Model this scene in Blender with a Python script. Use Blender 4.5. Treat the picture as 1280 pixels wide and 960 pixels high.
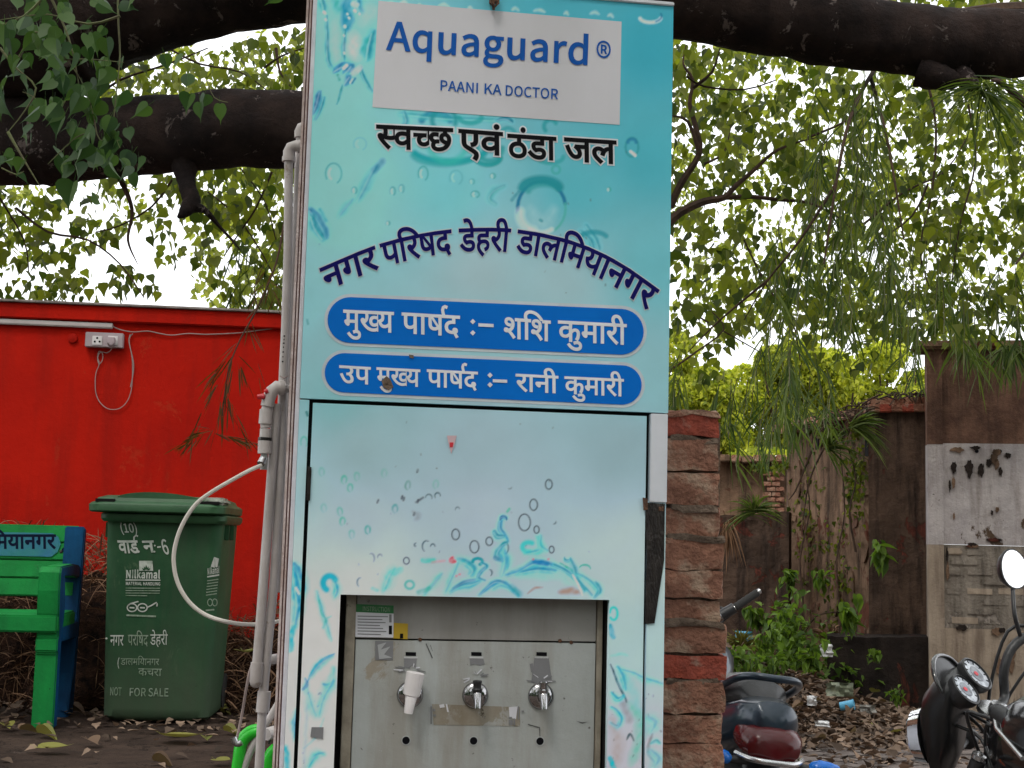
import bpy, bmesh, math, random, json, zlib, base64
import numpy as np
from mathutils import Vector, Matrix, noise as mnoise
from mathutils.geometry import tessellate_polygon

SC = bpy.context.scene
for _o in list(bpy.data.objects):
    bpy.data.objects.remove(_o)
COL = SC.collection
PI = math.pi
R = math.radians
random.seed(7)
rng = np.random.default_rng(11)

# ---------------------------------------------------------------- camera
CAM_H = 1.35
FPX = 1706.0                       # focal length in pixels of a 1280 wide frame
PITCH, ROLL = 0.1144, 0.0263
_F = Vector((0, math.cos(PITCH), math.sin(PITCH)))
_U0 = Vector((0, -math.sin(PITCH), math.cos(PITCH)))
_X0 = Vector((1, 0, 0))
_R = _X0 * math.cos(ROLL) + _U0 * math.sin(ROLL)
_U = _U0 * math.cos(ROLL) - _X0 * math.sin(ROLL)
EYE = Vector((0, 0, CAM_H))
cam_data = bpy.data.cameras.new('camera')
cam = bpy.data.objects.new('camera', cam_data)
COL.objects.link(cam)
cam.matrix_world = Matrix(((_R.x, _U.x, -_F.x, 0), (_R.y, _U.y, -_F.y, 0), (_R.z, _U.z, -_F.z, CAM_H), (0, 0, 0, 1)))
cam_data.sensor_width = 36.0
cam_data.lens = 36.0 * FPX / 1280.0
cam_data.clip_start = 0.05
cam_data.clip_end = 600
SC.camera = cam

# ---------------------------------------------------------------- world, sun, exposure
SUN_EL, SUN_AZ = R(58), R(205)     # azimuth clockwise from +Y: high, behind the camera to its left
world = bpy.data.worlds.new('World')
SC.world = world
world.use_nodes = True
wn, wl = world.node_tree.nodes, world.node_tree.links
wn.clear()
sky = wn.new('ShaderNodeTexSky')
sky.sky_type = 'NISHITA'
sky.sun_disc = False
sky.sun_elevation = SUN_EL
sky.sun_rotation = SUN_AZ
sky.air_density = 1.0
sky.dust_density = 3.0
bg = wn.new('ShaderNodeBackground')
bg.inputs['Strength'].default_value = 0.1
bg2 = wn.new('ShaderNodeBackground')           # the bright even cloud layer of an overcast day
bg2.inputs['Color'].default_value = (0.96, 0.975, 1.0, 1)
bg2.inputs['Strength'].default_value = 1.55
mx = wn.new('ShaderNodeMixShader')
mx.inputs[0].default_value = 0.86
wo = wn.new('ShaderNodeOutputWorld')
wl.new(sky.outputs[0], bg.inputs['Color'])
wl.new(bg.outputs[0], mx.inputs[1])
wl.new(bg2.outputs[0], mx.inputs[2])
wl.new(mx.outputs[0], wo.inputs['Surface'])
sun_data = bpy.data.lights.new('sun', 'SUN')
sun_data.energy = 1.4
sun_data.angle = R(14)
sun_data.color = (1.0, 0.95, 0.88)
sun = bpy.data.objects.new('sun', sun_data)
COL.objects.link(sun)
_d = Vector((math.sin(SUN_AZ) * math.cos(SUN_EL), math.cos(SUN_AZ) * math.cos(SUN_EL), math.sin(SUN_EL)))
sun.rotation_euler = _d.to_track_quat('Z', 'Y').to_euler()
SC.view_settings.view_transform = 'Standard'
SC.view_settings.look = 'None'
SC.view_settings.exposure = 0.50
SC.view_settings.gamma = 1.0
SC.render.engine = 'CYCLES'
SC.cycles.max_bounces = 6
SC.cycles.transparent_max_bounces = 8
SC.cycles.use_denoising = True

# ---------------------------------------------------------------- pixel <-> place
def ray(px, py):
    return _F * FPX + _R * (px - 640) + _U * (480 - py)
def at(px, py, Y):
    d = ray(px, py)
    return EYE + d * (Y / d.y)
def on_plane(px, py, P, n):
    d = ray(px, py)
    return EYE + d * ((P - EYE).dot(n) / d.dot(n))
def proj(P):
    v = P - EYE
    z = v.dot(_F)
    return 640 + FPX * v.dot(_R) / z, 480 - FPX * v.dot(_U) / z

# ---------------------------------------------------------------- mesh building
class MB:
    """collects faces in world coordinates; build() links them as one mesh object"""
    def __init__(s):
        s.v, s.f, s.m = [], [], []
    def add(s, vs, fs, mi=0):
        b = len(s.v)
        s.v += [tuple(q) for q in vs]
        s.f += [tuple(i + b for i in f) for f in fs]
        s.m += [mi] * len(fs)
        return s
    def box(s, c, size, rz=0, M=None, mi=0, taper=None):
        hx, hy, hz = size[0] / 2, size[1] / 2, size[2] / 2
        c = Vector(c)
        rot = M if M is not None else Matrix.Rotation(rz, 3, 'Z')
        vs = []
        for k in (-1, 1):
            t = 1 if (taper is None or k < 0) else taper
            for (i, j) in ((-1, -1), (1, -1), (1, 1), (-1, 1)):
                vs.append(c + rot @ Vector((i * hx * t, j * hy * t, k * hz)))
        return s.add(vs, [(3, 2, 1, 0), (4, 5, 6, 7), (0, 1, 5, 4), (1, 2, 6, 5), (2, 3, 7, 6), (3, 0, 4, 7)], mi)
    def tube(s, pts, r, n=8, cap=True, mi=0, flat=None):
        pts = [Vector(p) for p in pts]
        rs = r if isinstance(r, (list, tuple)) else [r] * len(pts)
        rings = []
        prev = None
        for i, p in enumerate(pts):
            t = (pts[min(i + 1, len(pts) - 1)] - pts[max(i - 1, 0)])
            if t.length < 1e-9: t = Vector((0, 0, 1))
            t.normalize()
            if prev is None:
                a = Vector((0, 0, 1)) if abs(t.z) < 0.9 else Vector((1, 0, 0))
                e = t.cross(a).normalized()
            else:
                e = (prev - t * prev.dot(t))
                e = e.normalized() if e.length > 1e-6 else t.orthogonal().normalized()
            prev = e
            g = t.cross(e)
            fl = flat or (1, 1)
            rings.append([p + e * (rs[i] * fl[0] * math.cos(2 * PI * k / n)) + g * (rs[i] * fl[1] * math.sin(2 * PI * k / n)) for k in range(n)])
        vs = [q for rg in rings for q in rg]
        fs = []
        for i in range(len(pts) - 1):
            for k in range(n):
                a, b = i * n + k, i * n + (k + 1) % n
                fs.append((a, b, b + n, a + n))
        if cap:
            fs.append(tuple(range(n))[::-1])
            fs.append(tuple(range((len(pts) - 1) * n, len(pts) * n)))
        return s.add(vs, fs, mi)
    def loft(s, secs, cap=True, mi=0):
        n = len(secs[0])
        vs = [q for sec in secs for q in sec]
        fs = []
        for i in range(len(secs) - 1):
            for k in range(n):
                a, b = i * n + k, i * n + (k + 1) % n
                fs.append((a, b, b + n, a + n))
        if cap:
            fs.append(tuple(range(n))[::-1])
            fs.append(tuple(range((len(secs) - 1) * n, len(secs) * n)))
        return s.add(vs, fs, mi)
    def prism(s, outline, off, mi=0):
        """outline: 3D points, off: extrusion vector"""
        n = len(outline)
        off = Vector(off)
        vs = [Vector(p) for p in outline] + [Vector(p) + off for p in outline]
        fs = [tuple(range(n))[::-1], tuple(range(n, 2 * n))]
        fs += [(k, (k + 1) % n, (k + 1) % n + n, k + n) for k in range(n)]
        return s.add(vs, fs, mi)
    def lathe(s, c, axis, prof, n=20, mi=0):
        """prof: (distance along axis, radius)"""
        c = Vector(c); ax = Vector(axis).normalized()
        e = ax.orthogonal().normalized(); g = ax.cross(e)
        secs = [[c + ax * h + (e * math.cos(2 * PI * k / n) + g * math.sin(2 * PI * k / n)) * max(r, 1e-4) for k in range(n)] for h, r in prof]
        return s.loft(secs, True, mi)
    def build(s, name, mats, parent=None, smooth=False, bevel=0.0, kind=None, label=None, xf=None):
        me = bpy.data.meshes.new(name)
        inv = world_of(parent).inverted() if parent is not None else (Matrix.Identity(4) if xf is None else xf.inverted())
        vs = np.array(s.v, dtype=np.float64).reshape(-1, 3)
        Mi = np.array(inv)
        vs = vs @ Mi[:3, :3].T + Mi[:3, 3]
        me.from_pydata(vs.tolist(), [], s.f)
        if not isinstance(mats, (list, tuple)): mats = [mats]
        for m in mats: me.materials.append(m)
        if len(mats) > 1: me.polygons.foreach_set('material_index', s.m)
        if bevel > 0:
            bm = bmesh.new(); bm.from_mesh(me)
            bmesh.ops.remove_doubles(bm, verts=bm.verts, dist=1e-5)
            bmesh.ops.recalc_face_normals(bm, faces=bm.faces)
            es = [e for e in bm.edges if len(e.link_faces) == 2 and e.calc_face_angle(0) > 0.5]
            bmesh.ops.bevel(bm, geom=es, offset=bevel, segments=2, affect='EDGES', clamp_overlap=True)
            bm.to_mesh(me); bm.free()
        if smooth:
            me.polygons.foreach_set('use_smooth', [True] * len(me.polygons))
            try: me.set_sharp_from_angle(angle=R(42))
            except Exception: pass
        me.update()
        o = bpy.data.objects.new(name, me)
        COL.objects.link(o)
        if xf is not None and parent is None: o.matrix_world = xf
        o.parent = parent
        if kind: o['kind'] = kind
        if label: o['label'] = label
        return o

def world_of(o):
    m = Matrix.Identity(4)
    while o is not None:
        m = o.matrix_basis @ m
        o = o.parent
    return m
def tag(o, label, cat, group=None, kind=None):
    o['label'] = label; o['category'] = cat
    if group: o['group'] = group
    if kind: o['kind'] = kind
    return o
def thing(name, label, cat, loc, rz=0, group=None):
    o = bpy.data.objects.new(name, None)
    COL.objects.link(o)
    o.location = loc; o.rotation_euler = (0, 0, rz); o.empty_display_size = 0.1
    return tag(o, label, cat, group)
def fbm(p, s, o=3):
    v, a = 0.0, 1.0
    q = Vector(p) * s
    for _ in range(o):
        v += a * mnoise.noise(q); q = q * 2.03; a *= 0.5
    return v

# ---------------------------------------------------------------- materials
def srgb(c):
    return tuple(((x / 255) / 12.92 if x / 255 <= 0.04045 else ((x / 255 + 0.055) / 1.055) ** 2.4) for x in c)
def nodes_of(name):
    m = bpy.data.materials.new(name); m.use_nodes = True
    return m, m.node_tree.nodes, m.node_tree.links, m.node_tree.nodes['Principled BSDF']
def mat(name, c1, c2=None, scale=6.0, rough=0.7, bump=0.15, metal=0.0, spec=0.5, c3=None, s3=2.0, t3=(0.5, 0.62), bscale=None, stretch=None, coat=0.0, detail=6):
    """two tones mixed by noise, a third one in patches, and fine relief"""
    m, N, Lk, P = nodes_of(name)
    tc = N.new('ShaderNodeTexCoord'); mp = N.new('ShaderNodeMapping')
    Lk.new(tc.outputs['Object'], mp.inputs['Vector'])
    if stretch: mp.inputs['Scale'].default_value = stretch
    n1 = N.new('ShaderNodeTexNoise'); n1.inputs['Scale'].default_value = scale; n1.inputs['Detail'].default_value = detail
    n1.inputs['Roughness'].default_value = 0.62
    Lk.new(mp.outputs[0], n1.inputs['Vector'])
    cr = N.new('ShaderNodeValToRGB')
    cr.color_ramp.elements[0].position = 0.35; cr.color_ramp.elements[1].position = 0.65
    c2 = c2 or tuple(x * 0.75 for x in c1)
    cr.color_ramp.elements[0].color = (*c2, 1); cr.color_ramp.elements[1].color = (*c1, 1)
    Lk.new(n1.outputs['Fac'], cr.inputs['Fac'])
    colour = cr.outputs['Color']
    if c3:
        n3 = N.new('ShaderNodeTexNoise'); n3.inputs['Scale'].default_value = s3; n3.inputs['Detail'].default_value = 8
        n3.inputs['Roughness'].default_value = 0.65
        Lk.new(mp.outputs[0], n3.inputs['Vector'])
        r3 = N.new('ShaderNodeMapRange'); r3.inputs['From Min'].default_value = t3[0]; r3.inputs['From Max'].default_value = t3[1]
        Lk.new(n3.outputs['Fac'], r3.inputs['Value'])
        mix = N.new('ShaderNodeMix'); mix.data_type = 'RGBA'
        Lk.new(r3.outputs[0], mix.inputs[0]); Lk.new(colour, mix.inputs[6]); mix.inputs[7].default_value = (*c3, 1)
        colour = mix.outputs[2]
    Lk.new(colour, P.inputs['Base Color'])
    P.inputs['Roughness'].default_value = rough; P.inputs['Metallic'].default_value = metal
    P.inputs['Specular IOR Level'].default_value = spec
    if coat: P.inputs['Coat Weight'].default_value = coat; P.inputs['Coat Roughness'].default_value = 0.08
    if bump:
        nb = N.new('ShaderNodeTexNoise'); nb.inputs['Scale'].default_value = bscale or scale * 5; nb.inputs['Detail'].default_value = 6
        Lk.new(mp.outputs[0], nb.inputs['Vector'])
        b = N.new('ShaderNodeBump'); b.inputs['Strength'].default_value = bump; b.inputs['Distance'].default_value = 0.02
        Lk.new(nb.outputs['Fac'], b.inputs['Height']); Lk.new(b.outputs[0], P.inputs['Normal'])
    return m
def leaf_mat(name, c1, c2, trans=0.45, rough=0.5, scale=3.0, tcol=None):
    m, N, Lk, P = nodes_of(name)
    g = N.new('ShaderNodeNewGeometry'); oi = N.new('ShaderNodeObjectInfo')
    add = N.new('ShaderNodeMath'); add.operation = 'ADD'
    Lk.new(g.outputs['Random Per Island'], add.inputs[0]); Lk.new(oi.outputs['Random'], add.inputs[1])
    fr = N.new('ShaderNodeMath'); fr.operation = 'FRACT'; Lk.new(add.outputs[0], fr.inputs[0])
    cr = N.new('ShaderNodeValToRGB')
    cr.color_ramp.elements[0].color = (*c2, 1); cr.color_ramp.elements[1].color = (*c1, 1)
    Lk.new(fr.outputs[0], cr.inputs['Fac'])
    Lk.new(cr.outputs[0], P.inputs['Base Color']); P.inputs['Roughness'].default_value = rough
    P.inputs['Specular IOR Level'].default_value = 0.25
    tr = N.new('ShaderNodeBsdfTranslucent')
    gm = N.new('ShaderNodeMix'); gm.data_type = 'RGBA'; gm.blend_type = 'MULTIPLY'; gm.inputs[0].default_value = 1
    Lk.new(cr.outputs[0], gm.inputs[6]); gm.inputs[7].default_value = (*(tcol or (1.9, 2.1, 0.9)), 1)
    Lk.new(gm.outputs[2], tr.inputs['Color'])
    ms = N.new('ShaderNodeMixShader'); ms.inputs[0].default_value = trans
    out = N['Material Output']
    Lk.new(P.outputs[0], ms.inputs[1]); Lk.new(tr.outputs[0], ms.inputs[2]); Lk.new(ms.outputs[0], out.inputs['Surface'])
    return m
def flat(name, c, rough=0.5, metal=0.0, spec=0.5, coat=0.0):
    return mat(name, c, tuple(x * 0.86 for x in c), 9.0, rough, 0.03, metal, spec, coat=coat)

def aged(name, base, second, streak, peel, peel_t=0.58, speck=0.5, streak_amt=0.75, scale=1.6, bump=0.9, crack=True, peel_scale=2.6, rough=.92, grime=None):
    """old render: two tones, dark vertical runs, peeled patches with ragged edges, specks and hairline cracks"""
    m, N, Lk, P = nodes_of(name)
    tc = N.new('ShaderNodeTexCoord')
    def noise(sc, det, rough, vec_scale=None, dist=0.0):
        mp = N.new('ShaderNodeMapping'); Lk.new(tc.outputs['Object'], mp.inputs['Vector'])
        if vec_scale: mp.inputs['Scale'].default_value = vec_scale
        n = N.new('ShaderNodeTexNoise'); n.inputs['Scale'].default_value = sc; n.inputs['Detail'].default_value = det
        n.inputs['Roughness'].default_value = rough; n.inputs['Distortion'].default_value = dist
        Lk.new(mp.outputs[0], n.inputs['Vector']); return n.outputs['Fac']
    def rng_(v, a, b, lo=0.0, hi=1.0):
        r = N.new('ShaderNodeMapRange'); r.inputs['From Min'].default_value = a; r.inputs['From Max'].default_value = b
        r.inputs['To Min'].default_value = lo; r.inputs['To Max'].default_value = hi
        Lk.new(v, r.inputs['Value']); return r.outputs[0]
    def mixc(f, a, b):
        x = N.new('ShaderNodeMix'); x.data_type = 'RGBA'; Lk.new(f, x.inputs[0])
        for s_, i in ((a, 6), (b, 7)):
            if isinstance(s_, tuple): x.inputs[i].default_value = (*s_, 1)
            else: Lk.new(s_, x.inputs[i])
        return x.outputs[2]
    c = mixc(rng_(noise(scale, 9, .68), .38, .62), second, base)
    pl_ = rng_(noise(peel_scale, 12, .72, (1, 1, .7), .6), peel_t, peel_t + .025)
    c = mixc(pl_, c, peel)
    st = rng_(noise(3.2, 7, .65, (2.6, 2.6, .30)), .46, .66, 0, streak_amt)
    c = mixc(st, c, streak)
    if grime:                                   # splashed dirt with an uneven upper edge, low on the wall
        sx = N.new('ShaderNodeSeparateXYZ'); Lk.new(tc.outputs['Object'], sx.inputs[0])
        ma = N.new('ShaderNodeMath'); ma.operation = 'MULTIPLY_ADD'; Lk.new(noise(2.6, 10, .75), ma.inputs[0]); ma.inputs[1].default_value = -1.5 * grime; Lk.new(sx.outputs['Z'], ma.inputs[2])
        c = mixc(rng_(ma.outputs[0], -.55 * grime, .45 * grime, .62, 0), c, streak)
    sp = rng_(noise(26, 5, .7), .66, .70, 0, speck)
    c = mixc(sp, c, tuple(x * .35 for x in streak))
    sp2 = rng_(noise(34, 5, .7, (1.1, 1, 1)), .70, .74, 0, speck * .6)
    c = mixc(sp2, c, tuple(min(.6, x * 1.9 + .04) for x in base))
    if crack:
        v = N.new('ShaderNodeTexVoronoi'); v.feature = 'DISTANCE_TO_EDGE'; v.inputs['Scale'].default_value = 1.9
        wv = N.new('ShaderNodeTexNoise'); wv.inputs['Scale'].default_value = 3.5; wv.inputs['Detail'].default_value = 8
        Lk.new(tc.outputs['Object'], wv.inputs['Vector'])
        ad = N.new('ShaderNodeVectorMath'); ad.operation = 'ADD'
        Lk.new(tc.outputs['Object'], ad.inputs[0]); Lk.new(wv.outputs['Color'], ad.inputs[1]); Lk.new(ad.outputs[0], v.inputs['Vector'])
        ck = rng_(v.outputs['Distance'], .004, .012, .8, 0)
        c = mixc(ck, c, tuple(x * .3 for x in streak))
    Lk.new(c, P.inputs['Base Color']); P.inputs['Roughness'].default_value = rough; P.inputs['Specular IOR Level'].default_value = .15
    h = N.new('ShaderNodeMath'); h.operation = 'MULTIPLY_ADD'; Lk.new(pl_, h.inputs[0]); h.inputs[1].default_value = -.35; Lk.new(noise(20, 8, .7), h.inputs[2])
    b = N.new('ShaderNodeBump'); b.inputs['Strength'].default_value = bump; b.inputs['Distance'].default_value = .02
    Lk.new(h.outputs[0], b.inputs['Height']); Lk.new(b.outputs[0], P.inputs['Normal'])
    return m

M = {}
M['bark'] = aged('dark fig bark', (0.030, 0.019, 0.016), (0.009, 0.006, 0.006), (0.005, 0.004, 0.004), (0.15, 0.12, 0.11), .585, .5, .5, 3.0, 1.0, False, 7)
M['twig'] = mat('twig bark', (0.075, 0.045, 0.03), (0.03, 0.02, 0.015), 14.0, 0.9, 0.3, spec=0.2)
M['twig_green'] = mat('green twig', (0.14, 0.17, 0.06), (0.09, 0.07, 0.04), 14.0, 0.8, 0.2)
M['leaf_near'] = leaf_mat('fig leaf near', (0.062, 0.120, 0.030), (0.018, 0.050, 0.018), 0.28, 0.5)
M['leaf_far'] = leaf_mat('fig leaf backlit', (0.165, 0.185, 0.028), (0.030, 0.050, 0.012), 0.5, 0.6, tcol=(1.5, 1.6, 0.55))  # brighter yellow green puts light shining through the leaves into the colour
M['blade'] = leaf_mat('narrow leaf', (0.110, 0.145, 0.032), (0.025, 0.048, 0.014), 0.4, 0.6)
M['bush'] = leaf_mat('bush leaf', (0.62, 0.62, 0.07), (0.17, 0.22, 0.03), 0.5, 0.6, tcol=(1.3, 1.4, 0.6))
M['weed'] = leaf_mat('weed leaf', (0.17, 0.27, 0.04), (0.045, 0.09, 0.02), 0.4, 0.5, tcol=(1.4, 1.5, .6))
M['dry_leaf'] = leaf_mat('dead leaf', (0.30, 0.21, 0.15), (0.022, 0.014, 0.010), 0.1, 0.75, tcol=(1.2, 1, 0.8))
M['straw'] = leaf_mat('dry straw', (0.33, 0.19, 0.11), (0.06, 0.030, 0.018), 0.1, 0.8, tcol=(1.2, 1, 0.8))
M['yellow_leaf'] = leaf_mat('fallen yellow leaf', (0.30, 0.28, 0.07), (0.14, 0.15, 0.04), 0.2, 0.6, tcol=(1.2, 1.1, 0.8))
M['dirt'] = mat('trodden dirt', (0.10, 0.072, 0.055), (0.035, 0.026, 0.021), 2.4, 0.92, 0.5, c3=(0.18, 0.14, 0.12), s3=1.5, bscale=40)
M['slab'] = aged('dirty concrete', (0.068, 0.045, 0.034), (0.032, 0.021, 0.016), (0.016, 0.011, 0.009), (0.13, 0.095, 0.08), .60, .6, .4, 2.2, .8, True, 2.0)
M['paver'] = mat('paver', (0.20, 0.16, 0.14), (0.10, 0.08, 0.072), 7.0, 0.8, 0.5, c3=(0.06, 0.05, 0.045), s3=4.0)
M['red_wall'] = aged('red paint', (0.50, 0.009, 0.001), (0.40, 0.006, 0.001), (0.20, 0.008, 0.004), (0.44, 0.020, 0.006), .61, .2, .38, 1.0, .25, False, 1.7, .85, .8)
M['cement'] = mat('grey cement edge', (0.34, 0.30, 0.28), (0.18, 0.15, 0.14), 9.0, 0.9, 0.4)
M['brick'] = mat('weathered brick', (0.36, 0.175, 0.115), (0.20, 0.095, 0.064), 14.0, 0.92, 0.9, c3=(0.40, 0.28, 0.20), s3=10.0, t3=(0.49, 0.62), bscale=60, spec=0.2)
M['brick_red'] = mat('red brick', (0.38, 0.085, 0.052), (0.24, 0.06, 0.042), 18.0, 0.92, 0.8, c3=(0.34, 0.20, 0.15), s3=12.0, t3=(0.56, 0.66), bscale=60, spec=0.2)
M['mortar'] = mat('crumbled mortar', (0.21, 0.155, 0.115), (0.10, 0.07, 0.052), 20.0, 0.95, 0.9, bscale=60, spec=0.2)
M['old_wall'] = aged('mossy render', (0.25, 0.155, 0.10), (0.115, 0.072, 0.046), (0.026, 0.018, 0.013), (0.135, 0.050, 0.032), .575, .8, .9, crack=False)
M['old_dark'] = aged('shade dark render', (0.120, 0.076, 0.054), (0.048, 0.031, 0.023), (0.012, 0.009, 0.008), (0.125, 0.038, 0.026), .58, .6, .9, 1.3, crack=False)  # darkened so that deep shadow sits in the render's own colour
M['shade_peel'] = aged('soot black render', (0.036, 0.026, 0.021), (0.013, 0.010, 0.009), (0.005, 0.004, 0.004), (0.10, 0.032, 0.022), .60, .5, .6, 1.4, crack=False)  # near black: shadow put into the plinth colour, also serves peeled patches
M['brown_render'] = aged('brown stained render', (0.20, 0.11, 0.075), (0.085, 0.045, 0.032), (0.035, 0.022, 0.017), (0.26, 0.18, 0.135), .62, .5, .6, 3.0, crack=False)
M['white_render'] = aged('limewashed render', (0.50, 0.455, 0.44), (0.33, 0.30, 0.30), (0.13, 0.10, 0.08), (0.085, 0.052, 0.030), .605, 1.0, .55, 1.4, .6, False)
M['beige_render'] = aged('beige render', (0.42, 0.34, 0.26), (0.29, 0.23, 0.175), (0.08, 0.05, 0.038), (0.15, 0.11, 0.08), .62, .5, .6, 1.3, .5, False)
M['block'] = aged('grey brick block', (0.30, 0.26, 0.215), (0.20, 0.17, 0.14), (0.05, 0.04, 0.032), (0.36, 0.31, 0.265), .57, .9, .75, 4.0, .9, False, 5)
M['pvc'] = mat('aged grey plastic pipe', (0.52, 0.48, 0.47), (0.43, 0.39, 0.37), 12.0, 0.5, 0.05, c3=(0.26, 0.21, 0.17), s3=16.0, t3=(0.66, 0.72))
M['hose'] = flat('off white hose', (0.62, 0.58, 0.52), 0.45)
M['chrome'] = flat('chrome', (0.40, 0.39, 0.40), 0.10, 1.0)
M['steel'] = aged('dirty steel sheet', (0.43, 0.455, 0.45), (0.36, 0.375, 0.365), (0.27, 0.24, 0.20), (0.32, 0.285, 0.23), .59, .85, .6, 2.2, .12, False, 3.0, .45)
M['steel_shaded'] = aged('shade toned steel sheet', (0.32, 0.31, 0.295), (0.27, 0.26, 0.245), (0.19, 0.175, 0.155), (0.24, 0.22, 0.19), .64, .7, .5, 2.2, .12, False, 3.0, .45)  # darker than the lower sheet: recess shade put into the colour
M['frame_beige'] = mat('dirty beige frame', (0.32, 0.28, 0.22), (0.20, 0.17, 0.13), 18.0, 0.6, 0.1, c3=(0.06, 0.04, 0.03), s3=24.0, t3=(0.64, 0.68))
M['black'] = mat('black gap shade', (0.012, 0.011, 0.011), (0.006, 0.006, 0.006), 9.0, 0.85, 0.1, spec=0.15)  # flat black carries the darkness of gaps, slots and recess walls
M['black_plastic'] = mat('black plastic', (0.022, 0.022, 0.024), (0.014, 0.014, 0.015), 20.0, 0.42, 0.08)
M['black_gloss'] = flat('black gloss paint', (0.012, 0.012, 0.013), 0.12, 0, 0.5, 0.8)
M['rubber'] = flat('tyre rubber', (0.025, 0.024, 0.023), 0.85)
M['rust_black'] = mat('bare blackened metal', (0.045, 0.038, 0.035), (0.012, 0.010, 0.010), 14.0, 0.35, 0.3, 0.5, c3=(0.40, 0.38, 0.37), s3=20.0, t3=(0.66, 0.70), stretch=(3, 3, 1))
M['maroon'] = mat('maroon edge strip', (0.14, 0.045, 0.04), (0.07, 0.025, 0.022), 20.0, 0.6, 0.1)
M['lilac'] = mat('white edge strip', (0.74, 0.72, 0.78), (0.62, 0.60, 0.66), 20.0, 0.5, 0.05)
M['cream'] = mat('cream edge strip', (0.62, 0.53, 0.52), (0.44, 0.33, 0.30), 26.0, 0.7, 0.2)
M['rust'] = mat('rust', (0.16, 0.075, 0.04), (0.06, 0.03, 0.02), 60.0, 0.9, 0.5)
M['white_paper'] = mat('sticker white', (0.67, 0.665, 0.715), (0.62, 0.615, 0.655), 3.0, 0.45, 0.02, c3=(0.52, 0.48, 0.47), s3=5, t3=(.62,.74), stretch=(1,1,.4))
M['panel_white'] = mat('strip white', (0.68, 0.70, 0.76), (0.60, 0.63, 0.68), 8.0, 0.45, 0.03)
M['ink_blue'] = flat('blue ink', (0.008, 0.105, 0.45), 0.5, 0, .12)
M['ink_navy'] = flat('navy ink', (0.006, 0.005, 0.12), 0.5, 0, .1)
M['ink_black'] = flat('black ink', (0.006, 0.006, 0.008), 0.6, 0, .08)
M['ink_white'] = flat('white ink', (0.80, 0.83, 0.88), 0.5, 0, .2)
M['ink_pale'] = flat('pale outline ink', (0.62, 0.70, 0.76), 0.4)
M['pill'] = mat('blue banner ink', (0.0, 0.17, 0.66), (0.0, 0.14, 0.58), 2.0, 0.5, 0.02, spec=0.12)
M['bin'] = aged('dusty green plastic', (0.034, 0.100, 0.045), (0.020, 0.066, 0.030), (0.060, 0.075, 0.050), (0.060, 0.115, 0.060), .62, .35, .45, 2.2, .1, False, 4.0, .6, .42)
M['bin_lid'] = mat('faded green plastic lid', (0.040, 0.110, 0.048), (0.022, 0.066, 0.030), 5.0, 0.5, 0.08, spec=.3, c3=(0.16, 0.18, 0.13), s3=6, t3=(0.64, 0.72))
M['stencil'] = mat('worn stencil paint', (0.56, 0.59, 0.54), (0.09, 0.17, 0.09), 38.0, 0.7, 0.05, c3=(0.50,0.53,0.48), s3=9, t3=(.35,.50))
M['stencil_worn'] = mat('faded stencil paint', (0.30, 0.36, 0.29), (0.12, 0.20, 0.11), 60.0, 0.7, 0.05)
M['bench_green'] = aged('bench green paint', (0.012, 0.28, 0.058), (0.010, 0.20, 0.044), (0.010, 0.085, 0.030), (0.06, 0.13, 0.07), .665, .55, .4, 3.0, .15, False, 6.0, .55)
M['bench_blue'] = aged('bench blue paint', (0.004, 0.080, 0.21), (0.003, 0.050, 0.14), (0.003, 0.020, 0.055), (0.05, 0.10, 0.14), .665, .55, .5, 3.0, .15, False, 6.0, .6)
M['lime'] = flat('lime green paint', (0.03, 0.56, 0.035), 0.25)
M['socket'] = flat('socket plate', (0.42, 0.34, 0.36), 0.5)
M['conduit'] = flat('cable trunking', (0.52, 0.46, 0.45), 0.6)
M['cable'] = flat('white cable', (0.34, 0.26, 0.24), 0.6)
M['lid_red'] = flat('red valve handle', (0.55, 0.02, 0.03), 0.4)
M['blue_grey'] = mat('metallic blue grey paint', (0.020, 0.036, 0.055), (0.014, 0.026, 0.042), 6.0, 0.28, 0.02, 0.3, coat=0.4)
M['tail_red'] = flat('red lamp lens', (0.075, 0.004, 0.006), 0.2)
M['lens_blue'] = flat('blue indicator lens', (0.01, 0.16, 0.62), 0.15)
M['lens_orange'] = flat('orange reflector', (0.75, 0.12, 0.02), 0.3)
M['silver'] = flat('silver metal', (0.55, 0.55, 0.56), 0.25, 0.9)
M['mirror'] = flat('mirror glass', (0.93, 0.93, 0.95), 0.02, 1.0)
M['dial'] = mat('dial face', (0.70, 0.74, 0.80), (0.25, 0.28, 0.33), 60.0, 0.3, 0.02)
M['dial_red'] = flat('dial red', (0.7, 0.03, 0.05), 0.4)
M['plastic_white'] = flat('white plastic litter', (0.70, 0.70, 0.70), 0.4)
M['plastic_blue'] = flat('blue plastic litter', (0.10, 0.40, 0.62), 0.4)
M['green_print'] = flat('green print', (0.02, 0.16, 0.045), 0.5)
M['yellow_print'] = flat('yellow sticker', (0.50, 0.33, 0.02), 0.5)
M['grey_print'] = flat('grey foil sticker', (0.22, 0.22, 0.23), 0.35)
M['tap_white'] = flat('white plastic tap', (0.74, 0.70, 0.70), 0.35)
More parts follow.
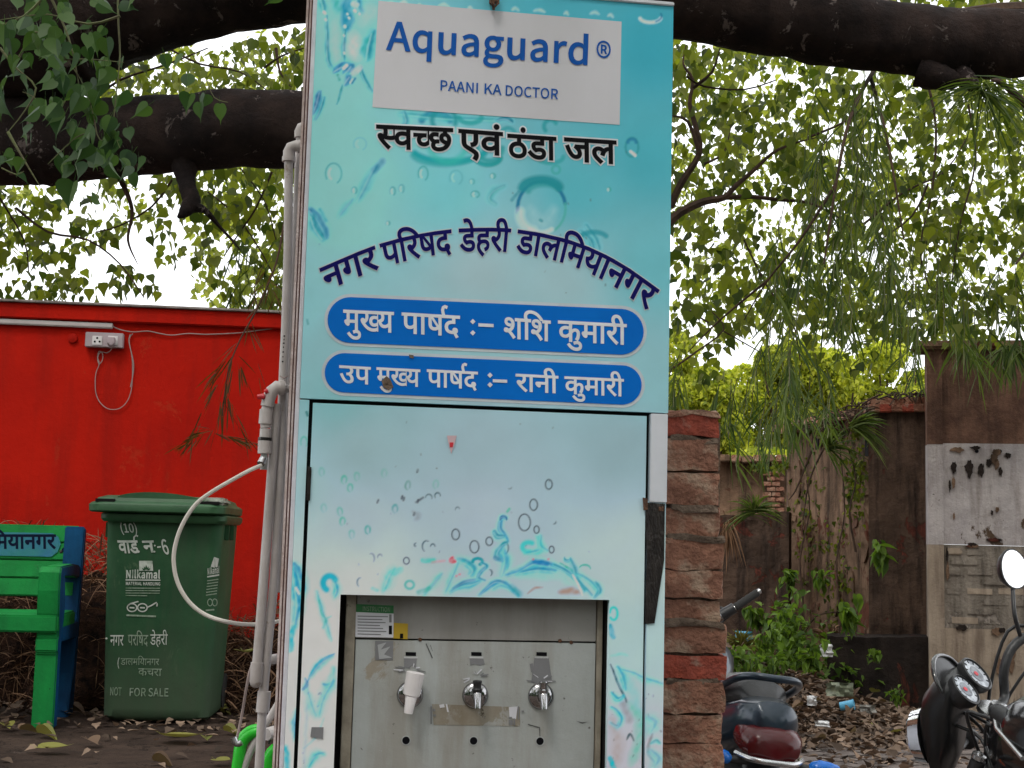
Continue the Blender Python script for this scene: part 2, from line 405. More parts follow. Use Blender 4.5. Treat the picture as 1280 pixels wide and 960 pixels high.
LATIN = {
 'A': [213, [[1,0,34,0,59,78,153,78,177,0,211,0,124,257,88,257], [67,104,79,144,85,161,90,178,95,195,100,213,105,230,106,230,111,213,116,195,122,178,127,161,132,144,145,104]]],
 'q': [217, [[153,-80,185,-80,185,190,159,190,156,172,155,172,139,185,121,192,101,195,76,191,53,178,35,157,23,129,19,95,22,60,32,33,49,12,71,0,97,-5,113,-3,128,3,142,12,154,22,153,-13], [104,22,82,27,65,42,55,65,51,95,54,119,62,140,74,155,89,165,106,168,122,166,137,160,153,148,153,48,137,34,121,25]]],
 'u': [213, [[88,-5,106,-2,122,5,137,16,151,30,152,30,154,0,181,0,181,190,149,190,149,55,136,41,124,31,111,25,97,23,81,26,70,35,64,51,62,74,62,190,29,190,29,70,32,43,38,23,50,8,66,-2]]],
 'a': [197, [[76,-5,93,-2,109,3,125,12,139,23,140,23,143,0,169,0,169,117,167,143,159,165,147,181,128,191,103,195,81,193,61,187,43,179,29,170,41,148,53,156,67,162,82,167,98,168,117,164,129,154,136,138,137,120,94,114,61,103,38,90,25,72,21,49,25,26,36,10,54,-1], [85,21,68,24,56,34,51,51,54,65,63,77,79,86,104,94,137,99,137,46,120,32,103,24]]],
 'g': [197, [[96,-88,129,-84,156,-75,176,-60,188,-42,193,-22,188,-1,176,13,155,21,126,23,89,23,69,26,59,33,56,44,59,57,68,67,82,62,96,60,118,63,137,72,152,86,162,104,166,126,164,142,158,155,150,166,189,166,189,190,123,190,111,194,96,195,74,192,54,183,39,169,29,150,25,127,29,106,38,89,50,76,50,75,40,66,32,54,29,39,31,26,37,15,46,8,46,6,31,-6,21,-21,18,-37,22,-55,32,-69,49,-79,70,-85], [96,82,80,85,68,94,59,108,56,127,61,151,76,166,96,172,112,169,125,160,133,146,137,127,133,108,125,94,112,85], [101,-65,78,-63,60,-56,50,-46,46,-32,48,-21,54,-10,65,0,78,-2,90,-3,123,-3,144,-5,157,-13,161,-27,157,-41,145,-54,126,-62]]],
 'r': [136, [[32,0,64,0,64,122,75,143,87,156,100,164,112,166,122,166,131,163,137,191,127,194,116,195,101,192,86,184,73,172,62,155,58,190,32,190]]],
 'd': [217, [[97,-5,114,-2,129,3,143,12,155,22,156,22,159,0,185,0,185,279,153,279,153,206,154,173,138,185,121,192,101,195,76,191,53,178,35,157,23,129,19,95,22,60,32,33,49,12,71,0], [104,22,82,27,65,42,55,65,51,95,54,119,62,140,74,155,89,165,106,168,122,166,137,160,153,148,153,48,137,34,121,25]]],
 'P': [222, [[35,0,68,0,68,102,110,102,141,105,168,114,187,130,200,152,204,181,200,211,187,232,167,246,141,254,109,257,35,257], [68,129,68,230,104,230,134,228,155,220,168,205,172,181,168,158,156,141,135,132,106,129]]],
 'N': [253, [[35,0,66,0,66,135,65,155,64,175,63,195,62,215,63,215,91,162,185,0,218,0,218,257,187,257,187,123,187,103,188,82,190,62,192,42,190,42,162,95,68,257,35,257]]],
 'I': [103, [[35,0,68,0,68,257,35,257]]],
 'K': [226, [[35,0,68,0,68,81,112,134,189,0,225,0,132,159,213,257,176,257,68,128,68,257,35,257]]],
 'D': [241, [[35,0,101,0,143,6,176,22,200,49,215,85,220,129,215,174,200,209,176,235,142,251,99,257,35,257], [68,27,68,230,97,230,129,226,155,214,173,193,183,165,187,129,183,94,173,65,155,44,129,31,97,27]]],
 'O': [260, [[130,-5,166,1,196,19,219,47,234,84,239,129,234,175,219,211,196,238,166,255,130,261,94,255,63,238,40,211,26,175,20,129,26,84,40,47,63,19,94,1], [130,24,104,29,83,42,67,64,57,94,54,129,57,165,67,193,83,215,104,228,130,233,156,228,177,215,193,193,203,165,206,129,203,94,193,64,177,42,156,29]]],
 'C': [223, [[132,-5,155,-2,176,5,195,17,211,32,193,53,180,41,166,32,151,26,133,24,106,29,84,42,68,64,57,93,54,129,57,165,68,193,85,215,107,228,134,233,155,230,172,221,187,209,204,230,192,242,175,252,156,259,134,261,97,255,66,238,42,211,26,174,20,128,26,82,41,45,65,18,96,1]]],
 'T': [210, [[89,0,121,0,121,229,199,229,199,257,11,257,11,229,89,229]]],
 'R': [222, [[68,135,68,230,111,230,137,228,157,220,169,206,173,185,169,163,157,147,137,138,111,135], [176,0,213,0,147,112,167,119,183,130,195,144,203,163,205,185,201,213,189,233,170,247,145,254,116,257,35,257,35,0,68,0,68,109,114,109]]],
 '®': [166, [[83,125,106,129,126,139,142,155,152,176,156,202,152,228,142,249,126,265,106,275,83,279,60,275,39,265,23,249,13,228,9,202,13,176,23,155,39,139,60,129], [83,139,60,144,41,157,29,177,25,202,29,227,41,247,60,260,83,265,106,260,124,247,136,227,141,202,136,177,124,157,106,144], [54,163,70,163,70,191,86,191,100,163,118,163,100,196,110,204,114,217,110,232,99,240,84,243,54,243], [70,203,70,230,81,230,94,226,98,216,93,206,80,203]]],
 'i': [96, [[32,0,64,0,64,190,32,190], [48,229,59,232,67,239,70,251,64,266,48,271,33,266,27,251,33,235]]],
 'l': [99, [[66,-5,77,-4,84,-2,80,23,73,22,67,25,64,36,64,279,32,279,32,38,36,15,47,0]]],
 'k': [193, [[32,0,64,0,64,50,99,92,155,0,190,0,118,113,181,190,146,190,65,90,64,90,64,279,32,279]]],
 'm': [324, [[32,0,64,0,64,138,81,154,97,164,112,167,128,164,139,155,145,139,147,116,147,0,179,0,179,138,196,154,212,164,227,167,243,164,254,155,260,139,263,116,263,0,294,0,294,120,292,147,285,168,274,183,258,192,237,195,220,192,204,185,189,173,174,159,167,174,156,185,141,192,121,195,105,193,90,186,75,175,62,162,58,190,32,190]]],
 ' ': [78, []],
 'M': [284, [[35,0,64,0,64,142,64,160,63,180,62,200,60,218,62,218,82,159,131,26,153,26,201,159,222,218,223,218,222,200,220,180,219,160,219,142,219,0,249,0,249,257,210,257,161,119,155,102,149,84,143,66,142,66,136,84,130,102,123,119,74,257,35,257]]],
 'E': [206, [[35,0,187,0,187,28,68,28,68,121,165,121,165,149,68,149,68,229,183,229,183,257,35,257]]],
 'L': [190, [[35,0,180,0,180,28,68,28,68,257,35,257]]],
 'H': [255, [[35,0,68,0,68,121,187,121,187,0,220,0,220,257,187,257,187,149,68,149,68,257,35,257]]],
 'G': [241, [[136,-5,161,-2,182,4,201,13,215,25,215,133,131,133,131,106,186,106,186,39,173,31,157,26,139,24,109,29,85,42,68,64,57,93,54,129,57,165,69,193,87,215,110,228,139,233,157,231,171,226,184,218,194,209,212,230,199,241,183,251,162,258,138,261,100,255,67,238,42,211,26,174,20,128,26,82,42,45,66,18,98,1]]],
 'F': [193, [[35,0,68,0,68,115,166,115,166,143,68,143,68,229,183,229,183,257,35,257]]],
 'S': [209, [[106,-5,136,-1,160,9,178,25,190,45,194,68,190,93,178,112,162,126,141,137,104,153,89,159,75,168,65,180,62,196,65,211,75,223,90,230,110,233,127,231,142,226,156,219,168,209,185,230,170,242,152,252,132,259,110,261,83,258,61,249,44,234,33,216,29,193,34,169,46,150,63,137,81,127,118,111,135,103,148,94,157,82,161,65,157,48,146,35,130,27,107,24,87,26,68,33,51,43,36,56,17,33,31,20,47,10,66,2,85,-3]]],
 'U': [252, [[126,-5,156,-1,181,11,201,31,214,63,218,106,218,257,187,257,187,105,184,73,176,50,163,35,146,26,126,24,107,26,91,35,78,50,70,73,67,105,67,257,34,257,34,106,39,63,52,31,71,11,97,-1]]],
 '(': [118, [[84,-69,103,-60,87,-29,75,4,66,38,61,73,59,109,61,144,66,179,75,213,87,246,103,277,84,286,66,254,52,221,41,186,34,149,32,109,34,69,41,32,52,-3,66,-37]]],
 ')': [118, [[35,-69,52,-37,67,-3,77,32,84,69,86,109,84,149,77,186,67,221,52,254,35,286,15,277,31,246,44,213,53,179,58,144,60,109,58,73,53,38,44,4,31,-29,15,-60]]],
 '.': [97, [[49,-5,60,-1,69,7,72,20,69,32,60,41,49,44,37,41,29,32,26,20,29,7,37,-1]]],
 '-': [121, [[16,86,106,86,106,110,16,110]]],
 ':': [97, [[49,137,60,140,69,148,72,161,69,174,60,182,49,186,37,182,29,174,26,161,29,148,37,140], [49,-5,60,-1,69,7,72,20,69,32,60,41,49,44,37,41,29,32,26,20,29,7,37,-1]]],
 '–': [188, [[16,88,172,88,172,109,16,109]]],
 '6': [194, [[105,-5,128,-1,149,10,165,28,175,51,179,79,176,108,167,130,152,146,132,156,108,159,93,157,77,151,63,141,50,129,54,170,63,200,78,220,95,232,116,235,131,233,145,226,157,215,175,235,163,246,149,254,133,259,114,261,86,256,60,241,39,215,25,176,20,123,24,77,36,41,54,16,78,1], [50,103,63,118,77,128,90,134,103,136,123,132,137,120,146,102,149,79,145,55,136,37,123,25,105,21,88,24,73,34,62,51,54,74]]],
 '1': [194, [[31,0,172,0,172,27,120,27,120,257,96,257,81,249,63,243,42,238,42,218,88,218,88,27,31,27]]],
 '0': [194, [[97,-5,124,1,146,17,163,43,174,81,177,129,174,177,163,214,146,240,124,256,97,261,70,256,48,240,31,214,21,177,18,129,21,81,31,43,48,17,70,1], [97,21,81,25,68,38,57,59,51,89,48,129,51,169,57,199,68,220,81,232,97,236,114,232,127,220,137,199,144,169,146,129,144,89,137,59,127,38,114,25]]],
 '8': [194, [[98,-5,125,-1,147,8,164,22,174,40,178,62,175,85,165,104,151,118,135,129,135,131,147,142,158,156,166,174,169,193,166,215,157,234,142,248,123,257,99,261,76,257,57,249,42,235,32,217,28,195,31,177,39,161,50,147,63,136,63,135,46,123,31,107,20,88,16,64,20,41,31,23,49,8,71,-1], [116,139,94,149,75,160,62,175,57,195,63,217,77,232,98,237,117,233,130,224,139,209,142,191,139,173,130,155], [98,19,77,23,60,33,49,48,44,67,47,84,54,100,66,113,80,125,101,116,119,106,134,95,144,81,148,63,144,45,134,31,119,22]]],
 '/': [137, [[4,-63,27,-63,132,278,109,278]]],
 'c': [179, [[107,-5,124,-3,140,2,155,9,169,19,155,41,142,31,127,25,110,22,90,25,74,35,62,50,54,71,51,95,54,119,62,140,75,155,91,165,111,168,125,166,137,160,149,152,165,173,150,184,132,192,110,195,81,191,56,178,36,158,23,130,18,95,23,60,35,33,54,12,79,0]]],
}
DEVA = {
 'स': [388, [[337,316,337,0,291,0,291,153,280,150,268,147,257,146,246,145,233,144,218,144,202,145,185,146,167,148,150,152,135,155,122,159,110,152,96,145,108,130,122,115,136,100,151,84,167,68,184,53,201,38,218,24,187,-7,171,7,156,21,141,36,127,50,113,64,100,78,88,91,76,104,63,120,51,134,42,147,35,158,29,167,26,175,24,185,23,195,25,206,32,216,43,223,60,226,73,224,85,219,95,211,104,201,111,209,117,218,120,229,123,240,124,252,125,263,124,274,123,285,122,294,119,307,115,316,0,316,0,357,397,357,397,316], [212,185,226,185,240,186,253,187,265,189,278,192,291,195,291,316,161,316,165,306,168,294,170,284,171,274,171,263,171,248,169,234,166,221,162,210,157,200,150,191,166,189,181,187,196,185]]],
 'व': [319, [[328,316,268,316,268,0,222,0,222,95,212,88,199,82,186,76,170,71,153,69,134,68,114,69,96,73,79,80,64,89,51,100,40,113,33,129,28,146,26,164,28,188,35,208,45,225,59,240,73,250,89,257,107,262,126,265,146,267,165,266,187,264,196,262,203,261,200,219,189,221,176,223,162,224,149,225,127,223,108,218,93,209,82,197,75,183,73,165,75,147,81,133,91,122,104,114,119,110,135,108,154,109,171,114,186,121,200,130,212,139,222,149,222,316,0,316,0,357,328,357]]],
 'च': [364, [[373,316,313,316,313,0,267,0,267,95,256,88,245,82,231,76,217,72,200,69,182,68,161,69,142,74,125,82,109,92,97,106,88,121,83,139,81,158,82,169,84,179,88,189,96,203,106,213,22,212,22,253,190,253,211,253,223,253,219,213,201,213,180,211,162,206,147,198,136,188,129,174,127,157,129,142,134,130,144,120,155,113,168,109,182,108,200,109,217,113,231,120,244,129,256,139,267,149,267,316,0,316,0,357,373,357]]],
 'छ': [403, [[170,40,192,41,212,45,232,50,250,58,268,68,283,80,296,93,308,107,318,123,324,141,328,159,330,178,328,195,324,210,316,223,307,233,294,239,280,241,263,238,252,230,246,219,244,206,245,194,250,183,259,173,271,164,287,156,307,150,288,114,267,121,248,130,233,140,221,151,209,167,202,185,199,204,201,222,206,238,215,252,227,263,243,271,261,276,261,316,0,316,0,357,411,357,411,316,307,316,307,274,326,267,342,257,356,242,364,229,370,214,374,197,375,177,374,160,371,144,367,128,361,112,353,97,343,82,332,68,320,55,306,43,290,32,273,23,255,15,235,8,215,4,193,1,170,0,144,1,121,6,102,13,86,24,74,37,65,51,60,67,58,84,59,97,62,109,68,122,76,133,61,141,48,151,38,163,31,176,26,190,25,206,28,227,36,245,51,259,64,267,80,273,98,276,118,277,129,277,143,276,156,274,165,272,162,232,144,236,133,238,122,238,100,236,84,229,74,217,71,201,74,186,84,175,93,170,104,165,116,161,128,164,140,166,153,167,166,166,177,165,173,125,166,125,159,125,135,123,118,115,108,103,105,85,107,71,112,60,122,51,136,45,151,41]]],
 'ए': [318, [[326,316,272,316,272,218,272,200,270,185,268,172,264,161,259,151,253,141,241,129,226,120,207,114,186,110,176,153,188,155,198,158,206,162,213,168,218,175,223,185,224,193,225,204,226,218,226,316,92,316,92,203,92,186,93,172,94,160,96,144,101,132,108,122,118,112,127,106,137,99,149,92,213,56,229,46,243,36,255,26,264,17,272,3,277,-12,279,-30,278,-45,275,-60,270,-74,264,-86,258,-97,252,-106,211,-82,218,-70,225,-57,230,-44,231,-32,230,-21,227,-12,220,-4,209,6,198,13,184,22,167,32,117,61,102,70,90,79,78,88,69,98,61,109,55,122,51,133,48,147,46,163,45,182,45,316,0,316,0,357,326,357]]],
 'ठ': [336, [[345,316,213,316,213,238,235,228,254,217,270,203,284,188,295,171,303,153,308,134,310,114,308,95,305,77,299,62,291,49,280,37,269,27,255,18,240,12,224,7,207,3,189,1,171,0,146,1,123,5,102,12,83,21,66,32,52,47,41,63,33,81,28,101,26,124,28,143,31,159,37,175,46,189,56,201,69,212,82,221,97,228,114,234,130,238,147,240,165,241,167,241,167,316,0,316,0,357,345,357], [168,41,188,42,206,46,222,51,236,59,248,69,256,82,261,97,263,115,261,133,256,149,246,165,237,175,226,185,212,193,197,200,177,200,157,199,138,196,122,191,107,184,97,177,89,169,82,159,77,148,73,135,72,121,74,102,79,86,88,72,100,61,114,52,130,46,148,43]]],
 'ड': [331, [[206,128,195,127,183,126,172,123,162,121,152,117,142,113,125,125,110,137,97,151,87,166,81,183,79,202,80,217,84,230,91,240,100,249,109,255,120,259,131,263,144,265,159,267,177,267,230,267,230,316,0,316,0,357,340,357,340,316,277,316,277,226,171,226,156,226,146,225,139,222,133,219,127,211,125,199,127,187,133,176,141,167,150,159,168,165,187,168,208,169,228,168,247,163,264,157,279,147,291,136,300,122,305,106,307,88,305,70,300,53,291,38,279,25,263,14,243,6,220,2,194,0,172,1,150,4,130,9,111,16,93,25,75,36,59,48,43,61,28,75,14,91,49,119,66,101,82,85,99,72,116,61,134,53,153,47,173,44,194,43,223,45,244,54,256,68,260,87,259,100,254,110,246,117,235,123,222,126]]],
 'ज': [426, [[375,316,375,0,329,0,329,213,250,213,236,213,225,213,217,214,230,202,241,189,250,174,257,158,262,142,263,125,262,109,258,94,251,81,243,70,232,61,220,55,207,50,193,47,178,46,163,47,148,50,134,56,120,63,106,74,93,87,80,103,67,121,57,139,47,158,37,180,28,204,18,230,59,245,69,215,80,189,91,166,102,145,114,128,128,110,144,98,159,90,176,88,187,89,197,92,206,98,212,106,216,117,218,130,216,147,210,163,200,178,188,192,173,205,157,217,173,253,329,253,329,316,0,316,0,357,435,357,435,316]]],
 'ल': [389, [[0,316,0,357,398,357,398,316,338,316,338,0,292,0,292,204,284,204,270,203,256,198,246,192,237,183,228,173,220,159,212,141,204,119,160,133,165,150,171,166,179,180,169,186,160,192,151,196,141,200,131,202,120,203,106,201,94,197,85,190,78,180,74,169,72,156,74,141,78,127,85,114,94,101,106,87,121,73,133,61,147,49,161,37,177,23,146,-7,130,7,115,21,100,35,86,48,73,61,61,74,51,87,42,101,33,119,28,138,26,158,27,177,32,194,40,208,50,219,62,229,75,236,89,241,103,244,117,245,134,244,149,241,163,236,177,230,190,222,203,213,221,227,241,237,263,243,287,245,292,245,292,316]]],
 'न': [319, [[0,357,327,357,327,316,268,316,268,0,221,0,221,171,117,171,117,140,115,126,109,116,100,110,88,108,78,109,69,113,59,120,49,129,40,138,32,149,26,161,22,172,21,183,23,195,29,204,40,210,56,212,221,212,221,316,0,316]]],
 'ग': [323, [[119,316,119,134,118,121,112,111,104,104,92,102,82,104,72,108,61,114,51,123,42,133,34,144,28,155,25,166,24,177,25,189,31,198,42,204,59,206,73,206,73,316,0,316,0,357,332,357,332,316,272,316,272,0,226,0,226,316]]],
 'र': [235, [[227,24,196,-7,179,7,163,21,147,36,132,50,118,64,104,78,91,91,79,104,65,120,53,134,43,147,36,158,30,167,27,175,24,185,23,195,25,206,32,216,43,223,60,226,73,224,85,219,95,211,104,200,118,209,128,218,137,229,142,241,146,254,147,269,146,282,144,295,141,307,137,316,0,316,0,357,244,357,244,316,184,316,189,302,192,284,193,263,192,243,187,225,180,210,171,196,159,183,146,173,131,163,114,154,96,146,109,131,124,116,139,100,156,84,170,72,184,59,198,47,212,36]]],
 'प': [326, [[275,316,275,0,229,0,229,110,217,103,205,97,192,91,179,87,163,85,146,84,131,85,117,87,104,92,92,97,82,104,74,111,65,122,58,135,52,148,48,164,46,183,45,206,45,316,0,316,0,357,335,357,335,316], [229,316,92,316,92,212,92,197,93,185,94,175,96,162,99,152,103,145,109,138,120,131,134,126,151,125,166,126,180,129,194,136,207,143,218,152,229,161]]],
 'ष': [332, [[341,357,341,316,281,316,281,0,234,0,234,110,222,103,210,97,196,92,181,87,164,85,146,84,131,85,117,87,104,92,92,97,82,104,74,111,65,122,58,135,52,148,48,164,46,183,45,206,45,316,0,316,0,357], [234,316,118,316,234,165], [109,138,119,131,133,126,150,125,165,126,180,129,194,134,207,141,91,291,91,212,92,197,92,185,93,175,95,162,99,152,103,145]]],
 'द': [299, [[237,-33,229,-20,222,-7,214,6,207,19,201,31,196,42,182,40,165,39,149,40,133,42,116,45,100,50,86,56,72,65,59,75,48,87,39,101,32,117,28,136,26,156,27,172,30,187,35,200,42,211,50,221,59,230,72,240,88,248,105,254,119,258,134,260,150,261,167,262,169,262,169,316,0,316,0,357,307,357,307,316,216,316,216,221,188,221,167,221,149,219,134,217,121,214,110,210,99,204,88,194,80,182,76,173,73,162,72,150,75,131,82,115,95,100,108,92,124,85,143,82,165,80,172,80,179,81,177,92,176,101,177,113,181,123,188,130,200,136,214,138,229,136,242,132,252,124,259,114,263,104,265,93,263,77,256,65,247,56,235,49,240,40,246,31,252,21,259,11,267,-1,276,-14]]],
 'ह': [305, [[184,40,197,44,209,50,218,56,226,64,230,74,231,85,230,99,224,110,215,119,201,126,183,130,161,132,142,131,126,127,112,122,100,115,89,103,82,88,79,71,80,59,82,48,86,37,92,25,101,13,113,0,124,-11,138,-23,155,-37,173,-51,142,-82,122,-65,104,-50,88,-34,74,-20,62,-5,49,13,40,33,35,53,33,75,34,89,37,102,42,113,49,124,57,134,66,142,59,150,53,158,47,168,43,178,40,190,40,202,41,217,45,230,52,240,61,249,70,255,80,259,91,263,103,265,117,267,132,267,207,267,207,316,0,316,0,357,314,357,314,316,254,316,254,226,132,226,117,226,107,225,100,222,94,219,88,211,86,199,87,188,91,179,98,171,105,163,124,168,143,171,163,172,182,172,199,169,214,166,228,160,243,151,255,141,265,129,271,116,275,102,276,88,274,67,268,49,257,33,246,23,233,14,217,7,200,1]]],
 'म': [343, [[292,316,292,0,246,0,246,144,119,144,119,122,117,106,111,95,102,89,91,87,80,89,68,94,57,102,46,112,37,124,29,136,24,148,22,160,24,169,30,177,41,183,57,184,72,184,72,316,0,316,0,357,352,357,352,316], [246,316,119,316,119,184,246,184]]],
 'य': [333, [[342,357,342,316,282,316,282,0,235,0,235,103,224,96,211,90,197,84,181,80,164,77,145,76,125,77,107,81,90,88,75,98,62,111,50,125,40,142,32,160,26,181,22,203,44,208,61,215,75,224,84,234,90,247,92,262,91,273,89,283,85,292,78,305,71,316,0,316,0,357], [74,173,82,156,92,142,103,131,116,123,131,118,149,117,167,118,184,122,199,129,212,137,225,147,235,157,235,316,121,316,128,301,134,286,137,271,138,256,135,232,128,213,115,196,97,183]]],
 'ख': [470, [[419,316,419,0,372,0,372,26,358,19,344,14,328,9,312,6,296,5,280,4,256,5,232,9,208,15,185,24,162,35,139,49,116,66,94,86,71,110,49,137,40,150,33,161,28,170,24,183,23,194,25,206,32,216,43,223,60,226,73,224,85,219,95,211,104,201,111,209,117,218,120,229,123,240,124,252,125,263,124,278,123,291,120,304,115,316,0,316,0,357,478,357,478,316], [307,133,320,134,332,137,343,142,354,147,364,154,372,161,372,316,161,316,167,301,170,283,171,263,170,241,166,221,160,203,151,188,140,175,127,164,112,154,95,145,112,127,128,110,145,95,162,82,180,71,198,62,218,55,238,50,259,46,281,45,298,46,313,48,329,51,343,56,358,62,372,70,372,114,363,109,352,104,341,100,328,97,314,95,299,94,282,95,266,99,251,105,237,114,226,124,217,137,210,151,206,166,204,183,206,203,211,220,220,236,232,248,247,259,264,266,283,270,305,272,316,271,330,270,344,268,354,266,350,226,341,228,331,230,321,232,310,232,293,231,279,226,267,219,258,210,253,197,251,182,253,166,258,154,267,145,278,138,292,135]]],
 'श': [391, [[70,109,57,110,46,113,36,119,29,126,24,135,23,146,26,161,33,172,45,178,60,180,70,179,81,176,89,172,99,166,110,159,128,166,143,178,157,192,165,206,171,220,174,237,175,254,173,274,168,292,158,306,146,317,131,323,114,325,99,323,88,317,81,308,79,296,81,287,85,278,93,268,107,261,119,257,135,254,155,253,145,213,120,216,98,221,80,229,65,240,53,252,45,266,40,281,38,297,40,315,47,331,58,345,70,353,83,358,99,362,117,363,135,362,152,358,168,351,182,341,195,329,206,314,212,301,217,286,220,270,221,253,219,233,216,215,209,197,201,179,190,164,177,150,162,137,146,127,159,115,171,103,184,91,196,77,208,64,218,50,228,37,238,25,201,-1,187,19,173,37,160,53,148,67,136,80,125,92,114,102,103,111,92,110,81,109], [339,316,339,0,293,0,293,316,242,316,242,357,399,357,399,316]]],
 'क': [438, [[446,316,260,316,260,200,274,213,290,222,308,227,327,229,345,228,361,223,375,216,388,205,398,192,405,176,410,158,411,137,410,119,407,101,403,81,398,66,391,51,383,37,374,22,333,46,342,59,349,73,356,88,361,104,364,120,365,136,364,153,360,166,354,176,346,184,335,188,323,190,307,187,291,179,276,166,260,148,260,0,213,0,213,100,203,92,192,85,179,78,164,72,148,69,130,68,112,69,95,73,79,79,64,87,51,98,41,112,33,128,28,146,26,167,28,188,34,208,44,225,58,240,75,251,94,260,116,265,140,267,154,266,170,265,184,263,195,261,191,219,181,221,168,223,155,224,143,225,122,223,105,218,91,210,81,198,75,184,73,168,75,149,81,134,90,123,103,114,116,110,131,108,147,109,162,113,176,120,189,129,201,138,213,149,213,316,0,316,0,357,446,357]]],
 'उ': [315, [[0,357,323,357,323,316,260,316,270,301,277,284,279,267,277,247,271,229,262,214,250,200,233,188,247,175,259,161,270,146,277,133,283,119,286,104,287,87,285,69,281,53,274,39,264,27,252,17,238,10,223,4,206,1,188,0,172,1,156,4,141,10,126,18,111,28,97,41,83,56,69,75,58,92,48,111,37,132,27,155,17,180,57,194,66,172,74,152,83,133,93,115,103,99,113,85,124,72,135,62,150,51,167,45,184,43,199,44,212,47,223,53,231,62,236,75,238,92,236,107,232,122,225,135,215,148,203,161,189,173,177,171,165,170,152,169,149,209,169,210,186,213,200,218,212,224,223,235,230,249,232,266,231,277,228,287,223,296,214,308,202,316,0,316]]],
 'ट': [289, [[298,316,213,316,213,200,182,200,164,200,149,198,136,196,124,192,113,188,104,183,90,171,80,157,74,141,72,123,74,106,78,91,85,78,94,67,105,58,118,51,132,46,147,43,163,43,182,43,200,46,215,50,230,55,246,62,261,70,277,27,260,20,242,13,223,8,204,3,184,1,164,0,145,1,127,4,110,8,93,15,79,23,65,33,54,45,44,58,36,73,31,89,28,107,26,126,28,144,31,161,37,176,46,189,56,201,69,212,82,221,97,228,114,234,130,238,148,240,165,241,167,241,167,316,0,316,0,357,298,357]]],
 'ा': [149, [[98,316,98,0,51,0,51,316,0,316,0,357,157,357,157,316]]],
 'ं': [0, [[-106,443,-104,456,-97,467,-87,474,-75,477,-62,474,-52,467,-45,456,-43,443,-45,431,-52,420,-62,413,-75,410,-87,413,-97,420,-104,431]]],
 'ि': [149, [[51,316,0,316,0,357,46,357,40,370,35,384,32,394,31,405,30,416,33,437,39,456,49,473,64,488,78,497,94,505,112,510,131,514,153,515,184,513,215,508,243,499,271,487,296,471,321,452,344,431,365,407,386,381,404,353,356,353,320,396,283,430,244,454,204,468,163,473,144,472,127,469,112,464,100,456,87,444,79,428,77,410,78,399,79,389,82,380,88,368,95,357,157,357,157,316,98,316,98,0,51,0]]],
 'े': [0, [[-97,353,-103,375,-109,394,-115,410,-121,425,-129,440,-138,453,-147,462,-157,468,-168,472,-181,473,-193,472,-203,470,-221,465,-235,507,-219,511,-202,514,-183,515,-163,513,-145,508,-129,500,-118,491,-107,480,-98,466,-88,450,-81,435,-74,418,-67,398,-61,377,-54,353]]],
 'ी': [149, [[-106,353,-112,366,-117,379,-121,392,-124,404,-126,417,-126,430,-125,447,-120,464,-113,478,-102,491,-89,501,-73,509,-55,513,-35,515,-13,513,6,507,22,498,33,489,44,477,53,463,62,447,69,432,75,416,81,398,88,379,94,357,157,357,157,316,98,316,98,0,51,0,51,316,0,316,0,357,50,357,43,380,37,400,30,418,23,433,16,445,3,461,-13,471,-33,474,-47,472,-59,468,-68,460,-74,449,-78,436,-80,421,-79,408,-77,397,-74,386,-70,375,-65,364,-60,353]]],
 'ु': [0, [[-142,-7,-127,-1,-111,3,-95,5,-78,6,-58,5,-40,1,-24,-6,-11,-16,-1,-28,7,-41,11,-57,13,-74,11,-91,6,-106,-2,-120,-14,-132,-29,-141,-46,-148,-67,-153,-90,-154,-112,-153,-132,-150,-152,-144,-170,-137,-186,-128,-202,-116,-218,-104,-233,-90,-247,-74,-261,-57,-226,-33,-215,-46,-204,-58,-194,-69,-184,-78,-170,-89,-156,-98,-141,-104,-125,-109,-108,-112,-90,-113,-64,-110,-45,-102,-33,-89,-29,-70,-31,-59,-36,-49,-43,-42,-53,-37,-64,-34,-75,-33,-90,-34,-103,-36,-115,-40,-128,-45]]],
}

# ================================================================ lettering
def glyph(key, latin=False):
    half = key.endswith('/') and not latin
    k = key[:-1] if half else key
    if k == '^' and not latin:                                  # reph hook above the head line
        pts = [(0, 350), (-14, 400), (-22, 450), (-10, 495), (26, 514), (62, 500)]
        return 0, [stroke_outline(pts, 21)]
    adv, cs = (LATIN if latin else DEVA)[k]
    cs = [[(c[i], c[i + 1]) for i in range(0, len(c), 2)] for c in cs]
    if k == ' ':
        return adv, []
    if half:
        lim = adv - 98
        out = []
        for c in cs:
            q = []
            for i in range(len(c)):
                a, b = c[i], c[(i + 1) % len(c)]
                ia, ib = a[0] <= lim, b[0] <= lim
                if ia: q.append(a)
                if ia != ib:
                    t = (lim - a[0]) / (b[0] - a[0])
                    q.append((lim, a[1] + t * (b[1] - a[1])))
            if len(q) > 2: out.append(q)
        return lim - 4, out
    return adv, cs
def stroke_outline(pts, w):
    L, Rr = [], []
    for i, p in enumerate(pts):
        a, b = pts[max(i - 1, 0)], pts[min(i + 1, len(pts) - 1)]
        dx, dy = b[0] - a[0], b[1] - a[1]
        l = math.hypot(dx, dy) or 1
        L.append((p[0] - dy / l * w, p[1] + dx / l * w)); Rr.append((p[0] + dy / l * w, p[1] - dx / l * w))
    return L + Rr[::-1]
def area(c):
    return 0.5 * sum(c[i][0] * c[(i + 1) % len(c)][1] - c[(i + 1) % len(c)][0] * c[i][1] for i in range(len(c)))
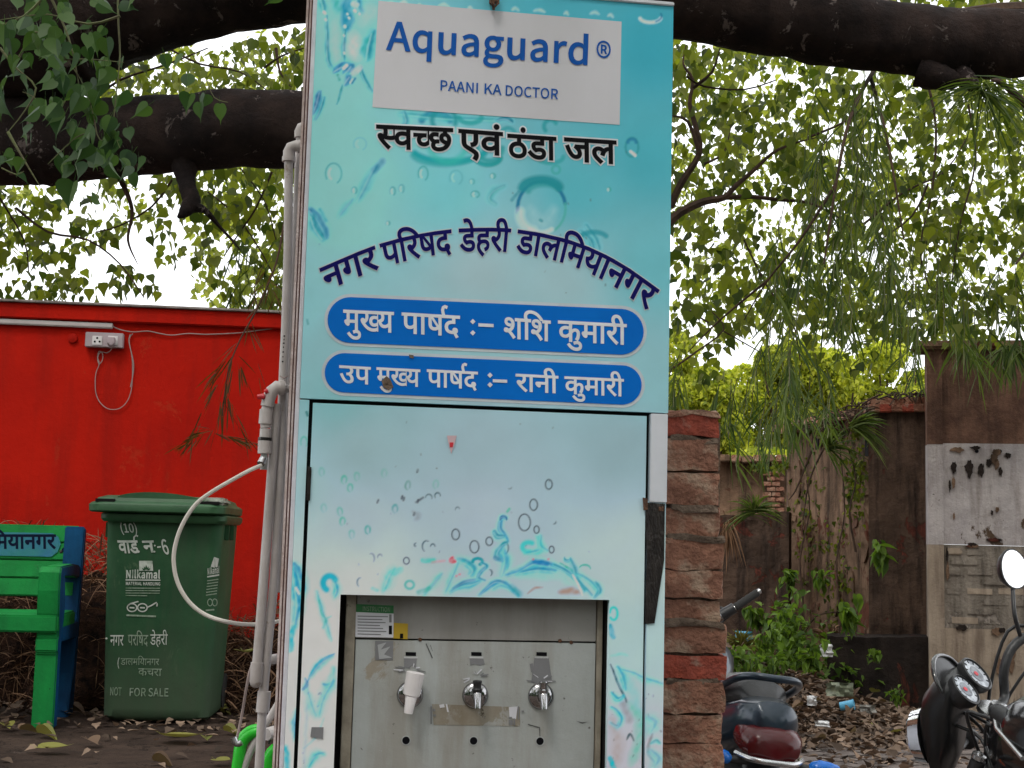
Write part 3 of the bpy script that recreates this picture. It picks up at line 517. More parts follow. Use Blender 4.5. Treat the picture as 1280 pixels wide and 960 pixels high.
def offset(c, w):
    out, n = [], len(c)
    for i in range(n):
        a, p, b = c[i - 1], c[i], c[(i + 1) % n]
        d1 = (p[0] - a[0], p[1] - a[1]); d2 = (b[0] - p[0], b[1] - p[1])
        l1, l2 = math.hypot(*d1) or 1, math.hypot(*d2) or 1
        n1 = (d1[1] / l1, -d1[0] / l1); n2 = (d2[1] / l2, -d2[0] / l2)
        m = (n1[0] + n2[0], n1[1] + n2[1]); q = m[0] * m[0] + m[1] * m[1]
        s = min(2 / q, 1.6) if q > 0.05 else 1.6
        out.append((p[0] + m[0] * w * s, p[1] + m[1] * w * s))
    return out
def layout(tokens, bold=0, latin=False):
    """list of (contours, depth index) and the width"""
    x, out = 0, []
    for i, tk in enumerate(tokens):
        adv, cs = glyph(tk, latin)
        if cs:
            rim = []
            if bold:
                s = 1 if area(max(cs, key=lambda c: abs(area(c)))) > 0 else -1
                rim = [[(p[0] + x, p[1]) for p in offset(c, bold * s)] for c in cs]
            out.append(([[(p[0] + x, p[1]) for p in c] for c in cs], i % 3, rim))
        x += adv + (bold * (1.4 if latin else 0.0))
    return out, x
def text_mesh(mb, items, f, step=None):
    """f(x, y, k) -> world point"""
    for cs, k, rim in items:
        flatp = [p for c in cs for p in c]
        want = abs(sum(area(c) for c in cs)); best = None
        for e in (0, .8, 1.6, -.8, 3, 5):          # nudge the outline until the fill has the right area
            s = 1 if area(max(cs, key=lambda c: abs(area(c)))) > 0 else -1
            try: tr = tessellate_polygon([[Vector((p[0], p[1], 0)) for p in (offset(c, e * s) if e else c)] for c in cs])
            except Exception: continue
            got = sum(abs(area([flatp[i] for i in t])) for t in tr)
            if best is None or abs(got - want) < best[0]: best = (abs(got - want), tr)
            if abs(got - want) < .03 * want: break
        tris = best[1]
        mb.add([f(p[0], p[1], k) for p in flatp], [tuple(t) for t in tris])
        for c, o in zip(cs, rim):                 # the bold rim: a closed strip round each contour
            n = len(c); mb.add([f(p[0], p[1], k) for p in c] + [f(p[0], p[1], k) for p in o], [(i, (i + 1) % n, (i + 1) % n + n, i + n) for i in range(n)])
def word(parent, tokens, p0, p1, h, m, place, bold=6, latin=False, up=(0.028, -1), slant=0.0, outline=None, name='printed_word', m_out=None, depth=0.0016):
    """p0, p1: pixel ends of the head line (of the base line for Latin), h: pixel height; place(px, py, depth)"""
    H = 257.0 if latin else 357.0
    top = 0.0 if latin else 357.0
    W = layout(tokens, 0, latin)[1] if not latin else layout(tokens, bold, latin)[1]
    def f(dep):
        def g(x, y, k):
            t, v = x / W, (y - top) / H * h
            return place(p0[0] + (p1[0] - p0[0]) * t + up[0] * v + slant * v, p0[1] + (p1[1] - p0[1]) * t + up[1] * v, dep + 0.0002 * k)
        return g
    if outline:
        mb = MB(); text_mesh(mb, layout(tokens, bold + outline, latin)[0], f(depth - 0.0008)); mb.build('letter_outline', m_out or M['ink_white'], parent)
    mb = MB(); text_mesh(mb, layout(tokens, bold, latin)[0], f(depth))
    return mb.build(name, m, parent)

# ================================================================ the water machine
PHI = 0.144
FD = 3.33
nF = Vector((-math.sin(PHI), math.cos(PHI), 0)); uF = Vector((math.cos(PHI), math.sin(PHI), 0))
FP = nF * FD; FP.z = 0
def CL(px, py, d=0.0):            # point on the front face (d: towards the viewer)
    return on_plane(px, py, FP - nF * d, nF)
def cs_(px, py, d=0.0):
    p = CL(px, py, d); return (p.dot(uF), p.z)
def W_(s, z, d):                  # s along the face, z up, d towards the viewer
    return uF * s + nF * (FD - d) + Vector((0, 0, z))
def cbox(mb, s0, s1, z0, z1, d0, d1, mi=0):
    vs = [W_(s, z, d) for z in (z0, z1) for (s, d) in ((s0, d1), (s1, d1), (s1, d0), (s0, d0))]
    return mb.add(vs, [(3, 2, 1, 0), (4, 5, 6, 7), (0, 1, 5, 4), (1, 2, 6, 5), (2, 3, 7, 6), (3, 0, 4, 7)], mi)
S_L, S_R, Z_T = -0.0355, 0.8820, 2.745
S_DL, S_DR, Z_D = -0.0045, 0.829, 1.676
S_OL, S_OR, Z_O = 0.0815, 0.7400, 1.2115
root = thing('water_dispenser', 'tall blue and white public drinking water machine with three taps in a steel recess', 'water dispenser', W_(S_L, 0, 0), PHI)

def to_lin(c): return np.array(srgb(c))
_anch = [((385, 60), (118, 190, 198)), ((430, 250), (120, 190, 190)), ((560, 240), (98, 176, 182)), ((720, 240), (70, 160, 168)), ((810, 60), (42, 145, 160)), ((700, 20), (60, 155, 168)),
    ((810, 200), (60, 155, 165)), ((815, 330), (90, 165, 170)), ((600, 340), (137, 166, 168)), ((700, 350), (136, 170, 172)), ((430, 420), (122, 166, 168)), ((600, 435), (124, 168, 170)), ((420, 500), (110, 164, 164)), ((810, 480), (118, 166, 169)), ((385, 380), (120, 178, 180)),
    ((450, 560), (132, 163, 165)), ((600, 560), (135, 162, 167)), ((780, 560), (126, 156, 160)), ((600, 640), (150, 170, 178)), ((450, 660), (152, 173, 181)), ((780, 700), (158, 180, 191)), ((450, 720), (176, 190, 201)),
    ((400, 800), (188, 196, 209)), ((400, 950), (180, 188, 199)), ((790, 800), (150, 180, 191)), ((790, 950), (168, 170, 176)), ((365, 600), (142, 177, 182)), ((360, 800), (182, 192, 206)), ((820, 700), (160, 182, 190))]
DK, MD, LT, TL, WT = (0, 84, 150), (0, 132, 165), (80, 178, 196), (25, 146, 150), (205, 222, 230)
STK = []                                    # (points, half width, colour, alpha, softness)
def S(pts, w, c, a=0.8, soft=1.2):
    if c[2] > 140 and c[0] < 70: c = (c[0], min(255, c[1] * 1.10), c[2] * .92)
    if 2 < len(pts) < 12:                     # round the corners of hand laid strokes
        out = []
        for i in range(len(pts) - 1):
            p, q, r, t = pts[max(i - 1, 0)], pts[i], pts[i + 1], pts[min(i + 2, len(pts) - 1)]
            for j in range(4):
                u = j / 4
                out.append(tuple(0.5 * (2 * q[k] + (r[k] - p[k]) * u + (2 * p[k] - 5 * q[k] + 4 * r[k] - t[k]) * u * u + (3 * q[k] - p[k] - 3 * r[k] + t[k]) * u ** 3) for k in (0, 1)))
        pts_ = out + [pts[-1]]
    else: pts_ = pts
    n0 = len(pts); soft = soft * .72 if w > 1.3 else soft
    rich = 2.0 <= w < 7 and 2 < n0 < 12 and c[2] > 125 and c[0] < 100; pts = pts_; full = n0 >= 12
    if rich: STK.append((pts, w * 1.9, (100, 196, 206), a * .50, soft * 1.8, full))
    STK.append((pts, w, c, a, soft, full))
    if rich:
        STK.append(([(x + w * .35, y - w * .35) for x, y in pts], w * .30, (0, 98, 140), a * .5, 1.0, full))
        STK.append(([(x - w * .3, y + w * .3) for x, y in pts], w * .20, (190, 218, 226), a * .3, .9, full))
def arcp(cx, cy, rx, ry, a0, a1, n=14):
    return [(cx + rx * math.cos(R(a0 + (a1 - a0) * i / n)), cy + ry * math.sin(R(a0 + (a1 - a0) * i / n))) for i in range(n + 1)]
rnd0 = random.Random(8)
# upper left splash of the sign
S([(400, -5), (404, 6), (405, 14)], 4, (15, 140, 165), .8, 4); S([(408, 20), (409, 45), (409.5, 70), (412, 80), (419, 89)], 2.6, (15, 130, 162), .85, 2)
S([(434, -6), (434, 20), (433, 38)], 8, (0, 120, 175), .9, 4); S([(446, -6), (448, 8), (452, 16)], 5, (0, 130, 175), .7, 4); S([(431, 38), (429.5, 58), (430, 78)], 2.6, (15, 135, 165), .85, 2); S([(420, -6), (422, 12)], 5, (30, 150, 170), .6, 5)
S([(419, 28), (418, 52), (421, 76)], 6, (150, 182, 188), .6, 5); S([(443, 44), (442, 60), (446, 70)], 9, (176, 184, 192), .65, 7); S([(464, 14), (456, 24)], 8, (150, 182, 188), .6, 7); S([(400, 20), (398, 60)], 6, (125, 190, 196), .5, 6)
S([(466, 40), (462, 56), (459, 74)], 6.5, (10, 138, 165), .85, 4); S([(457, 50), (453, 66)], 3, (20, 145, 168), .6, 3); S([(451, 84), (455, 98), (465, 114)], 2.6, (10, 132, 160), .85, 1.6)
S([(418, 89), (426, 84), (436, 80)], 4.6, (0, 96, 168), .95, 1.8); S([(431, 92), (437, 86), (440, 82)], 5, (0, 96, 165), .95, 1.8); S([(431, 105), (435, 99), (438, 95)], 4.4, (0, 98, 168), .95, 1.8)
S([(430, 86), (433, 82)], 2, (205, 220, 230), .9, 1); S([(443, 90), (449, 85)], 4, (176, 184, 192), .8, 2.5); S([(441, 99), (438, 103)], 1.6, (190, 210, 222), .8, 1); S([(422, 94), (424, 100)], 2, (60, 140, 150), .7, 1.5); S([(444, 98), (440, 104)], 1.2, (10, 110, 165), .8, 1)
S([(428, 106), (426, 116), (421, 130)], 1.6, (10, 125, 150), .8, 1.2); S([(424, 96), (430, 98), (427, 104)], 3, (120, 185, 190), .6, 2)
for a in ((436, 22), (444, 13), (434, 17), (431, 33), (429.6, 44), (430, 66), (405, 15), (449, 17), (407, 24)): S([a, (a[0] + .6, a[1] + 1)], rnd0.uniform(.8, 2.2), (190, 222, 232), .8, 1)
S([(442, 4), (446, 7)], 3.4, (170, 195, 205), .8, 2)
S([(400, 115), (397, 128), (392, 142)], 4, DK, .85, 2.5); S([(405, 122), (400, 138), (394, 150)], 2.5, MD, .8, 2)
S([(388, 262), (396, 272), (404, 285), (408, 296)], 5, DK, .85, 3); S([(390, 270), (394, 284), (404, 298)], 5, MD, .8, 4); S([(400, 262), (408, 276)], 2, MD, .5, 2)
S([(470, 208), (462, 222), (455, 236), (448, 250)], 6, MD, .45, 5); S([(478, 202), (468, 212)], 4, DK, .4, 3); S([(440, 250), (430, 262), (424, 270)], 4, MD, .35, 4)
for (cx, cy, rx, ry, a) in ((417, 217, 10, 13, .5), (529, 217, 6, 9, .5), (491, 239, 3, 5, .5), (502, 236, 3, 5, .4), (443, 238, 3, 4, .5), (594, 243, 5, 4, .5), (616, 220, 3, 3, .5), (590, 227, 3, 3, .4), (485, 279, 2, 2, .6), (761, 237, 2, 2, .7), (570, 222, 8, 9, .25), (450, 180, 8, 8, .2)):
    S(arcp(cx, cy, rx, ry, 150, 420), 1.1, (35, 130, 150), a, .9); S(arcp(cx, cy, rx * .6, ry * .6, 120, 230), 1.2, WT, a * .6, 1)
S(arcp(690, 18 + 10, 1, 1, 0, 90), 1, MD, .1)
S(arcp(677, 260, 30, 33, 170, 350), 2.2, (20, 105, 135), .75, 1.6); S(arcp(677, 260, 30, 33, 350, 530), 1.6, (60, 140, 155), .55, 1.4)
S(arcp(680, 240, 20, 10, 190, 330), 4, (25, 125, 150), .55, 3); S(arcp(670, 268, 20, 20, 100, 190), 5, WT, .35, 5); S(arcp(676, 236, 24, 12, 185, 350), 5, (15, 115, 145), .7, 3.5); S([(664, 262), (672, 276), (684, 276), (692, 262)], 8, (130, 178, 180), .5, 7); S(arcp(676, 262, 27, 29, 60, 120), 3, (185, 205, 210), .5, 2.5); S([(675, 275), (677, 276)], 2, (35, 130, 140), .6, 1)
S(arcp(790, 184, 8, 12, 0, 360), 1.5, (35, 120, 150), .55, 1.2); S(arcp(790, 178, 5, 4, 180, 360), 2, DK, .45, 1.5); S([(788, 190), (794, 194)], 2, WT, .6, 1)
S(arcp(813, 22, 13, 6, 10, 170), 2, WT, .5, 2); S(arcp(813, 20, 14, 8, -20, 60), 1.2, (15, 105, 140), .6, 1)
for x in (735, 745, 738): S([(x - 12, 292 - (x - 735)), (x, 300), (x + 4, 312)], 3, (20, 130, 160), .6, 2.5)
S(arcp(742, 300, 18, 10, 190, 330), 3, (20, 120, 155), .6, 2)
# band behind the upper words
S(arcp(545, 152, 18, 10, 190, 350), 4, (0, 105, 140), .8, 2.5); S([(500, 142), (560, 148), (620, 150)], 4, (20, 150, 165), .5, 4); S(arcp(562, 186, 46, 16, 20, 160), 4, (10, 130, 160), .75, 3); S(arcp(560, 180, 30, 18, 200, 330), 5, (130, 185, 190), .5, 4); S([(622, 150), (632, 148), (640, 152)], 3, (0, 120, 140), .7, 2); S(arcp(610, 196, 16, 10, 10, 170), 3, (10, 125, 150), .7, 2)

S([(505, 140), (508, 152), (500, 162)], 3, (20, 130, 160), .7, 3); S(arcp(555, 150, 15, 14, 150, 380), 3, (15, 120, 150), .65, 3); S(arcp(588, 146, 14, 8, 10, 170), 3, (20, 130, 155), .6, 2)
S(arcp(555, 192, 40, 14, 0, 170), 3, (20, 130, 155), .55, 3); S(arcp(560, 178, 24, 24, 20, 200), 4, (40, 150, 165), .5, 4); S(arcp(612, 185, 16, 16, 0, 180), 3, (15, 125, 150), .6, 2.5)
S(arcp(635, 172, 10, 12, 200, 330), 2.5, (20, 125, 155), .55, 2); S(arcp(688, 158, 8, 8, 140, 330), 2.5, (20, 125, 155), .6, 2); S(arcp(695, 212, 5, 5, 0, 360), 1.6, (30, 135, 150), .4, 1.5)
S([(620, 255), (612, 248), (618, 238), (630, 232)], 3, (20, 130, 145), .45, 3); S([(640, 250), (648, 240)], 2, (25, 120, 135), .5, 1.5); S(arcp(688, 196, 16, 8, 0, 150), 2.5, (20, 130, 155), .5, 2)
for x, y, l in ((486, 6, 6), (500, 4, 9), (523, 8, 4), (549, 7, 12), (585, 11, 5), (640, 12, 8), (668, 14, 13), (705, 17, 5), (738, 17, 10), (760, 20, 6)): S([(x, y), (x + l * .5, y - 2), (x + l, y + 1)], 2, WT, .35, 2)
# door: small drips
for (x, y, c, a) in ((430, 600, TL, .5), (438, 610, TL, .5), (425, 640, TL, .45), (510, 607, (60, 130, 120), .5), (402, 590, TL, .3), (428, 652, (20, 150, 150), .5), (460, 663, (0, 150, 140), .7), (494, 636, (20, 140, 140), .5), (440, 668, TL, .4), (405, 635, TL, .3), (545, 606, TL, .3), (480, 592, TL, .25), (446, 596, TL, .3)):
    S(arcp(x, y, 3, 5, 100, 400, 6), 1.6, c, a, 1.4)
for (x, y) in ((503, 620), (505, 622), (522, 587), (518, 641), (523, 625), (473, 625)): S([(x, y), (x - 1, y + 3)], 1.4, (60, 65, 75), .6, .8)
S([(517, 640), (523, 644), (519, 650)], 3, (110, 115, 120), .4, 3); S([(520, 628), (529, 622)], 1.3, (60, 65, 75), .6, 1)
for (cx, cy, rx, ry, a) in ((569.6, 668, 4.8, 6.6, .95), (593, 683.5, 5.6, 7.6, .95), (611.6, 676.6, 4.2, 5.2, .95), (655.6, 653, 7.4, 10.4, .95), (667, 631, 4.8, 7, .95), (670.7, 662, 3.2, 4.6, .9), (686, 605.5, 4.2, 6, .8), (689.5, 687, 3, 4.2, .9), (631, 685, 4.5, 7.5, .8), (508, 701, 3.6, 4.2, .7)):
    S(arcp(cx, cy, rx, ry, 0, 360, 22), .75, (45, 60, 70), a, .7)
for (cx, cy, rx, ry, a0, a1, a) in ((533, 683, 5, 7, 120, 300, .7), (541, 684, 3, 4, 190, 350, .7), (536, 622, 4, 4, 180, 380, .6), (547, 620, 3.5, 4, 150, 360, .7), (464, 698, 4, 6, 250, 400, .5), (475, 697, 3, 4, 180, 330, .5), (450, 728, 3.5, 5.5, 120, 280, .6), (572, 638, 3, 4, 190, 330, .5), (637, 608, 3, 3, 20, 120, .4), (692, 652, 3, 3, 0, 90, .6), (520, 681, 2, 2, 90, 270, .7), (612, 716, 3, 4, 270, 420, .7)):
    S(arcp(cx, cy, rx, ry, a0, a1, 10), .9, (40, 75, 85), a, .8)
# door: splash above the recess
S([(631, 648), (626, 650), (625, 660), (630, 668), (634, 676)], 3, (0, 125, 185), .85, 1.6); S(arcp(629, 650, 4, 4, 180, 360, 8), 2, DK, .8, 1)
S([(618, 664), (622, 670), (630, 670)], 3.2, MD, .8, 1.6); S([(634, 678), (628, 682), (622, 693), (632, 700), (634, 710)], 4, MD, .7, 2.2); S([(620, 697), (628, 700)], 3, DK, .6, 1.6)
S([(629, 688), (632, 700), (628, 718)], 5, (70, 175, 195), .5, 3); S([(634, 640), (637, 636)], 1.5, (50, 150, 150), .6, 1)
S(arcp(661, 684, 8, 6, 90, 300), 3.2, (40, 165, 195), .7, 2.4); S([(657, 692), (668, 690), (676, 686), (672, 672)], 3.6, (50, 170, 200), .65, 2.6); S([(676, 670), (675, 682), (684, 689)], 3, (60, 175, 195), .6, 2)
S([(634, 719), (648, 715), (664, 706), (676, 703), (692, 708), (712, 716)], 4, (0, 125, 190), .85, 2.4); S([(650, 716), (672, 712), (694, 714)], 4, (10, 140, 195), .8, 2.5); S([(668, 703), (684, 704)], 2.5, (0, 100, 175), .8, 1.5)
S([(640, 718), (668, 720), (700, 721), (712, 730)], 5, (110, 195, 215), .4, 4); S([(692, 706), (708, 714), (724, 728), (740, 744)], 2.2, MD, .8, 1.5); S([(700, 704), (714, 712), (726, 722)], 1.6, TL, .7, 1)
S(arcp(709, 697, 4, 4, 10, 180, 8), 2, MD, .8, 1.2); S([(713, 700), (718, 712), (722, 726), (730, 738)], 3.6, MD, .6, 2.6); S([(722, 718), (736, 726), (746, 736), (750, 742)], 3, (40, 160, 190), .65, 2.2); S(arcp(731, 711, 7, 5, 200, 360, 8), 1.2, TL, .7, .8)
S([(744, 746), (750, 738), (744, 728)], 3, MD, .6, 2); S([(728, 744), (722, 730), (716, 718)], 1.6, WT, .7, 1)
S([(600, 744), (612, 732), (622, 727), (634, 732), (648, 744)], 3, (0, 125, 185), .85, 1.8); S([(616, 737), (626, 733), (640, 738)], 2, LT, .6, 1.5); S([(640, 734), (650, 742)], 4, MD, .6, 2.5)
S([(563, 740), (575, 733), (590, 730), (600, 726)], 4, (20, 145, 190), .7, 2.4); S([(566, 736), (580, 728), (594, 724)], 2.2, DK, .55, 1.6); S([(573, 700), (584, 704), (592, 712), (588, 718)], 5, (30, 150, 185), .7, 2.6); S(arcp(597, 702, 6, 4, 180, 420), 2, (0, 125, 160), .8, 1.2)
S([(602, 704), (608, 708), (602, 714), (598, 722), (606, 726)], 2.4, (10, 130, 175), .75, 1.5); S([(556, 740), (566, 718), (572, 704)], 3.4, (60, 170, 195), .5, 2.6); S([(530, 744), (545, 726), (552, 718)], 3, (50, 165, 185), .5, 2.4); S([(524, 740), (536, 736)], 3, TL, .5, 2)
S([(528, 700), (542, 701)], 3, (40, 165, 180), .7, 2); S([(540, 703), (556, 701)], 1.5, (190, 140, 140), .5, 1.5); S([(480, 738), (486, 722), (492, 712)], 5, (60, 175, 185), .6, 3); S([(494, 716), (500, 712)], 4, (60, 175, 185), .5, 2)
S(arcp(512, 731, 5.5, 5, 0, 360, 14), 1.6, (50, 150, 165), .6, 1.2); S([(466, 735), (472, 738)], 2, (60, 160, 170), .5, 1.5); S([(660, 742), (668, 735), (678, 734)], 1.3, (150, 105, 75), .6, 1.2); S([(700, 740), (712, 738), (724, 742)], 4, (150, 112, 85), .65, 3)
S([(566, 697), (564, 700), (569, 702)], 3, (225, 60, 70), .85, 1.2); S([(560, 552), (568, 552)], 1, (120, 60, 70), .1)
for a in ((574, 718), (570, 720), (666, 699), (685, 699)): S([a, (a[0] + 1, a[1])], 1.2, (200, 90, 90), .5, .8)
# door leg on the left
S(arcp(412, 729, 8, 9, 120, 330), 4, (10, 145, 195), .8, 2.4); S([(418, 728), (421, 738), (418, 746)], 3.5, (30, 155, 200), .7, 2.2)
S([(396, 740), (402, 762), (409, 785), (414, 800)], 2.6, (90, 185, 195), .6, 2); S([(398, 744), (400, 760), (406, 772), (414, 770)], 1.5, TL, .5, 1.2); S([(404, 784), (408, 775)], 2, TL, .5, 1.5)
S([(418, 817), (404, 824), (390, 840), (380, 862)], 1.6, (0, 105, 175), .9, .9); S([(416, 820), (400, 830), (388, 846)], 3.5, (20, 145, 200), .55, 2.6); S(arcp(409, 848, 9, 9, 20, 120, 8), 3, (0, 105, 185), .85, 1.6)
S([(416, 836), (415, 852), (404, 872), (398, 895)], 4.5, (90, 190, 215), .55, 3.5); S([(382, 856), (388, 880), (394, 896)], 3.5, (90, 190, 215), .5, 3); S([(378, 862), (384, 856), (381, 848)], 2, DK, .6, 1.5); S([(405, 898), (396, 920), (380, 935)], 1.4, (70, 165, 190), .4, 1.5)
S([(385, 960), (390, 950), (396, 944), (404, 942)], 4, (40, 165, 195), .6, 3); S([(384, 880), (380, 960)], 2, (90, 130, 150), .25, 3)
# strip at the far left
S([(366, 706), (372, 715), (377, 730), (377, 745)], 5.5, (0, 125, 190), .9, 2); S([(367, 712), (370, 735), (372, 758), (368, 782)], 5.5, (10, 145, 205), .85, 3); S([(370, 735), (374, 742)], 1.5, WT, .7, 1); S([(366, 785), (363, 812)], 3.5, (10, 150, 205), .8, 2.2)
S([(371, 888), (368, 905), (369, 925)], 3, (0, 130, 195), .8, 2); S([(357, 935), (360, 965)], 3.5, (20, 150, 205), .7, 2.5); S([(383, 515), (384, 519)], 1.6, (30, 110, 110), .7, 1); S(arcp(380, 553, 4, 7, 150, 400, 8), 1.2, (50, 150, 160), .5, 1); S([(384, 400), (385, 405)], 1.2, (50, 130, 130), .5, 1)
# door leg and strip on the right
S(arcp(767, 767, 5, 8, 190, 500, 12), 1.6, (40, 165, 190), .75, 1.2); S([(762, 782), (767, 796)], 3, (20, 140, 185), .7, 1.8); S([(764, 820), (776, 817), (784, 820)], 2, (110, 190, 195), .6, 1.6)
S([(763, 830), (772, 852), (780, 870), (783, 878)], 1.6, (30, 70, 80), .75, 1); S([(772, 834), (778, 846), (782, 862)], 3.4, (20, 150, 195), .75, 2.2); S([(764, 866), (772, 874), (779, 870)], 3, (30, 160, 200), .8, 1.6)
S([(764, 884), (770, 888), (776, 898), (772, 908), (764, 904)], 2.6, (30, 160, 205), .85, 1.5); S([(778, 838), (792, 842), (804, 848), (820, 853), (828, 855)], 2.6, (70, 180, 185), .6, 2); S([(782, 846), (790, 862), (800, 890)], 6, (100, 180, 180), .45, 5)
S([(788, 880), (800, 902), (798, 930), (788, 955)], 7, (60, 160, 165), .5, 5); S([(780, 880), (786, 900)], 4, (90, 80, 80), .35, 4); S([(783, 925), (788, 918), (792, 926)], 1.6, (40, 70, 75), .7, 1)
S([(766, 900), (772, 930), (768, 955)], 8, (150, 130, 118), .35, 7); S([(762, 948), (768, 960)], 3, (20, 150, 190), .8, 1.6); S([(808, 898), (818, 905), (812, 915)], 6, (70, 185, 185), .5, 4.5); S([(814, 930), (820, 926), (825, 929)], 2, (20, 150, 170), .8, 1.2); S([(815, 918), (810, 940), (818, 952)], 2, (90, 80, 75), .45, 2)
S([(812, 940), (822, 950), (816, 960)], 6, (80, 180, 185), .45, 4.5)
rnd = random.Random(3)
for _ in range(60): 
    x, y = rnd.choice([(rnd.uniform(764, 828), rnd.uniform(860, 958)), (rnd.uniform(360, 410), rnd.uniform(860, 955)), (rnd.uniform(400, 800), rnd.uniform(515, 740)), (rnd.uniform(390, 830), rnd.uniform(160, 500))])
    S([(x, y), (x + rnd.uniform(-1, 1), y + rnd.uniform(0, 2))], rnd.uniform(.4, .9), (70, 75, 75), rnd.uniform(.2, .5), .7)
for x in (620, 640, 668): S([(x, 18), (x + 1, 60 + x * .03)], 1.5, (140, 120, 120), .10, 1.5)

def art(P):
    """P: (n,3) world points on the face -> linear colour of the print there"""
    v = P - np.array(EYE)
    z = v @ np.array(_F)
    X = 640 + FPX * (v @ np.array(_R)) / z; Y = 480 - FPX * (v @ np.array(_U)) / z
    col = np.zeros((len(X), 3)); wt = np.zeros(len(X))
    for (ax, ay), c in _anch:
        w = 1.0 / (((X - ax) ** 2 + (Y - ay) ** 2 + 500.0) ** 1.4)
        col += w[:, None] * to_lin(c); wt += w
    col /= wt[:, None]
    # drifting lighter and darker clouds in the print
    q = np.stack([X * 0.016, Y * 0.02], 1)
    dr = np.sin(q[:, 0] * 3.1 + np.sin(q[:, 1] * 2.3) * 1.7) * np.sin(q[:, 1] * 2.7 + np.sin(q[:, 0] * 1.9 + 1.0) * 2.0)
    col *= (1 + 0.02 * dr)[:, None]
    # the water shapes are drawn with wavering, uneven edges
    wx = 1.7 * np.sin(Y * .23 + 1.3 * np.sin(X * .11)) + .5 * np.sin(Y * .61 + X * .2); wy = 1.7 * np.sin(X * .21 + 1.1 * np.sin(Y * .13)) + .5 * np.sin(X * .57 - Y * .2)
    mod = .82 + .20 * np.sin(X * .30 + 2 * np.sin(Y * .17)) * np.sin(Y * .27 + 1.7 * np.sin(X * .15)) + .06 * np.sin(X * .7 + Y * .5)
    X0, Y0 = X, Y
    for pts, w, c, a, soft, full in STK:
        pa = np.array(pts, float)
        amp_ = 0.0 if (w < 1.25 or full) else min(.45, w * .12)
        X, Y = X0 + wx * amp_, Y0 + wy * amp_
        lo, hi = pa.min(0) - w - soft * 2 - 1, pa.max(0) + w + soft * 2 + 1
        idx = np.nonzero((X > lo[0]) & (X < hi[0]) & (Y > lo[1]) & (Y < hi[1]))[0]
        if len(idx) == 0: continue
        x, y = X[idx], Y[idx]
        best = np.full(len(idx), 1e9); L = len(pa) - 1
        closed = full
        for i in range(L):
            d = pa[i + 1] - pa[i]; l2 = max(d @ d, 1e-9)
            t = np.clip(((x - pa[i, 0]) * d[0] + (y - pa[i, 1]) * d[1]) / l2, 0, 1)
            e = np.hypot(x - pa[i, 0] - t * d[0], y - pa[i, 1] - t * d[1])
            ww = w if closed or L == 1 else w * (0.45 + 0.55 * np.sin(PI * np.clip((i + t) / L, 0.0, 1.0)))
            best = np.minimum(best, e - ww)
        k = min(1.0, a * 1.35) * np.clip(0.5 - best / (2 * soft), 0, 1) * (mod[idx] if amp_ else 1.0)
        col[idx] = col[idx] * (1 - k[:, None]) + to_lin(c) * k[:, None]
    g_ = col.mean(1, keepdims=True); col = col + (g_ - col) * .05
    return np.clip(col * np.array((.985, .955, 1.03)) / 0.535, 0.002, 0.84)

def print_mat():
    m, N, Lk, P = nodes_of('printed vinyl')
    at_ = N.new('ShaderNodeVertexColor'); at_.layer_name = 'print'
    tc = N.new('ShaderNodeTexCoord')
    n = N.new('ShaderNodeTexNoise'); n.inputs['Scale'].default_value = 7; n.inputs['Detail'].default_value = 10; n.inputs['Roughness'].default_value = 0.7
    Lk.new(tc.outputs['Object'], n.inputs['Vector'])
    r = N.new('ShaderNodeMapRange'); r.inputs['From Min'].default_value = 0.3; r.inputs['From Max'].default_value = 0.72
    r.inputs['To Min'].default_value = 1.02; r.inputs['To Max'].default_value = 0.95
    Lk.new(n.outputs['Fac'], r.inputs['Value'])
    mu = N.new('ShaderNodeVectorMath'); mu.operation = 'SCALE'
    Lk.new(at_.outputs['Color'], mu.inputs[0]); Lk.new(r.outputs[0], mu.inputs['Scale'])
    Lk.new(mu.outputs[0], P.inputs['Base Color']); P.inputs['Roughness'].default_value = 0.45; P.inputs['Specular IOR Level'].default_value = 0.12
    n2 = N.new('ShaderNodeTexNoise'); n2.inputs['Scale'].default_value = 3.2; n2.inputs['Detail'].default_value = 3
    Lk.new(tc.outputs['Object'], n2.inputs['Vector'])
    b = N.new('ShaderNodeBump'); b.inputs['Strength'].default_value = 0.25; b.inputs['Distance'].default_value = 0.02
    Lk.new(n2.outputs['Fac'], b.inputs['Height']); Lk.new(b.outputs[0], P.inputs['Normal'])
    return m
M['print'] = print_mat()
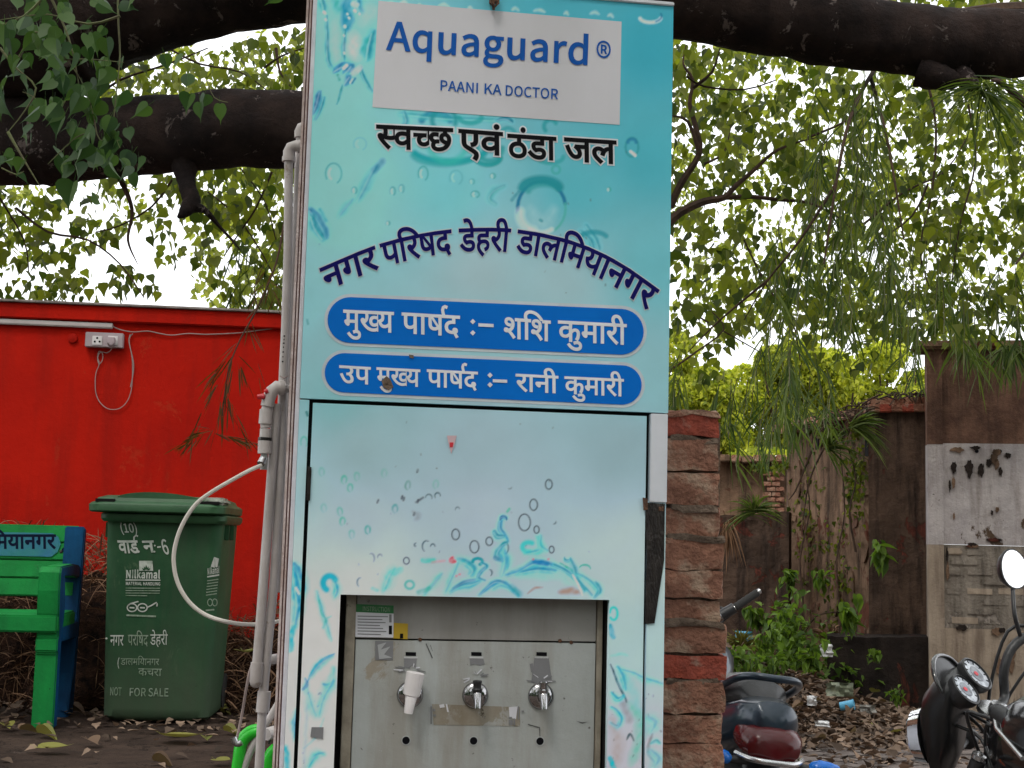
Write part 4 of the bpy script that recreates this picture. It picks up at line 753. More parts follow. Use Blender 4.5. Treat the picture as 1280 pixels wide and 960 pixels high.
def printed(name, rects, d0, d1, parent, step=0.0024, label=None):
    """printed sheet: each rect (s0, s1, z0, z1) is a fine grid carrying the print, with edges back to d0"""
    V, Fc = [], []
    for s0, s1, z0, z1 in rects:
        ns, nz = max(1, int((s1 - s0) / step)), max(1, int((z1 - z0) / step))
        ss, zz = np.linspace(s0, s1, ns + 1), np.linspace(z0, z1, nz + 1)
        gs, gz = np.meshgrid(ss, zz)
        P = gs.reshape(-1, 1) * np.array(uF) + np.array(nF) * (FD - d1) + gz.reshape(-1, 1) * np.array((0, 0, 1.0))
        b = sum(len(x) for x in V)
        i = np.arange(nz)[:, None] * (ns + 1) + np.arange(ns)[None, :]
        f = np.stack([i, i + 1, i + ns + 2, i + ns + 1], -1).reshape(-1, 4) + b
        V.append(P); Fc.append(f)
        bb = b + len(P)                              # edges
        c4 = [W_(s0, z0, d1), W_(s1, z0, d1), W_(s1, z1, d1), W_(s0, z1, d1), W_(s0, z0, d0), W_(s1, z0, d0), W_(s1, z1, d0), W_(s0, z1, d0)]
        V.append(np.array([tuple(q) for q in c4]))
        Fc.append(np.array([(1, 0, 4, 5), (2, 1, 5, 6), (3, 2, 6, 7), (0, 3, 7, 4)]) + bb)
    P = np.concatenate(V); F = np.concatenate(Fc)
    inv = np.array(world_of(parent).inverted())
    Q = P @ inv[:3, :3].T + inv[:3, 3]
    me = bpy.data.meshes.new(name)
    me.vertices.add(len(Q)); me.vertices.foreach_set('co', Q.astype(np.float32).ravel())
    me.loops.add(F.size); me.loops.foreach_set('vertex_index', F.astype(np.int32).ravel())
    me.polygons.add(len(F)); me.polygons.foreach_set('loop_start', np.arange(0, F.size, 4, dtype=np.int32))
    me.update(calc_edges=True); me.validate()
    ca = me.color_attributes.new('print', 'FLOAT_COLOR', 'POINT')
    c = np.ones((len(Q), 4), np.float32); c[:, :3] = art(P)
    ca.data.foreach_set('color', c.ravel())
    me.materials.append(M['print'])
    o = bpy.data.objects.new(name, me); COL.objects.link(o); o.parent = parent
    return o

# body behind the front, then the sign sheet, the door and the side strips
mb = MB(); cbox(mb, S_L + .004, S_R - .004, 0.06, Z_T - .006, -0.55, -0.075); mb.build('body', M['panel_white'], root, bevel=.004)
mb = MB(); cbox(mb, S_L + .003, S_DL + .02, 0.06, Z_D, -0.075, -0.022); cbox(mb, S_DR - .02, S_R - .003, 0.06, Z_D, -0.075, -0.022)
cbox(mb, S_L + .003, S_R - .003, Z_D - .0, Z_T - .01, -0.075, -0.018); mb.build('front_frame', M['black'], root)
zl = cs_(600, 513)[1]
printed('sign_panel', [(S_L, S_R, Z_D + .004, Z_T)], -0.016, 0.0, root)
printed('edge_strip', [(S_L, S_DL - .008, 0.5, Z_D + .001)], -0.02, -0.0015, root)
printed('door', [(S_DL + .001, S_DR - .002, Z_O, Z_D - .006), (S_DL + .001, S_OL, 0.5, Z_O), (S_OR, S_DR - .002, 0.5, Z_O)], -0.02, -0.001, root)
zr = cs_(820, 628)[1]; zr2 = cs_(812, 780)[1]
mb = MB(); cbox(mb, S_DR + .008, S_R - .001, zr, Z_D + .001, -0.02, 0.003); mb.build('edge_cover', M['panel_white'], root, bevel=.0015)
printed('edge_strip', [(S_DR + .006, S_R - .002, 0.5, zr + .002)], -0.02, -0.002, root)
mb = MB(); mb.prism([W_(*cs_(x, y), -0.0015) for x, y in ((807, 628), (831, 630), (830, 700), (818, 779), (806, 780), (808, 700))], -nF * 0.003); mb.build('torn_strip', M['rust_black'], root)
mb = MB(); mb.prism([W_(*cs_(x, y), 0.002) for x, y in ((803, 622), (809, 623), (809, 637), (804, 638))], -nF * 0.004); mb.build('door_clip', M['rust'], root)
mb = MB(); mb.prism([W_(*cs_(x, y), 0.002) for x, y in ((823, 633), (829, 633), (829, 639), (823, 639))], -nF * 0.002); mb.build('rust_spot', M['rust'], root)
# lower skirt of the machine (below the frame)
mb = MB(); cbox(mb, S_L + .002, S_OL, 0.06, 0.5, -0.075, -0.003); cbox(mb, S_OR, S_R - .002, 0.06, 0.5, -0.075, -0.003); cbox(mb, S_OL, S_OR, 0.06, 0.42, -0.075, -0.003); mb.build('lower_panel', M['panel_white'], root)
mb = MB()
for s in (S_L + .06, S_R - .06):
    for d in (-.12, -.5): cbox(mb, s - .025, s + .025, 0, 0.062, d - .03, d + .03)
mb.build('foot', M['rust_black'], root)
mb = MB(); cbox(mb, S_L - .001, S_R + .001, Z_T, Z_T + .010, -0.02, 0.006); mb.build('top_edge', M['panel_white'], root, bevel=.002)
# stripes down the left edge
for a, b, dep, m_, nm in ((-.0105, 0, -.004, 'lilac', 'edge_trim'), (-.0135, -.0105, -.007, 'maroon', 'edge_trim'), (-.0180, -.0135, -.006, 'cream', 'edge_trim'), (-.0205, -.0180, -.010, 'maroon', 'edge_trim'), (-.0265, -.0205, -.008, 'cream', 'edge_trim')):
    mb = MB(); cbox(mb, S_L + a, S_L + b - .0003, 0.06, Z_T - .001, -0.045, dep); mb.build(nm, M[m_], root, bevel=.0007)
# hook on the top edge
mb = MB(); c = CL(617, -4, .012); mb.box(c, (.02, .02, .03), PHI); mb.tube([CL(612, -8, .02), CL(613, 4, .03), CL(618, 9, .02), CL(623, 4, .02), CL(622, -6, .015)], .003, 6); mb.tube([CL(616, -10, .02), CL(617, 12, .02)], .004, 6)
mb.build('rusty_hook', M['rust'], root)
# slits of the hinge side
mb = MB(); mb.prism([CL(x, y, .001) for x, y in ((384.5, 583), (389.5, 584), (387.5, 626), (383, 625))], -nF * 0.003); mb.build('hinge', M['rust_black'], root)

# white panel with the brand lettering
def quad_print(name, px, m, d=.0008, parent=root, place=CL, th=0.0006):
    mb = MB(); n = (place(px[0][0], px[0][1], d) - place(px[0][0], px[0][1], d + th))
    mb.prism([place(x, y, d + th) for x, y in px], n); return mb.build(name, m, parent)
quad_print('white_label', [(473, 1), (777, 27), (774.5, 156), (465.5, 134)], M['white_paper'], .0004)
def pw(t, p0, p1, h, m='ink_white', **k): return word(root, t, p0, p1, h, M[m], CL, **k)
wA = pw('Aquaguard', (483.5, 61.5), (739, 81), 34.5, 'ink_blue', latin=True, bold=7, depth=.0024, up=(.04, -1))
pw('®', (744, 89), (764, 91), 36, 'ink_blue', latin=True, bold=1.5, depth=.0024)
pw('PAANI', (549, 112.6), (599, 116.5), 12.5, 'ink_blue', latin=True, bold=4, depth=.0024)
pw('KA', (604, 116.8), (627, 118.6), 12.5, 'ink_blue', latin=True, bold=4, depth=.0024)
pw('DOCTOR', (630.5, 119), (698, 124), 12.5, 'ink_blue', latin=True, bold=4, depth=.0024)
K = dict(outline=24, bold=13, slant=-.04)
pw(['स/', 'व', 'च/', 'छ'], (471, 156.5), (565, 161), 28, 'ink_black', **K)
pw(['ए', 'व', 'ं'], (574, 162), (627, 166), 28, 'ink_black', **K)
pw(['ठ', 'ं', 'ड', 'ा'], (635, 168), (694, 172), 28, 'ink_black', **K)
pw(['ज', 'ल'], (706, 172.5), (769, 176.5), 28, 'ink_black', **K)
for c0, c1, r in (((438, 400), (776, 414.7), 28.6), ((430.5, 466), (777.5, 481.2), 24.6)):
    for rr, m_, dd in ((r + 4, 'ink_pale', .0004), (r, 'pill', .0016)):
        pts = [(c0[0] + rr * math.cos(R(a)), c0[1] + rr * math.sin(R(a))) for a in range(92, 273, 10)] + [(c1[0] + rr * math.cos(R(a)), c1[1] + rr * math.sin(R(a))) for a in range(-88, 93, 10)]
        quad_print('blue_banner' if m_ == 'pill' else 'banner_border', pts, M[m_], dd, th=.0004)
K = dict(bold=9, depth=.0030, slant=-.03)
MU = ['म', 'ु', 'ख/', 'य']; PA = ['प', 'ा', 'ष', '^', 'द']; KU = ['क', 'ु', 'म', 'ा', 'र', 'ी']
pw(MU, (429.5, 387.5), (491.5, 390.5), 25, **K); pw(PA, (502.6, 391), (574, 395.2), 25, **K)
pw(['श', 'ि', 'श'], (628.8, 397), (687, 401), 25, **K) if False else pw(['श', 'ि', 'श'], (628.8, 397), (687.5, 401.3), 25, **K)
pw(KU, (698, 401), (782.5, 405.6), 25, **K)
pw(['उ', 'प'], (424.5, 457), (462.5, 459.3), 21, **K); pw(MU, (471, 459.5), (524.5, 462.3), 21, **K); pw(PA, (534, 462), (596.5, 465.2), 21, **K)
pw(['र', 'ा', 'न', 'ी'], (645, 467.6), (697, 470.3), 21, **K); pw(KU, (706, 470.8), (779, 474.2), 21, **K)
for x, y, hh in ((591, 409, 7), (641 - 28.5, 475, 6)):
    for dy in (-1, 1): quad_print('colon_dot', [(x, y + dy * hh - 3.4), (x + 3.4, y + dy * hh), (x, y + dy * hh + 3.4), (x - 3.4, y + dy * hh)], M['ink_white'], .003)
quad_print('dash', [(598, 404), (617, 405), (617, 409), (598, 408)], M['ink_white'], .003)
quad_print('dash', [(616, 474), (634, 474.7), (634, 478.5), (616, 477.8)], M['ink_white'], .003)
# the arched line
ARC = [(400, 336), (466, 308.5), (520, 294), (563, 287.5), (600, 285.5), (638, 286.5), (690, 295), (735, 309), (780, 332), (824, 363)]
def arc_at(x):
    for i in range(len(ARC) - 1):
        if x <= ARC[i + 1][0] or i == len(ARC) - 2: break
    def cr(i):
        i0, i1, i2, i3 = max(i - 1, 0), i, i + 1, min(i + 2, len(ARC) - 1)
        t = (x - ARC[i1][0]) / (ARC[i2][0] - ARC[i1][0])
        m1 = (ARC[i2][1] - ARC[i0][1]) / (ARC[i2][0] - ARC[i0][0]); m2 = (ARC[i3][1] - ARC[i1][1]) / (ARC[i3][0] - ARC[i1][0])
        h = ARC[i2][0] - ARC[i1][0]
        y = (2 * t**3 - 3 * t**2 + 1) * ARC[i1][1] + (t**3 - 2 * t**2 + t) * h * m1 + (-2 * t**3 + 3 * t**2) * ARC[i2][1] + (t**3 - t**2) * h * m2
        return y, m1 * (1 - t) + m2 * t
    return cr(i)
def arc_word(tokens, x0, x1, h=28):
    W = layout(tokens)[1]
    def f(dep):
        def g(x, y, k):
            xx = x0 + (x1 - x0) * x / W
            yy, sl = arc_at(xx); v = (y - 357) / 357 * h
            l = math.hypot(1, sl * .75)
            return CL(xx + sl * .75 / l * v + .02 * v, yy - v / l, dep + .0002 * k)
        return g
    mb = MB(); text_mesh(mb, layout(tokens, 27)[0], f(.0008)); mb.build('letter_outline', M['ink_pale'], root)
    mb = MB(); text_mesh(mb, layout(tokens, 11)[0], f(.0016)); mb.build('printed_word', M['ink_navy'], root)
arc_word(['न', 'ग', 'र'], 400, 467); arc_word(['प', 'ि', 'र', 'ष', 'द'], 475, 563) if False else arc_word(['प', 'ि', 'र', 'ष', 'द'], 475, 563)
arc_word(['ड', 'े', 'ह', 'र', 'ी'], 574, 638); arc_word(['ड', 'ा', 'ल', 'ि', 'म', 'य', 'ा', 'न', 'ग', 'र'], 648, 823)
# small paper scraps
quad_print('paper_scrap', [(558.5, 544.5), (571, 544.5), (568, 556), (564, 567.5), (562, 560)], flat('pink scrap', (0.70, 0.50, 0.54), .5), .0010)
quad_print('scrap_mark', [(562, 553), (567, 553), (566, 559), (562.5, 559)], M['dial_red'], .0020)
quad_print('grey_sticker', [(389.5, 909), (404.5, 909), (403.5, 923.5), (388, 921)], M['grey_print'], .0010)
for px in ([(477, 476), (483, 470), (488, 474), (492, 484), (486, 488), (479, 484)], [(511, 443), (517, 444), (517, 448), (512, 447)]):
    quad_print('mud_spot', px, M['mortar'], .0040, th=.0012)

# the recess
RD = 0.052                                         # how far the steel lies behind the door
def RL(px, py, d=0.0): return CL(px, py, -RD + d)
def rs(px, py): 
    p = RL(px, py); return (p.dot(uF), p.z)
s0, zt = rs(447, 750)[0], Z_O + .03
s1 = rs(745, 760)[0]; zs = rs(600, 801)[1]
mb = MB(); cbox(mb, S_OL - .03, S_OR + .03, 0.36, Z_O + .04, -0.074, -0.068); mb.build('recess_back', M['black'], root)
mb = MB(); cbox(mb, s0 - .001, s1 + .001, zs + .002, zt, -0.068, -RD - .001); mb.build('upper_steel_sheet', M['steel_shaded'], root, bevel=.001)
mb = MB(); cbox(mb, s0 - .001, s1 + .001, 0.40, zs - .002, -0.068, -RD); steel = mb.build('tap_panel', M['steel'], root, bevel=.001)
sL0 = rs(431, 800)[0]
mb = MB(); cbox(mb, sL0, s0 - .003, 0.40, zt, -0.068, -RD + .006); mb.build('recess_frame', M['frame_beige'], root, bevel=.0015)
mb = MB(); cbox(mb, s1 + .003, S_OR - .006, 0.40, zt, -0.068, -RD + .006); mb.build('recess_frame', M['frame_beige'], root, bevel=.0015)
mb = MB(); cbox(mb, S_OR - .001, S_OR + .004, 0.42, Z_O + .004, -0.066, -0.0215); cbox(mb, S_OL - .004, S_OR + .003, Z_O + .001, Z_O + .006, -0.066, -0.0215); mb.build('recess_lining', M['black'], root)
mb = MB(); cbox(mb, S_OL - .02, S_OR + .02, 0.38, 0.43, -0.066, 0.02); mb.build('drip_tray', M['steel_shaded'], root, bevel=.003)
# instruction sticker, yellow sticker, foil
q = lambda nm, px, m, d=.0008: quad_print(nm, px, m, d, root, RL)
q('instruction_sticker', [(445, 755), (492, 757), (492, 797), (444, 796)], M['white_paper'])
q('sticker_header', [(445, 755), (492, 757), (492, 767), (445, 765)], M['green_print'], .0018)
word(root, 'INSTRUCTION' if False else list('INST') + list('RUCTION'), (453, 763.4), (488, 764.8), 5.5, M['stencil_worn'], RL, bold=3, latin=True, depth=.0030, name='sticker_word')
for i in range(7):
    y = 769.5 + i * 3.7
    q('sticker_line', [(447, y), (485 - (i * 7) % 11, y + .8), (485 - (i * 7) % 11, y + 2.0), (447, y + 1.2)], M['grey_print'], .0018)
q('sticker_mark', [(486.5, 768), (489.5, 768), (489.5, 778), (486.5, 778)], M['grey_print'], .0018); q('sticker_mark', [(486, 782), (490, 782), (490, 793), (486, 793)], M['ink_black'], .0018)
q('yellow_sticker', [(492, 778.5), (510, 779.5), (509.5, 799), (491.5, 798)], M['yellow_print'], .0008); q('sticker_mark', [(500, 792), (504, 792), (504, 798), (500, 798)], M['ink_black'], .0018)
q('foil_sticker', [(469, 801), (491.5, 801), (491, 825), (469, 825)], M['grey_print'])
q('foil_pale_mark', [(472, 806), (483, 803), (476, 812), (488, 808), (480, 818), (490, 822), (474, 824)], flat('scratched foil', (0.42, 0.43, 0.44), .4), .0018)  # paler jagged mark on the foil sticker
for cx in (513.5, 595.5, 677):
    q('slot', [(cx - 6.5, 815), (cx + 6.5, 815.4), (cx + 6.5, 820), (cx - 6.5, 819.6)], M['ink_black'])
    q('slot_rim', [(cx - 8.5, 820.6), (cx + 8.5, 820.8), (cx + 8.5, 823), (cx - 8.5, 822.8)], flat('chipped white', (.55, .55, .56), .5))
for px in ([(505, 823), (521, 823), (520, 835), (514, 832), (512, 836), (505, 834)], [(587, 823), (604, 823), (606, 830), (600, 832), (594, 830), (588, 832)], [(668, 822), (686, 822), (690, 852), (681, 856), (664, 853)], [(662, 830), (666, 829), (667, 842), (664, 840)]):
    q('foil_patch', px, M['grey_print'])
for (x0, x1, y0, y1) in ((538, 540, 883, 905), (636, 641, 900, 906), (642, 644, 898, 907), (647, 649, 883, 899), (541, 544, 886, 889), (541.5, 545, 893, 895.5), (652, 655, 888, 890), (636, 640, 896, 898)):
    q('printed_mark', [(x0, y0), (x1, y0), (x1, y1), (x0, y1)], M['grey_print'], .0018)
for px in ([(549, 881), (555, 880), (556, 884), (550, 885)], [(557, 880), (559, 880), (561, 890), (559, 890)], [(636, 884), (647, 883), (645, 899), (637, 897)]):
    q('glue_remains', px, M['white_paper'])
quad_print('tape_ghost', [(540, 880), (650, 884), (650, 908), (542, 906)], aged('old glue stain', (0.33, 0.31, 0.265), (0.26, 0.225, 0.175), (0.22, 0.18, 0.13), (0.37, 0.37, 0.35), .55, .9, .7, 9, .1, False, 12), .0005, root, RL, .0003)
for cx, cy in ((507.5, 925.5), (592, 926), (675, 926.5)):
    mb = MB(); mb.lathe(RL(cx, cy, .0), -nF, [(0, .0112), (.0015, .0112), (.0016, .0090), (.0004, .0088)], 18); mb.build('drain_hole_rim', flat('worn rim', (.42, .43, .43), .5), root, smooth=True)
    mb = MB(); mb.lathe(RL(cx, cy, .0012), -nF, [(0, .0092), (.0006, .0092)], 18); mb.build('drain_hole', M['ink_black'], root)
for cx, cy in ((525, 799.5), (700, 801), (714, 803)): 
    mb = MB(); mb.lathe(RL(cx, cy, 0), -nF, [(0, .005), (.002, .0045), (.0025, .001)], 8); mb.build('rivet', M['rust'], root)
# limescale crackle round the taps
for cx, cy in ((595, 846), (677, 850), (512, 836)):
    for i in range(10):
        a = rnd.uniform(0, 2 * PI); r0, r1 = rnd.uniform(6, 10), rnd.uniform(13, 21)
        b = a + rnd.uniform(-.25, .25)
        x0, y0, x1, y1 = cx + r0 * math.cos(a), cy + r0 * .45 * math.sin(a), cx + r1 * math.cos(b), cy + r1 * .5 * math.sin(b)
        q('limescale', [(x0, y0), (x1, y1), (x1 + 1, y1 + 1.2), (x0 + .5, y0 + 1.6)], M['white_paper'] if i % 2 else M['grey_print'], .0018)
# scratches and runs on the steel
for px in ([(533, 804), (541, 822), (540, 823), (532, 805)], [(538, 806), (541, 814), (540.6, 814), (537.4, 806)], [(720, 901), (728, 903), (735, 902), (728, 904.4)], [(660, 905), (675, 909), (675.5, 922), (674.5, 922), (674, 910), (660, 906)]):
    q('scratch', px, flat('scratch dark', (.10, .10, .10), .5), .0006)
def tap(cx, cy, kind):
    c = RL(cx, cy, 0)
    up = Vector((0, 0, 1)); o = -nF
    mb = MB()
    mb.lathe(c, o, [(0, .0325), (.003, .0325), (.007, .029), (.012, .021), (.014, .012)], 28)
    fl = mb.build('tap_flange', M['chrome'], root, smooth=True)
    if kind:
        mb = MB(); mb.tube([c, c + o * .03, c + o * .048 - up * .002], [.0115, .0115, .010], 14)
        mb.tube([c + o * .040 + up * .004, c + o * .050 - up * .008, c + o * .054 - up * .026], [.012, .0095, .0085], 14); mb.build('tap_spout', M['chrome'], root, smooth=True)
        mb = MB(); mb.lathe(c + o * .036 + up * .008, up, [(0, .011), (.010, .013), (.013, .010), (.024, .010), (.027, .0115), (.031, .0105), (.032, .004)], 18); mb.build('tap_knob', M['black_plastic'] if kind == 1 else M['chrome'], root, smooth=True)
    else:
        mb = MB(); t = (up + uF * .16).normalized()
        mb.tube([c + o * .01, c + o * .03], .009, 12)
        mb.tube([c + o * .034 - t * .002, c + o * .036 + t * .004, c + o * .038 + t * .036, c + o * .038 + t * .056, c + o * .038 + t * .058], [.012, .0205, .0215, .0225, .018], 20)
        mb.build('tap_body', M['tap_white'], root, smooth=True)
        mb = MB(); mb.tube([c + o * .036 + t * .008, c + o * .044 - t * .012, c + o * .046 - t * .034, c + o * .046 - t * .040], [.016, .013, .011, .0105], 12); mb.build('tap_spout', M['tap_white'], root, smooth=True)
tap(512.5, 868, 0); tap(594, 869, 1); tap(676, 870, 2)

# ================================================================ pipes, valve and hose beside the machine
PY = 3.40
pr = thing('water_pipes', 'grey plastic water pipes climbing the left edge of the machine', 'water pipe', at(335, 1000, PY) * 1.0)
pr.location.z = 0.0
RP = .0122
def pp(name, pts, r=RP, m='pvc', n=14, Y=PY, parent=pr, smooth=True, **k):
    mb = MB(); mb.tube([at(p[0], p[1], (p[2] if len(p) > 2 else Y)) for p in pts], r, n); return mb.build(name, M[m], parent, smooth=smooth, **k)
def down(px, py, Y, z=0.0):
    p = at(px, py, Y); return Vector((p.x, p.y, z))
mb = MB(); mb.tube([at(361, 200, PY), at(360, 315, PY), at(357, 410, PY), at(353.5, 480, PY), at(350, 600, PY), at(342.5, 727, PY), at(329, 868, PY)], RP * .92, 14); mb.build('pipe', M['pvc'], pr, smooth=True)
p2 = at(324, 960, PY)
mb = MB(); mb.tube([at(329, 866, PY), p2, down(320, 1040, PY, .02)], RP * .92, 14); mb.build('pipe', M['pvc'], pr, smooth=True)
pp('coupling', [(330.5, 864), (328, 890)], RP * 1.32)
pp('elbow', [(361, 200), (361, 190), (363.5, 184.5), (370, 182.5), (377, 183.5)], RP * 1.2)
pp('elbow', [(361, 202), (361, 196)], RP * 1.4); pp('elbow', [(373, 183, PY), (378, 183.6, PY)], RP * 1.4)
pp('elbow', [(375, 172, 3.44), (375, 165, 3.44), (377, 160, 3.44), (382, 158.5, 3.44), (388, 158.6, 3.46)], RP * 1.2)
pp('pipe', [(375, 172, 3.44), (373.5, 200, 3.44), (370, 293, 3.44), (366, 380, 3.44), (362, 480, 3.44), (356, 620, 3.44), (349, 740, 3.44)], RP * .85)
pp('pipe', [(346, 505, 3.385), (342, 560, 3.385), (336, 640, 3.385), (327, 760, 3.385), (321, 835, 3.385)], RP * .98)
pp('end_cap', [(321.5, 828, 3.385), (320, 852, 3.385), (319.8, 857, 3.385), (319.6, 859.5, 3.385)], [RP * 1.28, RP * 1.28, RP * 1.05, RP * .5])
pp('pipe', [(352, 485, 3.38), (372, 487, 3.40)], RP * .85)
pp('tee', [(356, 485, 3.37), (346, 484, 3.365), (340, 489, 3.365), (336, 498, 3.365), (334, 508, 3.365)], RP * 1.35)
pp('union_collar', [(354, 484.6, 3.37), (349, 484.4, 3.367)], RP * 1.6)
pp('pipe', [(334, 508, 3.365), (331, 520, 3.365), (332, 535, 3.365)], RP * 1.05)
pp('reducer', [(333, 512, 3.365), (331.5, 530, 3.365)], RP * 1.35)
pp('valve_body', [(332, 536, 3.365), (331.5, 547, 3.365)], RP * 1.15); pp('union_collar', [(331.5, 547, 3.365), (331.2, 551, 3.365)], RP * 1.4, 'rust_black')
pp('reducer', [(331.2, 551, 3.365), (330.6, 567, 3.365)], RP * 1.38)
pp('brass_tap', [(330.4, 567, 3.365), (330, 575, 3.365), (329.5, 587, 3.365)], [RP * .7, RP * .8, RP * .7], 'steel')
pp('tap_nut', [(329, 574, 3.35), (326, 580, 3.34)], RP * .8, 'silver')
pp('valve_handle', [(322, 496, 3.35), (329, 495.5, 3.35), (331, 498, 3.36)], [.006, .0075, .006], 'lid_red'); pp('valve_handle', [(331, 490, 3.35), (335, 488, 3.35)], .006, 'lid_red')
pp('tie_wire', [(350, 470, 3.37), (355, 473, 3.365), (360, 470, 3.38)], .0016, 'cable')
pp('pipe', [(347, 823, 3.46), (341, 824, 3.46), (336, 826, 3.46)], [RP, RP, RP * .6])
q0 = at(352.4, 424, PY - .0112)
for i, (yy, w) in enumerate(((420, 3), (424.5, 2), (429, 3.4), (434, 2.2), (440, 3), (446, 2), (452, 3.2))):
    mb = MB(); mb.box(at(355.4 - i * .35, yy, PY - .0112), (w * .0012, .0008, .0035)); mb.build('pipe_print', M['ink_black'], pr)
hose = MB()
hp = [(326, 582, 3.33), (312, 588), (290, 600), (266, 614), (246, 629), (231, 650), (221, 674), (217, 700), (222, 728), (236, 752), (256, 768), (282, 777), (310, 780.5, 3.43), (335, 779, 3.46), (354, 775, 3.47)]
def smooth_pts(p, k=4):
    out = []
    for i in range(len(p) - 1):
        a, b, c, d = p[max(i - 1, 0)], p[i], p[i + 1], p[min(i + 2, len(p) - 1)]
        for j in range(k):
            t = j / k
            out.append(tuple(0.5 * ((2 * b[q]) + (-a[q] + c[q]) * t + (2 * a[q] - 5 * b[q] + 4 * c[q] - d[q]) * t * t + (-a[q] + 3 * b[q] - 3 * c[q] + d[q]) * t ** 3) for q in range(len(b))))
    out.append(tuple(p[-1])); return out
hp = [(p[0], p[1], p[2] if len(p) > 2 else 3.30) for p in hp]
hose.tube([at(*p) for p in smooth_pts(hp)], .0052, 8)
ho = hose.build('hose', M['hose'], None, smooth=True); tag(ho, 'thin off white hose looping left from the pipe tap across the green bin', 'hose')

# ================================================================ the setting: ground, raised platform, paving
def grid_mesh(name, x0, x1, y0, y1, nx, ny, zf, m, kind='structure'):
    mb = MB()
    vs = [(x0 + (x1 - x0) * i / nx, y0 + (y1 - y0) * j / ny) for j in range(ny + 1) for i in range(nx + 1)]
    mb.v = [(x, y, zf(x, y)) for x, y in vs]
    mb.f = [(j * (nx + 1) + i, j * (nx + 1) + i + 1, (j + 1) * (nx + 1) + i + 1, (j + 1) * (nx + 1) + i) for j in range(ny) for i in range(nx)]
    mb.m = [0] * len(mb.f)
    o = mb.build(name, m, None, smooth=True); o['kind'] = kind
    return o
def heap_z(x, y):                       # the mound of swept leaves at the foot of the wall
    a = math.exp(-(((x - 2.35) / 0.60) ** 2 + ((y - 11.4) / 0.9) ** 2)) * 0.24
    b = math.exp(-(((x - 1.85) / 0.5) ** 2 + ((y - 12.7) / 0.9) ** 2)) * 0.52
    return a + b
grid_mesh('ground', -150, 150, -60, 280, 40, 40, lambda x, y: -0.012, M['dirt'])
grid_mesh('dirt_verge', -1.0, 9, 9.5, 16.5, 60, 60, lambda x, y: 0.005 + heap_z(x, y) + .02 * fbm((x, y, 0), 2.2), M['dirt'])
PZ = 0.48
plat = MB()
plat.box((-7.35, 6.6, PZ / 2 - .02), (15.3, 5.4, PZ - .04)); pl = plat.build('platform', M['slab'], None); pl['kind'] = 'structure'
grid_mesh('platform_floor', -15, 0.3, 3.9, 9.3, 120, 60, lambda x, y: PZ + .010 * fbm((x, y, 1), 1.6) - .012 * (1 if x > .2 or y < 4.0 else 0), M['slab'])
# pavers on the lane to the right: a running bond turned a little, 300 laid one by one, the rest of the lane as stuff
lane = MB(); lane.box((4.0, 6.0, -0.004), (7.6, 12.5, 0.012)); ln = lane.build('paved_lane', M['paver'], None); ln['kind'] = 'structure'
me_p = []
for v in range(5):
    mb = MB(); mb.box((0, 0, 0), (0.262 + .006 * (v % 3), 0.122, 0.03))
    o = mb.build('paver', M['paver'], ln, bevel=.008); me_p.append(o.data)
    bpy.data.objects.remove(o)
cand = []
ca, sa = math.cos(R(24)), math.sin(R(24))
for i in range(-40, 60):
    for j in range(-80, 110):
        u = (i + .5 * (j % 2)) * .272; w = j * .132
        x, y = 2.4 + u * ca - w * sa, 8.0 + u * sa + w * ca
        if not (0.75 < x < 7.4 and 4.4 < y < 11.9): continue
        if heap_z(x, y) > .12: continue
        px, py = proj(Vector((x, y, 0)))
        vis = 905 < px < 1165 and 840 < py < 965
        cand.append((0 if vis else 1, y, x, i, j))
cand.sort()
mbs = MB(); rp = random.Random(5)
for k, (vis, y, x, i, j) in enumerate(cand):
    rot = R(24) + rp.uniform(-.03, .03); z = 0.008 + rp.uniform(-.006, .008)
    tilt = (rp.uniform(-.03, .03), rp.uniform(-.03, .03))
    if k < 300:
        o = bpy.data.objects.new('paver', me_p[rp.randrange(5)]); COL.objects.link(o); o.parent = ln
        o.location = (x, y, z); o.rotation_euler = (tilt[0], tilt[1], rot)
    else:
        mbs.box((x, y, z - .001), (.26, .12, .03), rot)
if mbs.v: mbs.build('paver', M['paver'], ln, kind='stuff')

